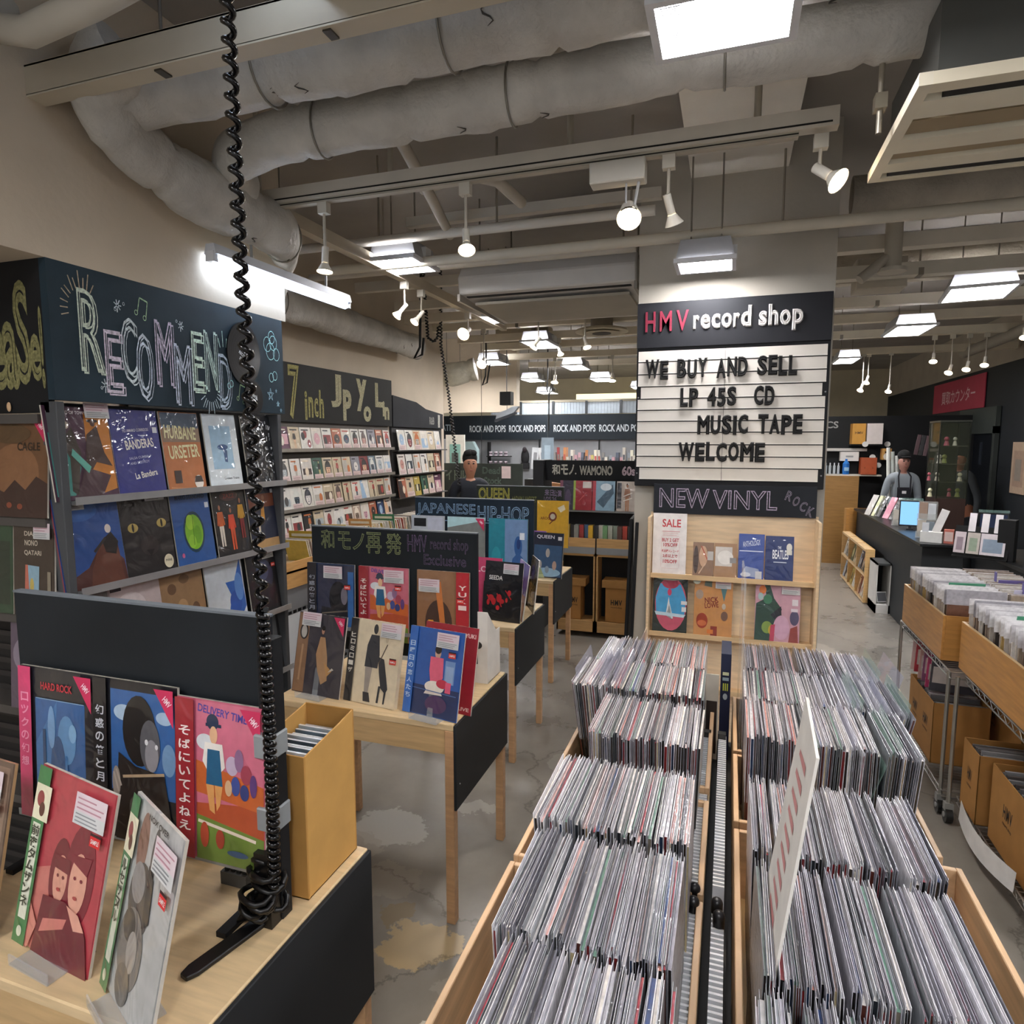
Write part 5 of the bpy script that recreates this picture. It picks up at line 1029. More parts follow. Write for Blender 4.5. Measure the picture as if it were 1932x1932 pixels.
# ================================================================ wall of seven inch singles
t = empty('singles_shelf', 'long wall shelf of singles under the chalkboard reading 7inch', 'shelf', (-3.10, 2.70, 0))
mb = MB(); mb.box(-.04,-.02,0,2.85,.3,1.93,'#5f5a54'); mb.build('back_panel', 'paint', t)
mb = MB(); mb.box(-.02,.0,0,2.90,1.90,2.335,'#232321'); cb3 = mb.build('chalkboard', 'chalkboard', t)
for z in (1.69,1.455,1.245,1.04):
    mb = MB(); mb.box(-.02,.05,0,2.85,z-.012,z,'#6f6a63'); mb.box(.048,.051,0,2.85,z-.014,z+.012,'#a09a90'); mb.build('shelf_board', 'steel', t)
mb = MB(); mb.box(-.02,.42,.0,2.9,.90,.915,WOODC); mb.box(.40,.42,0,2.9,.80,.97,'#b98f58'); mb.box(-.02,.42,0,.02,.80,.97,'#b98f58'); mb.build('bin_ledge', 'wood_y', t)
mb = MB(); mb.box(.385,.40,0,2.9,.62,.80,'#77787a'); mb.box(.385,.40,0,2.9,.0,.62,'#c9cbcc'); mb.build('lower_panel', 'paint', t)
mb = MB()
for k in range(60): mb.box(.401,.404,.05*k,.05*k+.03,.625,.645,'#3a3a3c')
mb.build('wire_edge', 'metal', t)
cl = []
for ch, y, z, wd, ht in (('7',1.36+.06,2.12,.13,.40),('i',1.56,2.03,.03,.22),('n',1.62,2.02,.06,.16),('c',1.69,2.02,.05,.15),('h',1.76,2.05,.06,.22)): cl += [('t',ch,y,z,wd,ht,'#a39c66',.03),('t',ch,y,z,wd*.7,ht*.9,'#8f8858',.012)]
for ch, y, z, wd, ht in (('J',1.97,2.17,.15,.27),('P',2.13,2.06,.13,.26),('y',2.36,2.16,.17,.28),('o',2.45,2.00,.13,.14),('L',2.66,2.18,.14,.22),('i',2.74,2.06,.04,.14),('n',2.80,2.02,.09,.12)): cl += [('t',ch,y,z,wd,ht,'#a8a284',.045)]
chalk_on_x(cb3, cl)
q = random.Random(17); words = ['first','second','third','fourth','fifth','sixth','seventh','eighth','ninth','tenth','eleventh','twelfth','thirteenth','fourteenth']
SH = []
def single(yc, z, shelf, i, q, X=-3.055, h=.172, w_=.128, nm='on the wall of singles'):
    bg, art = random_art(q)
    if q.random() < .5: bg = q.choice(['#d8d2c6','#e0dcd2','#dcd8d0','#d7cfc4','#c9b89a'])
    if q.random() < .6: art = art+[('r',.08,.02,.92,.26,'#d8c0bc'),('r',.12,.15,.8,.17,'#a08480'),('r',.12,.08,.7,.10,'#a08480')]
    mb = MB(); t_ = .005; mb.box(-w_/2,w_/2,0,t_,0,h,bg)
    o = mb.build('single_record', 'sleeve', loc=(X,yc,z), rot=(R(-9),0,R(90+q.uniform(-4,4))))
    mb = MB(); art_mesh(mb, art, w_, h); mb.build('cover_art', 'sleeve', o)
    COLN = {'#7b2b2a':'dark red','#20365c':'navy','#c9b89a':'sand coloured','#181818':'black','#d8d2c6':'off white','#355a4a':'green','#b9a24a':'mustard','#8c8a92':'grey','#5a3148':'plum','#b56a4c':'terracotta','#e0dcd2':'cream','#6a7a86':'slate grey','#d7cfc4':'pale beige','#dcd8d0':'pale grey','#b7a08c':'light brown'}
    tag(o, '%s single, %s from the left on the %s shelf %s' % (COLN[bg], words[i], shelf, nm), 'record', 'singles on the wall shelves')
for shelf, z in (('top',1.691),('second',1.456),('third',1.246),('fourth',1.041)):
    for i in range(12): single(3.93+.137*i, z, shelf, i, q)
# farther section
t = empty('singles_shelf', 'farther dark shelf of singles beyond the yellow 7inch chalkboard', 'shelf', (-3.10, 5.62, 0))
mb = MB(); mb.box(-.04,-.02,0,1.15,.3,1.93,'#3c3b3a'); mb.build('back_panel', 'paint', t)
mb = MB(); mb.prism([(0,1.90),(1.15,1.90),(1.15,2.06),(.72,2.10),(.50,2.16),(0,2.20)], -.02, 0, '#27282b', axis='x'); cb4 = mb.build('chalkboard', 'chalkboard', t)
for z in (1.67,1.43,1.20): mb = MB(); mb.box(-.02,.05,0,1.15,z-.012,z,'#5f5c58'); mb.build('shelf_board', 'steel', t)
mb = MB(); mb.box(-.02,.42,0,1.15,.90,.915,WOODC); mb.box(.40,.42,0,1.15,.80,.97,'#b98f58'); mb.build('bin_ledge', 'wood_y', t)
chalk_on_x(cb4, [('t','R&B',.86,1.98,.12,.08,'#9a9890',.03),('t','1',1.04,1.98,.05,.14,'#b9b7ae',.06)])
for shelf, z in (('top',1.671),('second',1.431),('third',1.201)):
    for i in range(6): single(5.72+.165*i, z, shelf, i, q, X=-3.05, h=.20, w_=.15, nm='in the farther singles section')
# packed singles in the ledge bin
BM = []
for k in range(14):
    c = ['#d9d2bc','#c9b04a','#e6e0d2','#8a9a8c','#d8c9b0','#b8462f','#3f5f52','#e2d9c8','#cfa56a','#77706a','#d8c058','#dad6cc','#b09a8c','#2e3a40'][k]
    mb = MB(); mb.box(-.09,.09,-.0035,.0035,0,.16,[c,'#e8e2d6',c,'#d8d2c6',c,'#d8d2c6']); BM.append(mb.mesh('packed_single', 'sleeve'))
for k in range(120):
    o = bpy.data.objects.new('packed_single', BM[rq.randrange(14)]); COL.objects.link(o); o.location = (-2.86, 3.80+.0215*k, .916); o.rotation_euler = (R(rq.uniform(8,22)),0,rq.uniform(-.03,.03))
    tag(o, 'packed single, %s from the near end of the ledge bin under the wall of singles' % nth(k+1), 'record', 'packed singles in the ledge bin')
for k, (y, c, lb) in enumerate(((3.86,'#c9a93a','yellow header card standing in the ledge bin nearest the chalkboard unit'),(4.25,'#d8c27a','cream header card in the ledge bin'),(4.62,'#cf9a5c','orange header card in the ledge bin'),(5.0,'#3f7f5c','green header card in the ledge bin'))):
    mb = MB(); mb.box(-.1,.1,-.001,.001,0,.21,c); mb.box(-.08,.08,-.0018,-.001,.17,.19,'#f0e8d0'); o = mb.build('header_card', 'card', loc=(-2.86,y,.918), rot=(R(10),0,R(8))); tag(o, lb, 'card')
for k, c in enumerate(['#8a3030','#4c5a4e','#c9c4bc','#b8b2aa','#5f2a2a','#33302e','#c43a30']):
    mb = MB(); mb.box(-.11,.11,-.003,.003,0,.30,[c,'#ddd8d0',c,c,c,c]); o = mb.build('packed_record', 'rec', loc=(-2.56, 4.05-.045*k, .70), rot=(R(12),0,R(20)))
    tag(o, ['dull red','grey green','white','pale grey','dark red','black','bright red'][k]+' record standing in the low bin beside the chalkboard unit', 'record', 'records in the low bin beside the chalkboard unit')
t = empty('record_bin', 'low wooden record bin between the chalkboard unit and the second table', 'bin', (-2.56,3.92,0))
mb = MB(); mb.box(-.15,.15,-.20,.22,.66,.69,WOODC); mb.build('bottom', 'wood', t)
mb = MB(); mb.box(-.15,.15,-.22,-.20,.66,.80,'#c9a06a'); mb.build('front_board', 'wood', t)
mb = MB(); mb.box(-.14,.14,-.19,-.18,.0,.66,'#86888a'); mb.build('skirt_panel', 'paint', t)

# ================================================================ letter board on the column
t = empty('letter_board', 'black framed letter board reading WE BUY AND SELL on the column', 'sign', (-.02, 3.60, 0))
Wd = .475
mb = MB(); mb.box(-Wd,Wd,.0,.055,1.51,2.485,'#17181c'); mb.build('frame', 'paint', t, bevel=.003)
mb = MB(); mb.box(-Wd,Wd,-.012,0,2.25,2.485,'#1a1b20'); mb.build('header_panel', 'paint', t, bevel=.002)
# white strips, each carrying a groove
zs = [2.235,2.175,2.11,2.045,1.98,1.92,1.86,1.80,1.735,1.672,1.612,1.545]
for i in range(len(zs)-1):
    a, b_ = zs[i+1], zs[i]; ins = .022 if i in (3,10) else .006
    for s_, (xa, xb) in enumerate(((-Wd+ins+.004,-.001-.02),( .001-.02,Wd-ins-.008))):
        mb = MB(); mb.box(xa,xb,-.008,0,a+.0035,b_-.002,'#d8d2c8'); mb.box(xa,xb,-.011,-.008,a+.0035,a+.009,'#e2ddd4'); mb.build('panel_strip', 'paint', t)
for (x,z) in ((-Wd+.012,1.99),(Wd-.014,2.0),(-Wd+.012,1.58),(Wd-.014,1.58)): mb = MB(); mb.cyl((x,-.004,z),(x,0,z),.004,'#8c8c8c',n=8); mb.build('screw', 'metal', t)
for i, (ch, x) in enumerate((('H',-.405),('M',-.325),('V',-.24))):
    mb = MB(); put_text(mb, ch, x, 2.385-.004*(2-i)*0, .062 if ch != 'H' else .052, .105, '#7d2439', y=-.0135, depth=.1, bold=.012, th=.012); mb.build('header_letter', 'satin', t)
x = -.185
for ch, wd, ht, dz in (('r',.030,.072,0),('e',.047,.076,0),('c',.042,.076,0),('o',.050,.076,0),('r',.030,.072,0),('d',.050,.108,.017),(' ',.02,0,0),('s',.038,.076,0),('h',.046,.106,.016),('o',.050,.076,0),('p',.050,.104,-.014)):
    if ch != ' ':
        mb = MB(); put_text(mb, ch, x+wd/2, 2.372+dz, wd*.92, ht*.96, '#e3dedb', y=-.0135, depth=.1, th=.012); put_text(mb, ch, x+wd/2, 2.372+dz, wd*1.04, ht, '#e3dedb', y=-.0135, outline=.045, th=.009); mb.build('header_letter', 'satin', t)
    x += wd+.0075
LW = {'W':.064,'M':.052,'I':.016,'L':.036,'E':.038,'4':.040,'5':.038}
def letters(txt, x0, x1, z, h=.095, rise=0):
    tot = sum(LW.get(c, .042) if c != ' ' else .030 for c in txt)+.006*(len(txt)-1); k = (x1-x0)/tot; x = x0
    qq = random.Random(len(txt))
    for c in txt:
        if c == ' ': x += .036*k; continue
        wd = LW.get(c, .042)*k
        mb = MB(); jz = z+qq.uniform(-.004,.004)+rise*(x-x0); put_text(mb, c, x+wd/2, jz, wd*.86, h*.93, '#0b0b0c', y=-.0165, depth=.1, th=.014); put_text(mb, c, x+wd/2, jz, wd*1.02, h, '#0b0b0c', y=-.0165, outline=.05, th=.010); mb.build('letter', 'matte', t)
        x += wd+.006*k
letters('WE BUY AND SELL', -.425, .325, 2.135, h=.10)
letters('LP 45S  CD', -.240, .225, 1.985, h=.10)
letters('MUSIC TAPE', -.148, .362, 1.840, h=.10)
letters('WELCOME', -.242, .190, 1.700, h=.10)

# ================================================================ rack under the letter board
t = empty('record_rack', 'pale wooden record rack with a NEW VINYL chalkboard under the letter board', 'shelf', (.02, 3.45, 0))
mb = MB(); mb.box(-.42,.42,.145,.16,.0,1.37,'#e2c9a6'); mb.build('back_panel', 'wood', t)
for xx in (-.42,.405): mb = MB(); mb.box(xx,xx+.015,.0,.145,.0,1.355,'#dfc39c'); mb.build('side_board', 'wood', t, bevel=.002)
for z in (1.035,.715,.42): mb = MB(); mb.box(-.405,.405,.06,.145,z-.012,z,'#d6b78c'); mb.box(-.405,.405,.055,.06,z-.014,z+.012,'#d6b78c'); mb.build('shelf_board', 'wood', t)
mb = MB(); mb.box(-.405,.405,.125,.142,1.365,1.525,'#23262c'); cb5 = mb.build('chalkboard', 'chalkboard', t)
mb = MB(); put_text(mb,'NEW',-.245,1.450,.26,.105,'#a79bb0',y=.1235,outline=.018,th=.0006); put_text(mb,'VINYL',.06,1.448,.32,.10,'#a79bb0',y=.1235,outline=.018,th=.0006); 
for i, ch in enumerate('ROCK'): put_text(mb,ch,.275+.034*i,1.475-.026*i,.03,.05,'#8b8494',y=.1235,outline=.02,th=.0006,rot=R(-20))
mb.build('chalk_lettering', 'chalk', cb5)
YR = 3.545
mb = MB(); mb.box(-.088,.088,0,.002,0,.33,'#e8e4e2'); o = mb.build('sale_sign', 'sleeve', loc=(-.292,YR-.02,1.04), rot=(R(-3),0,0)); tag(o, 'white SALE notice in a clear sleeve reading BUY 2 GET 10%OFF', 'sign')
mb = MB(); art_mesh(mb, [('t','SALE',.55,.84,.55,.13,'#c2303a'),('r',.28,.70,.80,.71,'#d08a90')]+lines(.3,.63,.8,.69,2,'#d9a0a4',.006)+[('t','BUY 2 GET',.53,.565,.50,.058,'#b9303c'),('t','10%OFF',.53,.485,.42,.058,'#b9303c'),('t','新品購入レコード',.53,.385,.50,.045,'#c9505a'),('t','2点以上で',.53,.305,.44,.055,'#b9303c'),('t','10%OFF',.53,.215,.42,.058,'#b9303c'),
  ('l',(.26,.12),(.26,.62),.003,'#dca8ac'),('l',(.80,.12),(.80,.62),.003,'#dca8ac'),('l',(.28,.63),(.78,.63),.003,'#dca8ac'),('l',(.28,.10),(.78,.10),.003,'#dca8ac')], .176, .33); mb.build('sign_print', 'sleeve', o)
def nv(label, x0, x1, z, h, bg, art, **k): return sleeve(label, ((x0+x1)/2, YR-.025, z), 0, 5, bg, art, w_=x1-x0, h=h, **k)
nv('brown painted record with coiling figures beside the SALE notice', -.168,-.062,1.037,.185,'#8c6e58',[('e',.5,.6,.2,.3,'#c9a284'),('e',.15,.5,.12,.4,'#4a3a34'),('l',(.4,.9),(.7,.5),.03,'#b5604a'),('l',(.6,.4),(.3,.1),.03,'#d0b094'),('r',.7,.5,.98,.75,'#bdb9b4')])
nv('tan record with a white glare of wrapping next to the brown painted one', -.060,.052,1.037,.185,'#a5805f',[('r',.05,.35,.8,.9,'#cfc9c2'),('e',.5,.6,.35,.2,'#e6e2dc'),('r',.7,.45,.98,.6,'#8c8a88')])
nv('blue wrapped record with white banners left of the navy box set', .060,.185,1.037,.24,'#39509a',[('r',.04,.62,.96,.64,'#cfd6ea'),('t','ANTHOLOGY',.5,.80,.7,.12,'#c4cde6',10),('p',[(.1,.1),(.9,.05),(.8,.25),(.3,.3)],'#9aa6c4'),('r',.68,.04,.93,.2,'#c9c9cc'),('e',.3,.12,.2,.05,'#d0d4e0')])
nv('navy box set with white band lettering beside the blue wrapped record', .190,.325,1.037,.235,'#1b2e66',[('t','THE',.5,.75,.12,.06,'#dfe4ee'),('t','BEATLES',.54,.60,.56,.20,'#e4e8f0'),('r',.30,.42,.76,.44,'#c4cde0'),('e',.84,.76,.10,.09,'#d8d6cc'),('r',.74,.60,.94,.70,'#d8d6cc')])
nv('round picture record of a figure in a blue jacket on black', -.372,-.190,.718,.318,'#15221c',[('e',.52,.50,.46,.46,'#c2536a'),('p',[(.08,.60),(.2,.84),(.8,.84),(.96,.60),(.92,.30),(.1,.36)],'#3f9cd0'),('e',.5,.85,.24,.09,'#a82f4c'),('e',.48,.70,.06,.06,'#c42f5c'),('p',[(.46,.62),(.38,.30),(.44,.30),(.50,.5),(.60,.26),(.56,.24)],'#d6dee2'),('p',[(.1,.3),(.9,.28),(.96,.33),(.06,.36)],'#bfd8e6'),('r',.82,.50,.99,.56,'#d8dcde'),('r',.84,.38,.97,.46,'#dfe3e6'),('e',.5,.95,.44,.05,'#b8cdc0')])
nv('tan board record with stuck patches and maroon lettering', -.155,.040,.718,.318,'#c98e54',[('e',.14,.70,.10,.08,'#a89484'),('p',[(.26,.85),(.46,.83),(.46,.95),(.28,.96)],'#5f6c60'),('t','NICK',.46,.62,.36,.09,'#7c1f24',8),('t','LOWE',.46,.53,.36,.09,'#7c1f24',8),('e',.22,.26,.15,.13,'#9c3a22'),('e',.22,.22,.12,.05,'#c96a3c'),('p',[(.68,.85),(.86,.85),(.78,.6)],'#4f7c82'),('e',.80,.36,.09,.08,'#76584a'),('e',.78,.52,.05,.05,'#c4b9a8'),('r',.45,.02,.62,.18,'#8c2f1c'),('r',.36,.05,.52,.12,'#d87a34'),('e',.06,.92,.1,.05,'#d8dfcf')],price_at=(.55,.82))
nv('abstract painted record in dark green, orange and pink', .152,.368,.718,.318,'#c79aa8',[('p',[(.0,.0),(.42,.0),(.5,.3),(.6,.55),(.42,.72),(.3,.98),(.2,.95),(.25,.72),(.02,.62)],'#29483f'),('e',.16,.85,.08,.07,'#e07a34'),('e',.28,.70,.10,.08,'#3f7a5c'),('e',.12,.74,.06,.06,'#a8c0c0'),('e',.28,.24,.12,.10,'#7f9a4c'),('e',.40,.20,.09,.09,'#c4a83c'),('p',[(.35,.45),(.58,.60),(.6,.42),(.5,.34)],'#1f2430'),('e',.6,.25,.18,.2,'#cfa4bc'),('p',[(.36,.28),(.46,.3),(.44,.0),(.34,.0)],'#b8405c'),('p',[(.76,.0),(.98,.0),(.95,.3),(.8,.25)],'#8f3f3a'),('e',.88,.42,.10,.12,'#4f4a68'),('r',.82,.62,.95,.72,'#e0d8dc'),('r',.80,.52,.95,.57,'#d8ccd4')],price_at=(.58,.80))
# slanted glass edge and dark boards stored beside the column
t = empty('acrylic_divider', 'tall clear acrylic sheet standing between the rear bins', 'divider', (.055,0,.69)); mb = MB(); mb.box(-.003,.003,1.95,2.30,.05,.66,'#c9cdd0'); mb.build('sheet', 'clear', t)
for k, (x, y, rz, lb) in enumerate(((-.520,3.74,3,'folded black board leaning against the left side of the column, nearer one'),(-.575,3.90,3,'folded black board leaning against the left side of the column, farther one'))):
    mb = MB(); mb.box(-.012,.006,-.10,.16,.0,1.30,'#1a1b1d'); o = mb.build('folded_board', 'paint', loc=(x,y,0), rot=(0,R(1.6),R(rz)), bevel=.002); tag(o, lb, 'board')
mb = MB(); mb.box(-.008,.010,-.10,.22,.02,1.15,'#26282b'); o = mb.build('folded_board', 'paint', loc=(.50,4.0,0), rot=(0,R(-1.5),0), bevel=.002); tag(o, 'grey black board leaning at the right side of the column', 'board')

# ================================================================ wire carts with bins on the right
def carton(label, x0, x1, y0, y1, z0, z1, texts=1, open_=True, face='x', col='#a9793f', name='carton', cat='box', group=None):
    t = empty(name, label, cat, ((x0+x1)/2, (y0+y1)/2, z0), group=group); hx, hy, h = (x1-x0)/2, (y1-y0)/2, z1-z0
    mb = MB(); k = .004
    for a in ((-hx,-hx+k,-hy,hy),(hx-k,hx,-hy,hy),(-hx,hx,-hy,-hy+k),(-hx,hx,hy-k,hy)): mb.box(*a, 0, h, col)
    mb.box(-hx,hx,-hy,hy,0,k,col)
    if not open_: mb.box(-hx,hx,-hy,hy,h-k,h,col)
    mb.build('box_body', 'carton', t, bevel=.001)
    mb = MB()
    if face == 'x':
        M0 = Matrix(((0,1,0,-hx-.0005),(-1,0,0,0),(0,0,1,0),(0,0,0,1))); tmp = MB()
        for i in range(texts):
            u = 0 if texts == 1 else (-hy*.45 if i else hy*.45)
            put_text(tmp, 'HMV', -u, h*.58, min(.085,hy*.55), .055, '#2b2118', bold=.03, spacing=1.2); put_text(tmp, 'record shop', -u, h*.58-.05, min(.085,hy*.55), .018, '#2b2118', bold=.01)
        mb.add(tmp.v, tmp.f, '#2b2118', M=M0)
    else:
        put_text(mb, 'HMV', 0, h*.58, min(.10,hx*1.1), .05, '#2b2118', y=-hy-.0006, bold=.03, spacing=1.2); put_text(mb, 'record shop', 0, h*.58-.045, min(.10,hx*1.1), .018, '#2b2118', y=-hy-.0006, bold=.01)
    mb.build('printed_lettering', 'card', t)
    return t
def wire_cart(label, x0, x1, y0, y1, levels, posts):
    t = empty('wire_cart', label, 'cart', ((x0+x1)/2, (y0+y1)/2, 0)); cx, cy = (x0+x1)/2, (y0+y1)/2
    for z in levels:
        mb = MB()
        for y in (y0, y1):
            for dz in (0, -.03): mb.cyl((x0-cx,y-cy,z+dz),(x1-cx,y-cy,z+dz),.0035,'#b9b9b6',n=6)
        for x in (x0, x1):
            for dz in (0, -.03): mb.cyl((x-cx,y0-cy,z+dz),(x-cx,y1-cy,z+dz),.0035,'#b9b9b6',n=6)
            n = int((y1-y0)/.035)
            for i in range(n): 
                ya = y0+(y1-y0)*i/n; mb.cyl((x-cx,ya-cy,z if i%2 else z-.03),(x-cx,ya+(y1-y0)/n-cy,z-.03 if i%2 else z),.002,'#a9a9a6',n=4)
        for i in range(int((y1-y0)/.03)): mb.cyl((x0-cx,y0+.03*i-cy,z),(x1-cx,y0+.03*i-cy,z),.0015,'#a9a9a6',n=4)
        mb.build('wire_shelf', 'metal', t)
    for (x, y) in posts:
        mb = MB(); mb.cyl((x-cx,y-cy,.09),(x-cx,y-cy,max(levels)),.009,'#b4b2ac',n=12); p = mb.build('post', 'metal', t)
        mb = MB(); mb.cyl((x-cx-.014,y-cy,.036),(x-cx+.014,y-cy,.036),.036,'#151515',n=20); mb.box(x-cx-.018,x-cx+.018,y-cy-.015,y-cy+.015,.06,.095,'#8c8c88'); mb.cyl((x-cx-.018,y-cy,.036),(x-cx+.018,y-cy,.036),.012,'#9a9a96',n=12); mb.build('caster', 'satin', t)
    return t
wire_cart('chrome wire cart under the farther wooden bin on the right', 1.0, 1.50, 3.38, 4.30, [.695,.12], [(1.0,3.40),(1.0,4.28),(1.5,3.40),(1.5,4.28)])
wire_cart('chrome wire cart under the nearer wooden bin at the right edge', 1.05, 1.55, 2.10, 3.34, [.695,.12], [(1.55,3.32),(1.05,2.12),(1.55,2.12),(1.012,3.32)])
def long_bin(label, x0, x1, y0, y1, z0, z1):
    t = empty('wooden_bin', label, 'bin', ((x0+x1)/2,(y0+y1)/2,z0)); hx, hy, h = (x1-x0)/2, (y1-y0)/2, z1-z0
    for a in ((-hx,-hx+.012,-hy,hy),(hx-.012,hx,-hy,hy)): mb = MB(); mb.box(*a,0,h,'#b98545'); mb.build('side_board','wood_y',t,bevel=.001)
    for a in ((-hx+.012,hx-.012,-hy,-hy+.012),(-hx+.012,hx-.012,hy-.012,hy)): mb = MB(); mb.box(*a,0,h,'#b98545'); mb.build('end_board','wood',t,bevel=.001)
    mb = MB(); mb.box(-hx+.012,hx-.012,-hy+.012,hy-.012,0,.008,'#a8763c'); mb.build('base_board','wood',t)
    mb = MB(); mb.box(-hx,-hx+.012,-hy,hy,h,h+.001,'#d9b98a'); mb.build('edge_strip','wood_y',t)
long_bin('farther wooden bin of records on the chrome cart by the counter', 1.00, 1.50, 3.54, 4.28, .70, .92)
long_bin('nearer wooden bin of records on the chrome cart at the right edge', 1.05, 1.55, 2.20, 3.45, .70, .92)
bq = random.Random(29)
BR = []
for k in range(16):
    c = ['#8a7a6c','#b79a5c','#6f4c3c','#c9c2b8','#3a3330','#a8998a','#7c6a5c','#d8d2c8','#4c4440','#9c8c7a','#c0b8ae','#5c4838','#2c2a2a','#b0a498','#86807c','#dcd8d2'][k]
    mb = MB(); tp = ['#d9d7d8','#c4bfc0','#e9e6e4','#8f8a8c','#b4aeb0'][k%5]; mb.box(-.118,.118,-.0045,.0045,0,.30+.004*(k%4),[c,tp,c,c,c,c]); mb.box(-.124,.122,-.0055,-.0047,.25,.318+.003*(k%3),['#d4d2d6','#efeef0','#a9a8b0'][k%3]); BR.append(mb.mesh('bin_record','rec'))
for (nm, x, y0, y1, n) in (('farther',1.14,3.57,4.24,23),('nearer',1.19,2.30,3.42,37)):
    for i in range(n):
        o = bpy.data.objects.new('bin_record', BR[bq.randrange(16)]); COL.objects.link(o); o.location = (x+bq.uniform(-.004,.004), y0+(y1-y0)*i/(n-1), .712+bq.uniform(0,.010)); o.rotation_euler = (bq.uniform(-.03,.03),0,bq.uniform(-.01,.01))
        tag(o, 'white topped record, %s from the near end of the %s right-hand wooden bin' % (nth(i+1), nm), 'record', 'records in the %s right-hand bin' % nm)
st = MB()
for (x, y0, y1, n) in ((1.385,3.57,4.24,46),(1.43,2.25,3.42,70)):
    for i in range(n):
        y = y0+(y1-y0)*i/(n-1); c = bq.choice(['#8a7a6c','#c9c2b8','#d8d2c8','#9c8c7a']); st.box(x-.11,x+.11,y-.004,y+.004,.712,1.028+bq.uniform(0,.012),[c,'#d9d6da',c,c,c,c])
o = st.build('packed_records', 'rec'); tag(o, 'dense back files of white topped records in the two right-hand wooden bins', 'records', kind='stuff')
for k, (x,y,c,lb) in enumerate(((1.16,3.80,'#4f9a78','green divider card standing in the farther right-hand bin'),(1.22,3.15,'#4f9a78','green divider card standing in the nearer right-hand bin'),(1.42,3.95,'#6a5f9a','violet tabbed divider in the farther right-hand bin'),(1.44,3.2,'#6a5f9a','violet tabbed divider in the nearer right-hand bin'),(1.40,3.7,'#c9c6d8','lilac white divider in the farther right-hand bin'))):
    mb = MB(); mb.box(-.10,.06,-.002,.002,0,.345,c); o = mb.build('divider_card','card',loc=(x,y,.712),rot=(R(12),0,R(4))); tag(o, lb, 'divider')
for k in range(5):
    mb = MB(); mb.box(-.002,.002,-.012,.012,0,.05,'#6a64a0'); o = mb.build('index_tab','card',loc=(1.32+.02*k,3.9-.28*k,1.035)); tag(o, 'small violet index tab standing over the back files of records', 'tab', 'violet index tabs')
G2 = 'record cartons under the right-hand bins'
carton('brown carton full of wrapped records on the lower shelf of the farther cart', 1.02,1.27,3.66,4.10,.122,.44,texts=2,group=G2)
carton('brown carton standing just right of the chrome post with the black caster', 1.045,1.32,3.10,3.29,.122,.43,texts=1,group=G2)
carton('largest brown carton at the right edge of the view', 1.07,1.38,2.40,3.03,.122,.44,texts=2,group=G2)
carton('brown carton in shadow behind the others on the farther cart', 1.32,1.48,3.45,4.15,.122,.55,texts=1,group=G2,open_=False)
for (x0,x1,y0,y1,z,g) in ((1.03,1.26,3.68,4.08,.12,'the farther cart carton'),(1.055,1.31,3.12,3.28,.12,'the small carton by the post'),(1.08,1.37,2.42,3.01,.12,'the largest carton')):
    n = int((y1-y0)/.02)
    for i in range(n):
        mb_c = bq.choice(['#8f9092','#6a6a6c','#a5a6a8','#5a5452','#b7b8ba'])
        mb = MB(); mb.box(-(x1-x0)/2+.006,(x1-x0)/2-.006,-.005,.005,0,.30+bq.uniform(-.01,.02),[mb_c]*6); o = mb.build('wrapped_record','sleeve',loc=((x0+x1)/2,y0+.01+.02*i,z+.008),rot=(R(3),0,0)); tag(o, 'wrapped record, %s from the near end in %s' % (nth(i+1), g), 'record', 'wrapped records in '+g)
for k,(y,c) in enumerate(((4.15,'#d9c4c4'),(4.08,'#b03a48'),(4.0,'#cfa8a0'),(3.93,'#8a5a7c'),(3.86,'#c9487a'),(3.79,'#4c4c54'))):
    mb = MB(); mb.box(-.10,.10,-.006,.006,0,.20,c); mb.box(-.09,.09,-.0065,-.006,.05,.15,'#d8d0cc'); o = mb.build('magazine','sleeve',loc=(1.13,y,.45+.01*(k%2)),rot=(R(18),0,R(-8))); tag(o, ['pale pink','crimson','salmon','mauve','hot pink','charcoal'][k]+' sleeved record lying on top of the farther carton', 'record')
mb = MB(); n = 10; v = []
for i in range(n+1):
    f = i/n; v += [(1.04-.03*math.sin(f*3),3.27-.60*f,.050+.06*f*f),(1.045-.03*math.sin(f*3),3.27-.60*f,.140+.05*f*f),(1.041-.03*math.sin(f*3),3.27-.60*f,.050+.06*f*f),(1.046-.03*math.sin(f*3),3.27-.60*f,.140+.05*f*f)]
mb.add(v, [(4*i,4*i+4,4*i+5,4*i+1) for i in range(n)]+[(4*i+3,4*i+7,4*i+6,4*i+2) for i in range(n)]+[(4*i+1,4*i+5,4*i+7,4*i+3) for i in range(n)]+[(4*i,4*i+2,4*i+6,4*i+4) for i in range(n)], '#e4e2de')
o = mb.build('label_strip','card'); tag(o, 'long white bent label strip clipped on the lower edge of the nearer cart', 'label')

# ================================================================ counter zone on the right
t = empty('service_counter', 'long charcoal service counter running back on the right', 'counter', (1.93,7.9,0))
mb = MB(); mb.box(-.33,-.02,-1.55,1.5,.0,.86,'#2f3133'); mb.build('body','paint',t,bevel=.004)
mb = MB(); mb.box(-.36,.0,-1.6,1.55,.86,.885,'#1e2022'); mb.build('worktop','satin',t,bevel=.003)
mb = MB(); mb.box(-.46,-.42,1.45,1.62,.0,.88,'#b5813f'); mb.box(-.42,.0,1.60,1.64,.0,.88,'#b5813f'); mb.build('wood_end','wood',t)
t = empty('wall_counter', 'black lower counter with the till zone beyond the right-hand bins', 'counter', (2.5,5.3,0))
mb = MB(); mb.box(-.55,.6,-1.6,.9,0,.86,'#1d1f21'); mb.build('body','paint',t); mb = MB(); mb.box(-.58,.63,-1.63,.93,.86,.885,'#141617'); mb.build('worktop','satin',t)
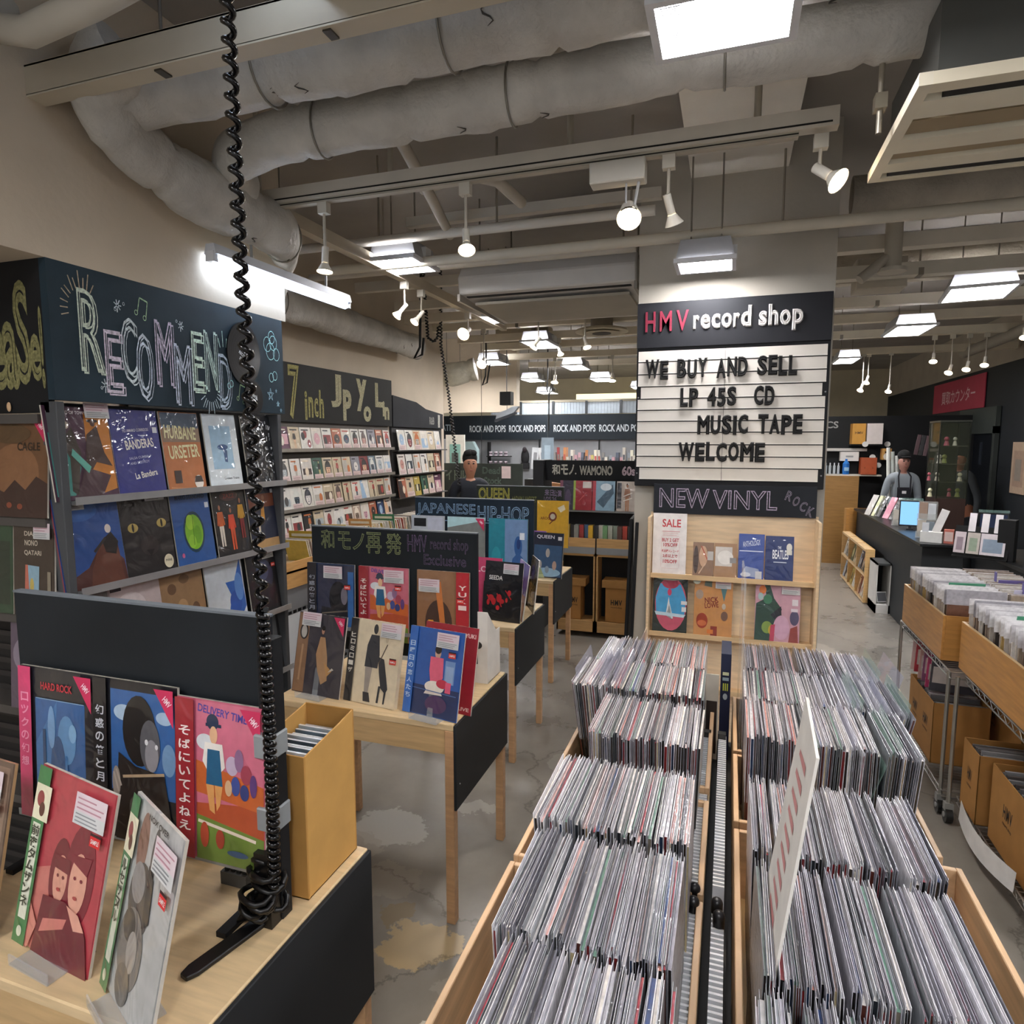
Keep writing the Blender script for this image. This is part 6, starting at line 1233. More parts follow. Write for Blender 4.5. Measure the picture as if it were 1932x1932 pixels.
# low display case in front of the counter
t = empty('display_case', 'low wooden case with two shelves of small records in front of the charcoal counter', 'shelf', (1.47,8.5,0))
mb = MB(); mb.box(.035,.045,-.75,.78,.02,.60,'#c79c60'); mb.build('back_panel','wood_y',t)
for z in (.02,.31,.585): mb = MB(); mb.box(-.045,.045,-.75,.78,z-.012,z+.012,'#d9b98a'); mb.build('shelf_board','wood_y',t)
for y in (-.75,-.24,.27,.77): mb = MB(); mb.box(-.045,.045,y-.01,y+.01,.02,.60,'#cfa86f'); mb.build('upright','wood',t)
q = random.Random(44)
for r_, z in (('upper',.322),('lower',.033)):
    for i in range(9):
        bg, art = random_art(q); mb = MB(); mb.box(-.065,.065,0,.005,0,.20,bg); o = mb.build('small_record','sleeve',loc=(1.445,7.84+.165*i+.01,z),rot=(R(-12),0,R(-90))); mb = MB(); art_mesh(mb, art, .13, .20); mb.build('cover_art','sleeve',o)
        tag(o, 'small record, %s from the near end on the %s shelf of the low wooden case' % (words[i], r_), 'record', 'small records in the low wooden case')
t = empty('display_box', 'white open-fronted box at the near end of the low wooden case', 'shelf', (1.53,7.35,0)); t.scale = (.55,1,1)
for a in ((-.12,-.10,0,.36),(.10,.12,0,.36)): mb = MB(); mb.box(a[0],a[1],a[2],a[3],0,.52,'#cfcdc8'); mb.build('side_board','paint',t)
mb = MB(); mb.box(-.12,.12,0,.36,0,.09,'#cfcdc8'); mb.box(-.12,.12,0,.36,.50,.52,'#3a3c3c'); mb.build('shelf_board','paint',t); mb = MB(); mb.box(-.10,.10,.34,.36,.09,.50,'#1f1f1e'); mb.build('back_panel','paint',t)
mb = MB(); mb.box(-.05,.05,-.04,.0,0,.11,'#c9c9c6'); mb.box(-.045,.045,-.042,-.04,.01,.1,'#55565a'); o = mb.build('brochure_holder','plastic',loc=(1.53,7.45,.095),rot=(R(-15),0,R(20))); tag(o, 'small silver leaflet holder inside the white open box', 'holder')
# things on the counter
def brochure(label, x, y, z, tiers, rz=-25):
    t = empty('brochure_rack', label, 'leaflet rack', (x,y,z), (0,0,R(rz)))
    for k in range(tiers):
        mb = MB(); mb.box(-.075,.075,.03*k-.02,.03*k+.012,.16*k,.16*k+.008,'#cfd0cc'); mb.box(-.075,.075,.03*k+.010,.03*k+.014,.16*k,.16*k+.17,'#c4c6c2'); mb.box(-.075,.075,.03*k-.022,.03*k-.019,.16*k,.16*k+.06,'#d4d6d2'); mb.build('pocket','clear',t)
        mb = MB(); mb.box(-.065,.0,.03*k-.008,.03*k+.004,.16*k+.01,.16*k+.16,['#b9b2a6','#9c8474','#c9c4bc'][k%3]); mb.box(.005,.065,.03*k-.008,.03*k+.004,.16*k+.01,.16*k+.15,['#7c8890','#c4c8cc','#8a7f94'][k%3]); mb.build('leaflet','card',t)
brochure('clear leaflet rack on the counter with grey leaflets, farther one', 1.70,7.60,.887,1)
brochure('clear leaflet rack nearer than the other, in front of the blue screen', 1.70,6.68,.887,2)
t = empty('leaflet_case', 'white cardboard stand with leaflets between the racks', 'leaflet rack', (1.68,6.42,.887),(0,0,R(-20)))
mb = MB(); mb.box(-.08,.08,-.03,.05,0,.09,'#dcdcd8'); mb.build('tray','card',t); mb = MB(); mb.box(-.03,.03,.01,.014,.09,.30,'#e4e2de',M=Matrix.Rotation(R(18),4,'Y')); mb.box(-.07,-.02,-.02,-.016,.05,.17,'#cfd2d6'); mb.build('leaflet','card',t)
t = empty('tilt_stand', 'row of pink and grey record sleeves leaning back on the counter top', 'display', (1.68,8.35,.887),(0,0,R(-70)))
for k,(c,x) in enumerate((('#b9b6b0',-.36),('#c9cf9a',-.22),('#3a3a3c',-.16),('#d98aa0',.0),('#2e3032',.13),('#3a3c3e',.26))): mb = MB(); mb.box(x,x+.11,0,.006,0,.26,c,M=Matrix.Rotation(R(-24),4,'X')); mb.build('sleeve_card','sleeve',t)
def screen(label, x, y, z, w_, h, mtl, rz):
    t = empty('monitor', label, 'screen', (x,y,z),(0,0,R(rz)))
    mb = MB(); mb.box(-w_/2,w_/2,0,.02,.03,.03+h,'#15171a'); mb.build('casing','plastic',t,bevel=.003)
    mb = MB(); mb.box(-w_/2+.012,w_/2-.012,-.001,0,.045,.015+h,'#888'); mb.build('display',mtl,t)
    mb = MB(); mb.box(-.03,.03,-.03,.06,0,.008,'#1c1e20'); mb.box(-.012,.012,.01,.03,.008,.06,'#1c1e20'); mb.build('foot','plastic',t)
    mb = MB(); mb.box(-w_/2,w_/2,-.004,.03,.03+h,.05+h,'#8fb0a8'); mb.build('top_sheet','clear',t)
screen('lit blue monitor on the counter in front of the staff member in the cap', 1.72,7.30,.887,.20,.26,'screen',-12)
screen('dark monitor with a violet glow on the till zone', 2.02,6.10,.887,.20,.27,'screen_dark',-12)
t = empty('card_display', 'black slanted stand of wrapped photo cards with three white tags', 'display', (1.78,5.6,.887),(0,0,R(-30)))
mb = MB(); mb.box(-.17,.17,.0,.02,.0,.24,'#141516',M=Matrix.Rotation(R(-14),4,'X')); mb.box(-.17,.17,-.02,.10,0,.01,'#141516'); mb.box(.10,.20,.02,.12,0,.30,'#1c1d1f'); mb.build('stand','paint',t)
for k,(x,w_) in enumerate(((-.165,.07),(-.085,.08),(.0,.15))): mb = MB(); mb.box(x,x+w_,-.012,-.004,.03,.19,['#c9bcc0','#b9b0a8','#d0c8cc'][k],M=Matrix.Rotation(R(-14),4,'X')); mb.box(x+.015,x+w_-.015,-.0125,-.012,.05,.15,['#8f7f88','#8a9a86','#7f8fa0'][k],M=Matrix.Rotation(R(-14),4,'X')); mb.build('photo_card','sleeve',t)
for x in (-.09,-.01,.07): mb = MB(); mb.box(x,x+.045,-.002,.0,.20,.34,'#ddd8da',M=Matrix.Rotation(R(-14),4,'X')); mb.build('white_tag','card',t)
t = empty('crumpled_bag', 'white crumpled plastic bag on the black counter by the charcoal wall', 'bag', (2.25,5.55,.887))
q = random.Random(8); mb = MB(); v = []; nn_ = 9
for i in range(nn_):
    f = i/(nn_-1); cx_, cz_ = .02+.30*f**1.5, .26*(1-f)**1.3+.02
    for j in range(5): v.append((cx_+q.uniform(-.01,.01)+(j-2)*.012, -(j-2)*.035+q.uniform(-.006,.006), cz_+q.uniform(-.008,.008)+(.02 if j%2 else 0)))
o_ = [(i*5+j,i*5+j+1,(i+1)*5+j+1,(i+1)*5+j) for i in range(nn_-1) for j in range(4)]
mb.add(v, o_, '#c9d2c9', 0, True); ob = mb.build('bag_film','sleeve',t); sm_ = ob.modifiers.new('th','SOLIDIFY'); sm_.thickness = .004
mb = MB(); mb.box(-.05,.05,-.11,.11,0,.01,'#b0a284'); o = mb.build('tan_board','card',loc=(2.45,5.75,1.02),rot=(R(35),R(20),R(-25))); tag(o, 'tan board propped on the black counter by the wall', 'board')
t = empty('card_reader', 'small black card terminal with a round knob on the black counter', 'device', (2.08,5.35,.887))
mb = MB(); mb.box(-.06,.06,-.07,.07,0,.14,'#1a1b1d'); mb.build('body','plastic',t,bevel=.006); mb = MB(); mb.ball((.01,-.075,.08),.014,'#c9cccf'); mb.ball((-.04,-.075,.06),.010,'#8c9094'); mb.build('knob','plastic',t)
mb = MB(); mb.box(-.035,.035,-.02,.02,0,.12,'#b96a5c'); mb.box(-.03,.03,-.021,-.02,.02,.10,'#d8c0b8'); o = mb.build('small_box','card',loc=(1.62,5.95,.887),rot=(0,0,R(-20))); tag(o, 'small salmon box on the end of the charcoal counter', 'box'); o.location = (1.80,6.38,.887)
# red counter sign, posters, door and glass case on the right wall
mb = MB(); mb.box(-.012,.0,-1.15,1.15,-.24,.22,'#a83a4c'); o = mb.build('counter_sign','paint',loc=(3.19,11.4,2.45)); tag(o, 'dull red sign with white Japanese lettering high on the charcoal wall', 'sign')
M0 = Matrix(((0,1,0,-.0135),(-1,0,0,0),(0,0,1,0),(0,0,0,1))); tmp = MB()
put_text(tmp, '買取カウンター', .05, -.02, 1.5, .20, '#d8b0b4', bold=.01); mb = MB(); mb.add(tmp.v, tmp.f, '#d8b0b4', M=M0); mb.build('lettering','card',o)
t = empty('poster', 'tan poster in a frame on the charcoal wall at the right edge', 'poster', (3.19,9.0,1.15))
mb = MB(); mb.box(-.01,0,-.2,.2,0,.6,'#b59c84'); mb.build('sheet','card',t); mb = MB(); mb.box(-.012,-.01,-.14,.14,.08,.50,'#a58a76'); mb.box(-.013,-.012,-.08,.09,.15,.4,'#8f8478'); mb.build('picture','card',t)
t = empty('door_1', 'dark doorway in the charcoal wall behind the till', 'door', (3.19,10.35,0)); t['kind'] = 'structure'
mb = MB(); mb.box(-.02,.0,-.60,.62,0,1.86,'#0c1016'); mb.build('door_panel','paint',t); mb = MB(); mb.box(-.05,.0,-.68,-.60,0,1.95,'#3b3f3c'); mb.box(-.05,.0,.62,.70,0,1.95,'#3b3f3c'); mb.box(-.05,.0,-.68,.70,1.86,2.2,'#3f4440'); mb.build('door_frame','paint',t)
mb = MB(); mb.box(-.03,-.02,-.2,-.12,1.45,1.75,'#262b33'); mb.build('coat_hook','paint',t)
t = empty('glass_case', 'tall glass display case with lit shelves of small ornaments by the doorway', 'cabinet', (2.36,8.6,.0)); t.scale = (.72,1,1)
mb = MB(); mb.box(-.2,.2,-.2,.2,0,1.12,'#3a2822'); mb.build('base_cabinet','paint',t)
mb = MB()
for x in (-.2,.2):
    for y in (-.2,.2): mb.box(x-.008,x+.008,y-.008,y+.008,1.12,1.98,'#4a4c44')
mb.box(-.21,.21,-.21,.21,1.97,1.99,'#6f7268'); mb.build('frame','metal',t)
for z in (1.30,1.50,1.70): mb = MB(); mb.box(-.19,.19,-.19,.19,z,z+.008,'#8c9070'); mb.build('glass_shelf','clear',t)
mb = MB(); mb.box(-.196,.196,-.2,-.196,1.12,1.97,'#4a4e3e'); mb.box(-.2,-.196,-.2,.2,1.12,1.97,'#4a4e3e'); mb.build('pane','glass',t)
mb = MB(); mb.box(-.19,.19,.19,.195,1.12,1.97,'#3b3e30'); mb.build('back_panel','paint',t)
q = random.Random(91)
for k in range(10):
    x, z = -.14+.07*(k%5), (1.13,1.31,1.51,1.71)[k%4]; c = q.choice(['#d8d4b0','#b04c5c','#e8e6d0','#8f9a4c','#7c3a34','#c9ccb4'])
    mb = MB(); r_ = q.uniform(.018,.03); mb.cyl((0,0,0),(0,0,.05),r_,c,r1=r_*.6,n=12); mb.ball((0,0,.075),r_*.9,c,n=10,m=6); o = mb.build('ornament','plastic',loc=(2.32+x,8.5+.04*(k%3),z+.001)); tag(o, ['pale','red','white','olive','maroon','light green','ivory','pink','dark','grey'][k]+' small ornament inside the lit glass case', 'ornament', 'ornaments in the glass case')
t = empty('tube_stand', 'white upright rolls and packets standing by the glass case', 'rack', (2.10,9.3,.9))
for k in range(5): mb = MB(); mb.cyl((-.16+.05*k,0,0),(-.20+.05*k,.02,.78-.05*k),.022,['#d4d4cc','#bfc4bd','#cfd2cc','#a8aca4','#c9c4b8'][k],n=12); mb.build('paper_roll','card',t)
for k in range(3): mb = MB(); mb.box(-.02+.05*k,.02+.05*k,-.01,0,.70,.95,['#5a4448','#3c3a3c','#6a5458'][k],M=Matrix.Rotation(R(8),4,'Y')); mb.build('wrapped_packet','sleeve',t)
mb = MB(); mb.box(-.25,.25,-.1,.1,-.9,0,'#2b2d2f'); mb.build('base','paint',t)

# back shelves right of the column: boxes, bottle and clocks on a black wall
b = MB(); b.box(1.15,3.2,10.5,10.6,0,2.12,'#121314'); struct(b, 'wall_back_right', 'paint', 'black display wall beyond the counter right of the column')
mb = MB(); put_text(mb, 'CLASSICS', 1.17, 2.0, .62, .10, '#9a9a96', y=10.495, bold=.02); tag(mb.build('wall_lettering','card'), 'grey lettering high on the black wall, mostly hidden by the letter board', 'lettering')
t = empty('wall_shelf', 'shelf with white edge on the black wall carrying bottles and boxes', 'shelf', (1.75,10.38,0))
mb = MB(); mb.box(-.55,.28,-.12,.12,1.27,1.29,'#cfc8bc'); mb.build('shelf_board','paint',t); mb = MB(); mb.box(-.5,.0,-.12,.12,.0,1.27,'#97703c'); mb.box(-.53,-.5,-.13,.12,0,1.28,'#c49a5c'); mb.build('cabinet','wood',t)
mb = MB(); mb.box(-.60,.1,.0,.12,1.62,1.66,'#bdb9b2'); mb.build('upper_shelf','paint',t)
def pxbox(name, label, cat, x, y, z, w_, d, h, col, mtl='card', extra=None):
    mb = MB(); mb.box(-w_/2,w_/2,-d/2,d/2,0,h,col); o = mb.build(name,mtl,loc=(x,y,z),bevel=.003); tag(o,label,cat)
    if extra: mb = MB(); art_mesh(mb, extra, w_, h, y0=-d/2-.0006); mb.build('front_print','card',o)
    return o
pxbox('cardboard_box','yellow brown box with small lettering high on the black back wall','box',1.72,10.38,1.72,.17,.2,.29,'#c08c3c','carton',[('t','HMV',.5,.55,.6,.12,'#4a3418')])
pxbox('white_case','white case beside the yellow brown box on the black back wall','box',1.92,10.38,1.72,.20,.2,.29,'#d8cdc6','plastic')
mb = MB(); mb.box(-.12,.25,-.1,.1,-.02,0,'#222'); o = mb.build('bracket_shelf','paint',loc=(1.75,10.4,1.72)); tag(o,'short black shelf carrying the yellow brown and white boxes','shelf')
pxbox('white_case','white printed case above the blue bottle','box',1.62,10.36,1.48,.24,.1,.13,'#dcd7d0','plastic',[('r',.3,.4,.7,.6,'#9a9a98')])
pxbox('cardboard_box','small yellow box with a dark slot under a round clock','box',2.09,10.38,1.50,.12,.12,.16,'#b98a48','carton',[('r',.3,.6,.7,.75,'#2c2218'),('e',.5,.3,.35,.3,'#dcd4c8')])
pxbox('wooden_speaker','rust red fronted wooden box on the white edged shelf','box',1.86,10.32,1.292,.20,.16,.24,'#a8502e','satin',[('e',.25,.4,.03,.03,'#6a2c18'),('e',.75,.4,.03,.03,'#6a2c18')])
t = empty('spray_bottle','blue bottle with a white label on the white edged shelf','bottle',(1.58,10.30,1.292))
mb = MB(); mb.cyl((0,0,0),(0,0,.15),.045,'#1f6fc0',n=16,sc=(.75,1)); mb.cyl((0,0,.15),(0,0,.19),.045,'#2a7fd0',r1=.018,n=16); mb.build('bottle_body','plastic',t); mb = MB(); mb.cyl((0,0,.19),(0,0,.22),.016,'#2878c8',n=12); mb.build('cap','plastic',t); mb = MB(); mb.box(-.03,.03,-.047,-.045,.05,.10,'#9cc8e4'); mb.build('label_band','card',t)
for k,(x,z,lb) in enumerate(((1.80,1.72,'white round disc clipped below the yellow brown box'),(2.12,1.72,'cream round disc on the black wall over the cap of the staff member'),(1.90,1.54,'white round gauge with a pointer on the black wall'),(2.02,1.42,'white round disc beside the staff member'))):
    mb = MB(); mb.cyl((0,0,0),(0,-.015,0),.038,'#d9d6d0',n=20); o = mb.build('round_disc','plastic',loc=(x,10.48 if k not in (0,2) else 10.26,z)); tag(o,lb,'disc')
for k in range(5):
    mb = MB(); mb.cyl((0,0,0),(0,0,.12),.018,'#b9c0c4',n=10); mb.cyl((0,0,.12),(0,0,.16),.008,'#dde0e2',n=8); o = mb.build('clear_bottle','plastic',loc=(1.27+.055*k,10.35,1.292)); tag(o,'small clear bottle, %s from the left beside the blue bottle' % nth(k+1),'bottle','clear bottles on the white edged shelf')

# ================================================================ gondola behind the fourth table
t = empty('record_gondola', 'tall record stand with the WAMONO 60s chalkboard at the back of the aisle', 'shelf', (-1.11, 5.70, 0))
mb = MB(); mb.box(-.34,.36,.10,.12,.0,1.42,'#1d1e20'); mb.build('back_panel','paint',t)
mb = MB(); mb.box(-.50,.40,.07,.10,1.40,1.585,'#141517'); cb6 = mb.build('chalkboard','chalkboard',t); mb = MB(); mb.box(-.60,-.50,.0,.3,.0,1.585,'#232426'); mb.build('side_panel','paint',t)
mb = MB()
for ch,x,wd in (('和',-.40,.075),('モ',-.32,.065),('ノ',-.255,.05),('.',-.215,.012)): put_text(mb, ch, x, 1.50 if ch != '.' else 1.465, wd, .095 if ch != '.' else .015, '#b3b1a4', y=.0685, outline=.03, th=.0008)
put_text(mb,'WAMONO',-.03,1.495,.30,.085,'#b3b1a4',y=.0685,outline=.03,th=.0008); put_text(mb,'60s~',.29,1.495,.17,.085,'#b8a4ac',y=.0685,outline=.035,th=.0008)
mb.build('chalk_lettering','chalk',cb6)
mb = MB(); mb.box(-.34,.36,-.02,.10,1.125,1.14,'#9a9c9e'); mb.build('ledge','steel',t)
for (x0,x1) in ((-.34,.005),(.02,.36)):
    mb = MB(); mb.box(x0,x1,-.10,-.085,.76,.90,'#c39a64'); mb.box(x0,x1,-.10,.10,.74,.76,'#b98f58'); mb.build('bin_front','wood',t)
    mb = MB(); mb.box(x0,x1,-.105,-.1,.76,.82,'#8c8e90'); mb.build('grey_strip','paint',t)
    mb = MB(); mb.box(x0,x0+.012,-.10,.10,.05,.76,'#c9a06a'); mb.box(x1-.012,x1,-.10,.10,.05,.76,'#c9a06a'); mb.box(x0,x1,-.10,.10,.05,.15,'#c39a64'); mb.build('base_frame','wood',t)
for i,(x,w_,bg,lb) in enumerate(((-.27,.14,'#2a2436','violet faced record half hidden at the left of the WAMONO row'),(-.13,.17,'#8f1f28','dark red record with a green edge on the WAMONO row'),(.06,.20,'#7fa0b4','silver blue wrapped record with a red spine on the WAMONO row'),(.26,.17,'#b5a89c','record of a woman in a striped coat on the WAMONO row'))):
    art = [[('r',.0,.0,.2,1,'#7c4a5c'),('e',.55,.4,.2,.3,'#4a3c54')],[('r',.0,.0,.12,1,'#8aa03c'),('l',(.3,.3),(.7,.6),.02,'#b04a4c'),('r',.5,.75,.95,.97,'#cfc4bc')],[('r',.0,.0,.15,1,'#a8303c'),('p',[(.2,.3),(.9,.9),(.95,.6),(.5,.1)],'#3c5668'),('e',.6,.8,.25,.12,'#d4e0e6')],fig(.55,.02,.92,'#9c6a4c','#8f5c3c','#a87048')+[('l',(.35,.5),(.8,.62),.03,'#e6dccc'),('l',(.35,.35),(.8,.45),.03,'#e6dccc'),('r',.03,.1,.25,.95,'#201c22')]][i]
    sleeve(lb, (-1.11+x, 5.67, 1.142), 0, 6, bg, art, w_=w_, h=.265)
q = random.Random(61)
for i in range(16):
    x = -.30+.043*i; c = ['#1f2a34','#c4a23c','#26282c','#8c8f8a','#a83a3c','#3f6488','#d4a830','#2c3034','#c9c4ba','#6f9a6c','#b9bcb0','#8a9a8c','#5c3a34','#c04c3c','#30343a','#8f8c84'][i]
    mb = MB(); mb.box(-.02,.02,-.06+.02*(i%3),.02,0,.25,[c]*6); o = mb.build('wrapped_record','sleeve',loc=(-1.11+x,5.68,.762)); tag(o, 'wrapped record, %s from the left in the wooden bins below the WAMONO row' % nth(i+1), 'record', 'wrapped records below the WAMONO row')
CT = {}
for k,(x,w_,lb) in enumerate(((-.20,.16,'brown lettered carton inside the left opening below the WAMONO bins'),(.19,.22,'brown lettered carton inside the right opening below the WAMONO bins'),(-.32,.08,'narrow brown carton at the far left below the WAMONO bins'))):
    if k < 2: CT[k] = carton(lb, -1.11+x-w_/2+.02, -1.11+x+w_/2, 5.62, 5.78, .152, .46, face='y', open_=False); 
for k in (0,1):
    w_ = (.22,.26)[k]; mb = MB(); mb.box(-w_/2,w_/2,-.085,.09,.309,.375,'#a97c44'); mb.build('carton_lid','carton',CT[k])

# ================================================================ grey chalkboard, poster and header wall at the back
t = empty('aisle_chalkboard', 'grey green chalkboard with curly Japanese chalk writing behind the customer', 'chalkboard', (-2.90,7.1,0))
mb = MB(); mb.box(-.68,.64,0,.03,1.18,1.50,'#3b403b'); cb7 = mb.build('panel','chalkboard',t); mb = MB(); mb.box(-.74,-.68,0,.05,1.18,1.51,'#060606'); mb.build('dark_end','matte',t); mb = MB(); mb.box(-.68,.60,0,.04,.0,1.18,'#2a2b2c'); mb.build('support','paint',t)
mb = MB(); put_text(mb,'昭和アイドル',-.32,1.36,.52,.13,'#7f8a78',y=-.001,outline=.02,th=.001); put_text(mb,'Dead',.26,1.42,.22,.08,'#5f7064',y=-.001,outline=.02,th=.001); put_text(mb,'Stock',.28,1.30,.22,.08,'#5f7064',y=-.001,outline=.02,th=.001); mb.build('chalk_lettering','chalk',cb7)
mb = MB(); mb.box(.39,.50,-.003,0,1.33,1.47,'#e2ccc8'); mb.build('pinned_note','card',cb7)
mb = MB(); mb.box(-.09,.09,-.06,.06,0,.12,'#a79c7c'); mb.box(-.06,-.02,-.061,-.06,.03,.06,'#333'); o = mb.build('radio_box','paint',loc=(-1.86,6.6,1.36)); tag(o,'beige boxy device with two dark sockets right of the grey green chalkboard','device')
mb = MB(); mb.box(-.25,.15,-.08,.12,0,1.36,'#33312e'); o = mb.build('side_stand','paint',loc=(-1.80,6.6,0)); tag(o,'dark stand carrying the beige device at the back of the aisle','stand')
mb = MB(); mb.box(-.09,.09,-.04,.0,0,.12,'#c98f5c'); o = mb.build('salmon_box','card',loc=(-1.70,6.45,1.36-.16),rot=(0,R(8),0)); tag(o,'small orange brown box in front of the dark stand','box'); o.location.z = 1.215
mb = MB(); mb.box(-.14,.14,-.14,.0,0,1.21,'#2a2c2e'); o = mb.build('small_plinth','paint',loc=(-1.68,6.50,0)); tag(o,'narrow dark plinth under the small orange brown box','stand')
t = empty('wall_poster', 'white framed notice with a green picture beyond the singles wall', 'poster', (-3.62,8.3,0))
mb = MB(); mb.box(-.14,.14,0,.03,.0,1.85,'#e6e0d2'); mb.build('board','card',t); mb = MB(); mb.box(-.08,.08,-.004,0,1.45,1.72,'#8fbcb0'); mb.box(-.05,.05,-.006,-.004,1.47,1.60,'#5c605c'); mb.build('picture','card',t)
b = MB(); b.box(-4.75,-3.95,9.30,9.36,0,1.80,'#8f8f90'); struct(b,'wall_partition','paint','pale grey partition left of the header wall')
HY = 10.45
b = MB(); b.box(-6.2,-.5,HY,HY+.1,1.79,2.20,'#1c242b'); struct(b,'wall_header','paint','blue black header band lettered ROCK AND POPS at the back')
b = MB(); b.box(-6.2,-.5,HY+.06,HY+.1,0,1.79,'#8f9194'); struct(b,'wall_display','paint','grey display wall under the ROCK AND POPS header')
mb = MB(); xs = -4.22
for k,(x0,x1) in enumerate(((-4.28,-3.62),(-3.56,-2.92),(-2.78,-2.08),(-2.02,-1.30),(-1.20,-.5))):
    mb = MB(); put_text(mb,'ROCK AND POPS',(x0+x1)/2,1.975,x1-x0,.115,'#c4ccd0',y=HY-.004,bold=.02); tag(mb.build('header_lettering','card'), ['leftmost ROCK AND POPS lettering on the back header','second ROCK AND POPS lettering from the left on the back header','middle ROCK AND POPS lettering on the back header','fourth ROCK AND POPS lettering on the back header','ROCK AND POPS lettering cut by the letter board on the back header'][k],'lettering')
mb = MB(); put_text(mb,'KLIMATI',-4.85,2.0,.42,.11,'#9fb0bc',y=HY-.004,bold=.02); tag(mb.build('header_lettering','card'),'short bluish lettering at the left end of the back header','lettering')
mb = MB(); mb.box(-5.35,-4.98,HY-.02,HY,1.78,2.05,'#050505'); tag(mb.build('black_screen','satin'),'black blank panel at the left end of the back header','screen')
for k in range(7):
    x = -3.9+.56*k; mb = MB(); mb.box(x,x+.52,HY+.04,HY+.05,2.21,2.40,'#a9b4bc'); mb.box(x+.52,x+.56,HY+.02,HY+.07,2.21,2.42,'#2f3438'); 
    for j in range(10): mb.box(x+.05*j+.02,x+.05*j+.024,HY+.037,HY+.04,2.21,2.40,'#7d8890')
    o = mb.build('window_'+str(k+1),'satin'); o['kind'] = 'structure'; o['label'] = 'frosted window bay above the back header'
b = MB(); b.box(-4.1,.2,HY+.03,HY+.08,2.40,2.44,'#8c8676'); struct(b,'trim_1','paint','thin rail over the frosted windows')
# glowing sheet put in for the yellowish lit zone over the far windows
mb = MB(); mb.box(-3.2,-.6,13.9,13.92,2.50,2.78,'#fff'); o = mb.build('lit_zone_glow','far_zone_glow'); tag(o,'glowing sheet standing in for the warm lit zone beyond the frosted windows','ceiling light')
# shelf of upright records under the header
t = empty('back_shelf','long black shelf holding a row of records under the ROCK AND POPS header','shelf',(-2.0,10.25,0))
mb = MB(); mb.box(-.95,1.3,-.12,.16,1.36,1.385,'#1c1c1e'); mb.build('shelf_board','paint',t); mb = MB(); mb.box(-.95,1.3,-.10,.16,0,1.36,'#2a2b2d'); mb.build('cabinet','paint',t)
for x in (-1.0,.0,1.0): mb = MB(); mb.box(x-.01,x+.01,.10,.14,1.385,1.79,'#1a1b1c'); mb.build('upright','paint',t)
q = random.Random(71)
for i in range(34):
    x = -2.85+.056*i+q.uniform(-.01,.01); h = q.choice([.13,.16,.20,.24,.28]); c = q.choice(['#d8d4c8','#c9c2b4','#e2ddd0','#b04a4a','#c9a0a8','#c88a5c','#e6e0cc','#9aa0a8','#d4cfc4','#cfc070','#8f8c88','#5c6474','#dcd8cc'])
    mb = MB(); mb.box(-.022,.022,-.05,.05,0,h,[c]*6); mb.box(-.015,.015,-.051,-.05,h*.3,h*.6,q.choice(['#8f8880','#b85c54','#50545c'])); o = mb.build('shelf_record','sleeve',loc=(x,10.22,1.386),rot=(0,R(q.uniform(-6,6)),R(q.uniform(-15,15)))); tag(o,'small upright record, %s from the left under the ROCK AND POPS header' % nth(i+1),'record','records in the row under the back header')
# merchandise on the grey wall at the back left
for k,(x,z,w_,h,c,lb) in enumerate(((-4.72,1.38,.06,.33,'#2a2c30','dark spines'),(-4.62,1.38,.06,.34,'#8c9298','grey spines'),(-4.53,1.38,.05,.33,'#c9ccd0','white spines'),(-4.45,1.38,.05,.34,'#6a7078','slate spines'))):
    mb = MB(); mb.box(-w_/2,w_/2,-.06,.06,0,h,[c]*6); mb.box(-w_/2+.008,w_/2-.008,-.061,-.06,h*.2,h*.9,'#dfe2e4'); o = mb.build('boxed_media','card',loc=(x,10.45,z)); tag(o,'boxed media with %s hanging left of the blue column on the back wall' % lb,'case')
b = MB(); b.prism([(-4.34,0),(-4.06,0),(-4.06,1.62),(-4.14,1.76),(-4.26,1.76),(-4.34,1.62)],10.22,10.34,'#a9c0c0',axis='y'); tag(b.build('banner_stand','card'),'pale blue pointed banner standing before the back wall','banner')
for r_,z in (('upper',1.52),('lower',1.36)):
    for k in range(4):
        mb = MB(); mb.cyl((0,0,0),(0,0,.07),.03,'#c9bcc4',n=14); mb.cyl((0,0,.02),(0,0,.05),.0305,'#5c5058',n=14,caps=False); o = mb.build('mug','plastic',loc=(-3.86+.09*k,10.36,z)); tag(o,'small pale mug, %s from the left on the %s tier of the black wall rack' % (nth(k+1), r_),'mug','mugs on the %s black wall rack' % r_)
t = empty('mug_rack','black wall rack holding two rows of pale mugs','rack',(-3.72,10.38,0)); mb = MB(); mb.box(-.20,.20,-.07,.1,1.50,1.515,'#141414'); mb.box(-.20,.20,-.07,.1,1.34,1.355,'#141414'); mb.box(-.20,-.18,-.02,.1,1.2,1.75,'#141414'); mb.build('frame','paint',t)
mb = MB(); mb.ball((0,0,.0),.09,'#17171a',sc=(.8,.5,1.6)); mb.ball((0,-.03,.12),.05,'#2a2226',sc=(.8,.6,1)); mb.box(-.07,.07,-.03,.03,-.2,-.1,'#131316'); o = mb.build('backpack','cloth',loc=(-3.28,10.465,1.5)); tag(o,'dark bag hanging on the grey back wall','bag')
for k,(x,c) in enumerate(((-3.08,'#cfd2d4'),(-2.92,'#dadcdc'))):
    mb = MB(); mb.box(-.06,.06,-.02,.02,0,.36,c); mb.box(-.03,.03,-.021,-.02,.08,.28,'#8a8c90'); o = mb.build('wrapped_shirt','sleeve',loc=(x,10.36,1.30),rot=(0,R(4*(-1)**k),0)); tag(o,['left white wrapped shirt hanging on the grey back wall','right white wrapped shirt hanging on the grey back wall'][k],'shirt')
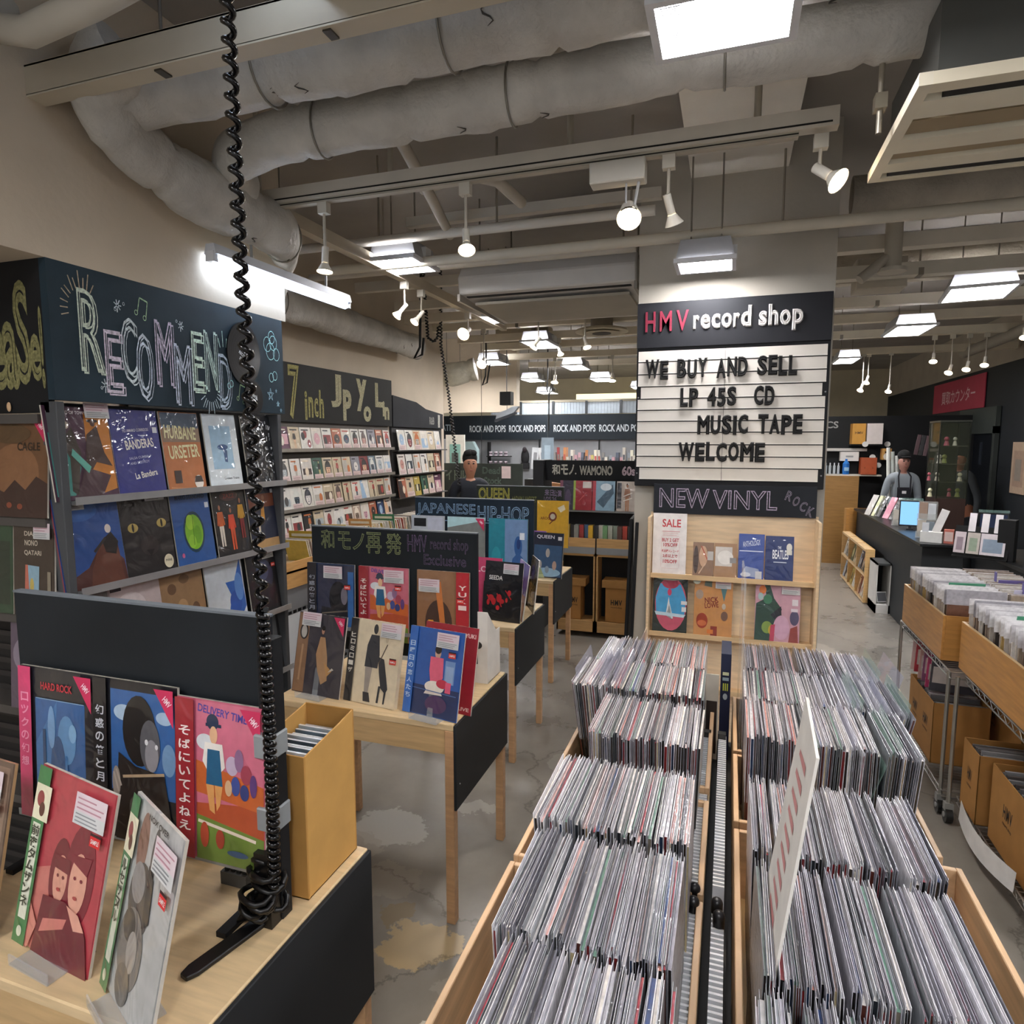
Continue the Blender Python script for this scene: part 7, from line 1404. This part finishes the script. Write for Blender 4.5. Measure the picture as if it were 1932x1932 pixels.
mb = MB(); mb.box(-.10,.10,-.012,.0,0,.52,'#7c8a94'); mb.box(-.05,.05,-.014,-.012,.1,.40,'#9fb0bc'); o = mb.build('grey_banner','card',loc=(-2.93+.2,9.9,1.30)); mb = MB(); mb.cyl((0,-.006,.52),(0,-.006,2.02),.003,'#555',n=5); mb.build('hanging_wire','paint',o); tag(o,'grey printed banner hanging in front of the ROCK AND POPS shelf','banner')
# hanging cords, camera and trainers under the ceiling
def cord(label, path, r=.006, coil=None, name='spiral_cable'):
    mb = MB(); mb.tube(helix(path, coil[0], coil[1], .004, per=8) if coil else path, r, '#0c0c0d', n=5); tag(mb.build(name,'satin'), label, 'cord')
cord('far black spiral cord hanging between the ceiling and the customer', [(-2.55,5.55,3.32),(-2.53,5.5,2.62),(-2.46,5.5,2.2),(-2.36,5.5,1.35)], .006, (.012,.03))
cord('loop of black spiral cord sagging from the ceiling pipe', [(-2.70,5.5,3.32),(-2.66,5.5,2.70),(-2.60,5.5,2.66),(-2.56,5.5,2.70),(-2.55,5.5,2.80)], .007, (.012,.028))
cord('black cable hook hanging left of the spiral loop', [(-2.72,5.5,3.32),(-2.74,5.5,2.62),(-2.80,5.5,2.52),(-2.72,5.5,2.55),(-2.70,5.5,2.70)], .012)
cord('doubled black cable loop hanging near the frosted windows, left one', [(-2.85,7.5,3.32),(-2.85,7.5,2.72),(-2.86,7.5,2.55),(-2.90,7.5,2.44),(-2.84,7.5,2.47),(-2.80,7.5,2.70)], .010)
cord('doubled black cable loop hanging near the frosted windows, right one', [(-2.35,8.5,3.32),(-2.35,8.5,2.60),(-2.36,8.5,2.45),(-2.33,8.5,2.38),(-2.28,8.5,2.45),(-2.28,8.5,2.60),(-2.33,8.5,2.38),(-2.33,8.5,1.9)], .009)
cord('thin vertical black cord reaching down behind the customer', [(-2.72,7.0,3.32),(-2.72,7.0,1.5)], .003)
t = empty('ceiling_speaker','black ceiling speaker with a silver trainer hanging beneath it','speaker',(-2.62,7.6,2.20)); mb = MB(); mb.box(-.07,.07,-.06,.06,.0,.16,'#0c0c0d'); mb.build('cabinet','matte',t); mb = MB(); mb.cyl((0,0,.16),(0,0,1.1),.006,'#666',n=6); mb.build('stem','paint',t)
mb = MB(); mb.prism([(-.14,-.06),(.10,.03),(.16,.10),(.08,.10),(.0,.06),(-.12,.02)], -.03,.03,'#a9b0b6',axis='y'); mb.prism([(-.15,-.085),(.12,.01),(.12,.03),(-.15,-.055)],-.035,.035,'#3c4046',axis='y'); mb.tube([(0,0,.05),(0,0,.14)],.003,'#222',n=5); o = mb.build('hanging_trainer','satin',loc=(-2.60,7.55,2.08)); tag(o,'silver grey trainer dangling below the black ceiling speaker','shoe')

# ================================================================ people
def person(label, loc, rz, H_, skin, top, trousers, hair, pose='down', cap=None, apron=None, bow=0.):
    """continuous skinned body, about seven and a half heads tall; the shop's sideways scale .75 applies"""
    t = empty('person', label, 'person', loc, (0,0,R(rz))); t.scale = (.80*H_/1.7, .80*H_/1.7, H_/1.7)
    def skin_obj(name, V, E, Rr, col, m, sub=2):
        me = bpy.data.meshes.new(name); me.from_pydata(V, E, []); o = bpy.data.objects.new(name, me); COL.objects.link(o); o.parent = t
        sm = o.modifiers.new('skin','SKIN'); sm.use_smooth_shade = True
        if not me.skin_vertices: me.attributes  # layer is made by the modifier
        sv = me.skin_vertices[0].data
        for i, r_ in enumerate(Rr): sv[i].radius = (r_, r_) if not isinstance(r_, tuple) else r_
        sv[0].use_root = True
        ss = o.modifiers.new('sub','SUBSURF'); ss.levels = sub; ss.render_levels = sub
        c = srgb(col); mt = bpy.data.materials.new(name+'_colour'); mt.use_nodes = True; b = mt.node_tree.nodes['Principled BSDF']; b.inputs['Base Color'].default_value = (*c,1); b.inputs['Roughness'].default_value = .5 if m == 'skin' else .85
        nz = mt.node_tree.nodes.new('ShaderNodeTexNoise'); nz.inputs['Scale'].default_value = 30; bp = mt.node_tree.nodes.new('ShaderNodeBump'); bp.inputs['Strength'].default_value = .08; mt.node_tree.links.new(nz.outputs[0], bp.inputs['Height']); mt.node_tree.links.new(bp.outputs[0], b.inputs['Normal'])
        me.materials.append(mt); return o
    by = -bow
    if pose == 'down': el, wr = (.27,.02,1.10), (.28,-.03,.86)
    else: el, wr = (.26,.0,1.12), (.12,-.26,1.08)
    V = [(0,0,.93),(0,by*.3,1.10),(0,by*.7,1.28),(0,by,1.41),(0,by-.005,1.465),(0,by-.035,1.535),(0,by-.030,1.60),(0,by-.02,1.665)]; E = [(0,1),(1,2),(2,3),(3,4),(4,5),(5,6),(6,7)]
    Rr = [(.15,.10),(.135,.09),(.15,.10),(.10,.07),.042,.070,.098,.082]
    def limb(pts, rs, root):
        k = root
        for p, r_ in zip(pts, rs): V.append(p); Rr.append(r_); E.append((k, len(V)-1)); k = len(V)-1
        return k
    for s in (-1, 1):
        k = limb([(s*.19,by,1.39),(s*el[0],el[1]+by*.5,el[2]),(s*wr[0],wr[1]+by*.5,wr[2])], [.055,.040,.028], 3)
        d = Vector((s*wr[0]-s*el[0], wr[1]-el[1], wr[2]-el[2])).normalized(); side = Vector((0,1,0)) if pose == 'down' else Vector((1,0,0))
        w0 = Vector((s*wr[0], wr[1]+by*.5, wr[2])); palm = w0+d*.06
        k = limb([tuple(palm)], [(.032,.018)], k)
        for j, (off, ln) in enumerate(((-.028,.070),(-.010,.082),(.010,.078),(.028,.062))):
            b0 = palm+side*off+d*.035; limb([tuple(b0), tuple(b0+d*ln*.55), tuple(b0+d*ln+Vector((0,-.008,-.006)))], [.010,.009,.007], k)
        th = w0+side*(-.035)+d*.035; limb([tuple(th), tuple(th+side*(-.012)+d*.035), tuple(th+side*(-.012)+d*.06)], [.012,.010,.008], k)
        k = limb([(s*.09,.0,.86),(s*.10,-.01,.50),(s*.10,.02,.10),(s*.10,-.10,.04)], [.085,.055,.038,.032], 0)
    skin_obj('body', V, E, Rr, skin, 'skin')
    # shirt
    V = [(0,0,.88),(0,by*.3,1.08),(0,by*.7,1.28),(0,by,1.42)]; E = [(0,1),(1,2),(2,3)]; Rr = [(.165,.115),(.15,.105),(.165,.115),(.12,.09)]
    for s in (-1,1): limb([(s*.195,by,1.39),(s*el[0],el[1]+by*.5,el[2]),(s*(wr[0]*.95+el[0]*.05),(wr[1]*.95+el[1]*.05)+by*.5,wr[2]*.95+el[2]*.05)], [.068,.055,.045], 3)
    skin_obj('shirt', V, E, Rr, top, 'cloth')
    V = [(0,0,.92)]; E = []; Rr = [(.15,.105)]
    for s in (-1,1): limb([(s*.095,.0,.82),(s*.10,-.01,.50),(s*.10,.02,.10)], [.095,.070,.055], 0)
    skin_obj('trousers', V, E, Rr, trousers, 'cloth')
    for s in (-1,1): mb = MB(); mb.ball((s*.10,-.045,.045),.05,'#1b1a1a',sc=(.9,2.4,.9)); mb.build('shoe','satin',t)
    mb = MB(); hc = Vector((0,by-.02,1.603))
    mb.ball(tuple(hc+Vector((0,-.100,-.015))),.015,skin,sc=(.8,1,1.4)); mb.ball(tuple(hc+Vector((-.078,0,-.01))),.02,skin,sc=(.4,.8,1.3)); mb.ball(tuple(hc+Vector((.078,0,-.01))),.02,skin,sc=(.4,.8,1.3)); mb.build('nose_and_ears','skin',t)
    mb = MB()
    for s in (-1,1): mb.ball(tuple(hc+Vector((s*.03,-.092,.012))),.010,'#1a1412',sc=(1.3,.5,.7)); mb.box(s*.03-.016,s*.03+.016,hc.y-.100,hc.y-.090,hc.z+.030,hc.z+.035,'#1a1412')
    mb.build('eyes','skin',t); mb = MB(); mb.ball(tuple(hc+Vector((0,-.092,-.055))),.018,'#a05f54',sc=(1.2,.4,.35)); mb.build('mouth','skin',t)
    mb = MB()
    if hair: mb.ball(tuple(hc+Vector((0,.036,.062))),.094,hair,n=18,m=12,sc=(1.0,1.0,.95)); mb.ball(tuple(hc+Vector((-.025,-.02,.112))),.05,hair,sc=(1.2,1,.7)); mb.ball(tuple(hc+Vector((.03,-.015,.114))),.048,hair,sc=(1.1,1,.7)); mb.ball(tuple(hc+Vector((0,.055,.0))),.07,hair,sc=(1,.8,1)); mb.build('hair','cloth',t)
    if cap: mb = MB(); mb.ball(tuple(hc+Vector((0,.01,.085))),.098,cap,n=18,m=10,sc=(.95,1.05,.75)); mb.ball(tuple(hc+Vector((0,-.10,.065))),.065,cap,sc=(1.1,1.1,.18)); mb.build('cap','cloth',t)
    if apron:
        mb = MB(); mb.box(-.10,.10,by*.8-.130,by*.8-.118,.95,1.28,apron); mb.box(-.16,.16,-.150,-.130,.60,1.0,apron)
        for s in (-1,1): mb.tube([(s*.08,by-.13,1.26),(s*.09,by-.10,1.42),(s*.05,by-.02,1.50)],.012,apron,n=6)
        mb.build('apron','cloth',t, bevel=.002)
        mb = MB(); mb.box(-.03,.03,by*.8-.136,by*.8-.131,1.20,1.235,'#dcdcdc'); mb.build('name_badge','card',t)
    return t
person('customer with short black hair in a dark navy shirt looking down behind the fourth chalkboard', (-2.36,5.75,0), 30, 1.63, '#b98468', '#1c2028', '#22242c', '#120f0e', pose='fwd', bow=.05)
person('staff member in a black cap and grey shirt with a dark apron behind the counter', (2.00,9.05,0), 5, 1.60, '#a8786a', '#8d9499', '#24262a', None, pose='fwd', cap='#0d0d0f', apron='#1c1b22', bow=.08)
person('person with a shaved head in dark clothes bending at the dark doorway', (2.85,9.55,0), -60, 1.62, '#8f5a40', '#2a2e30', '#1c1e22', None, pose='down', bow=.14)
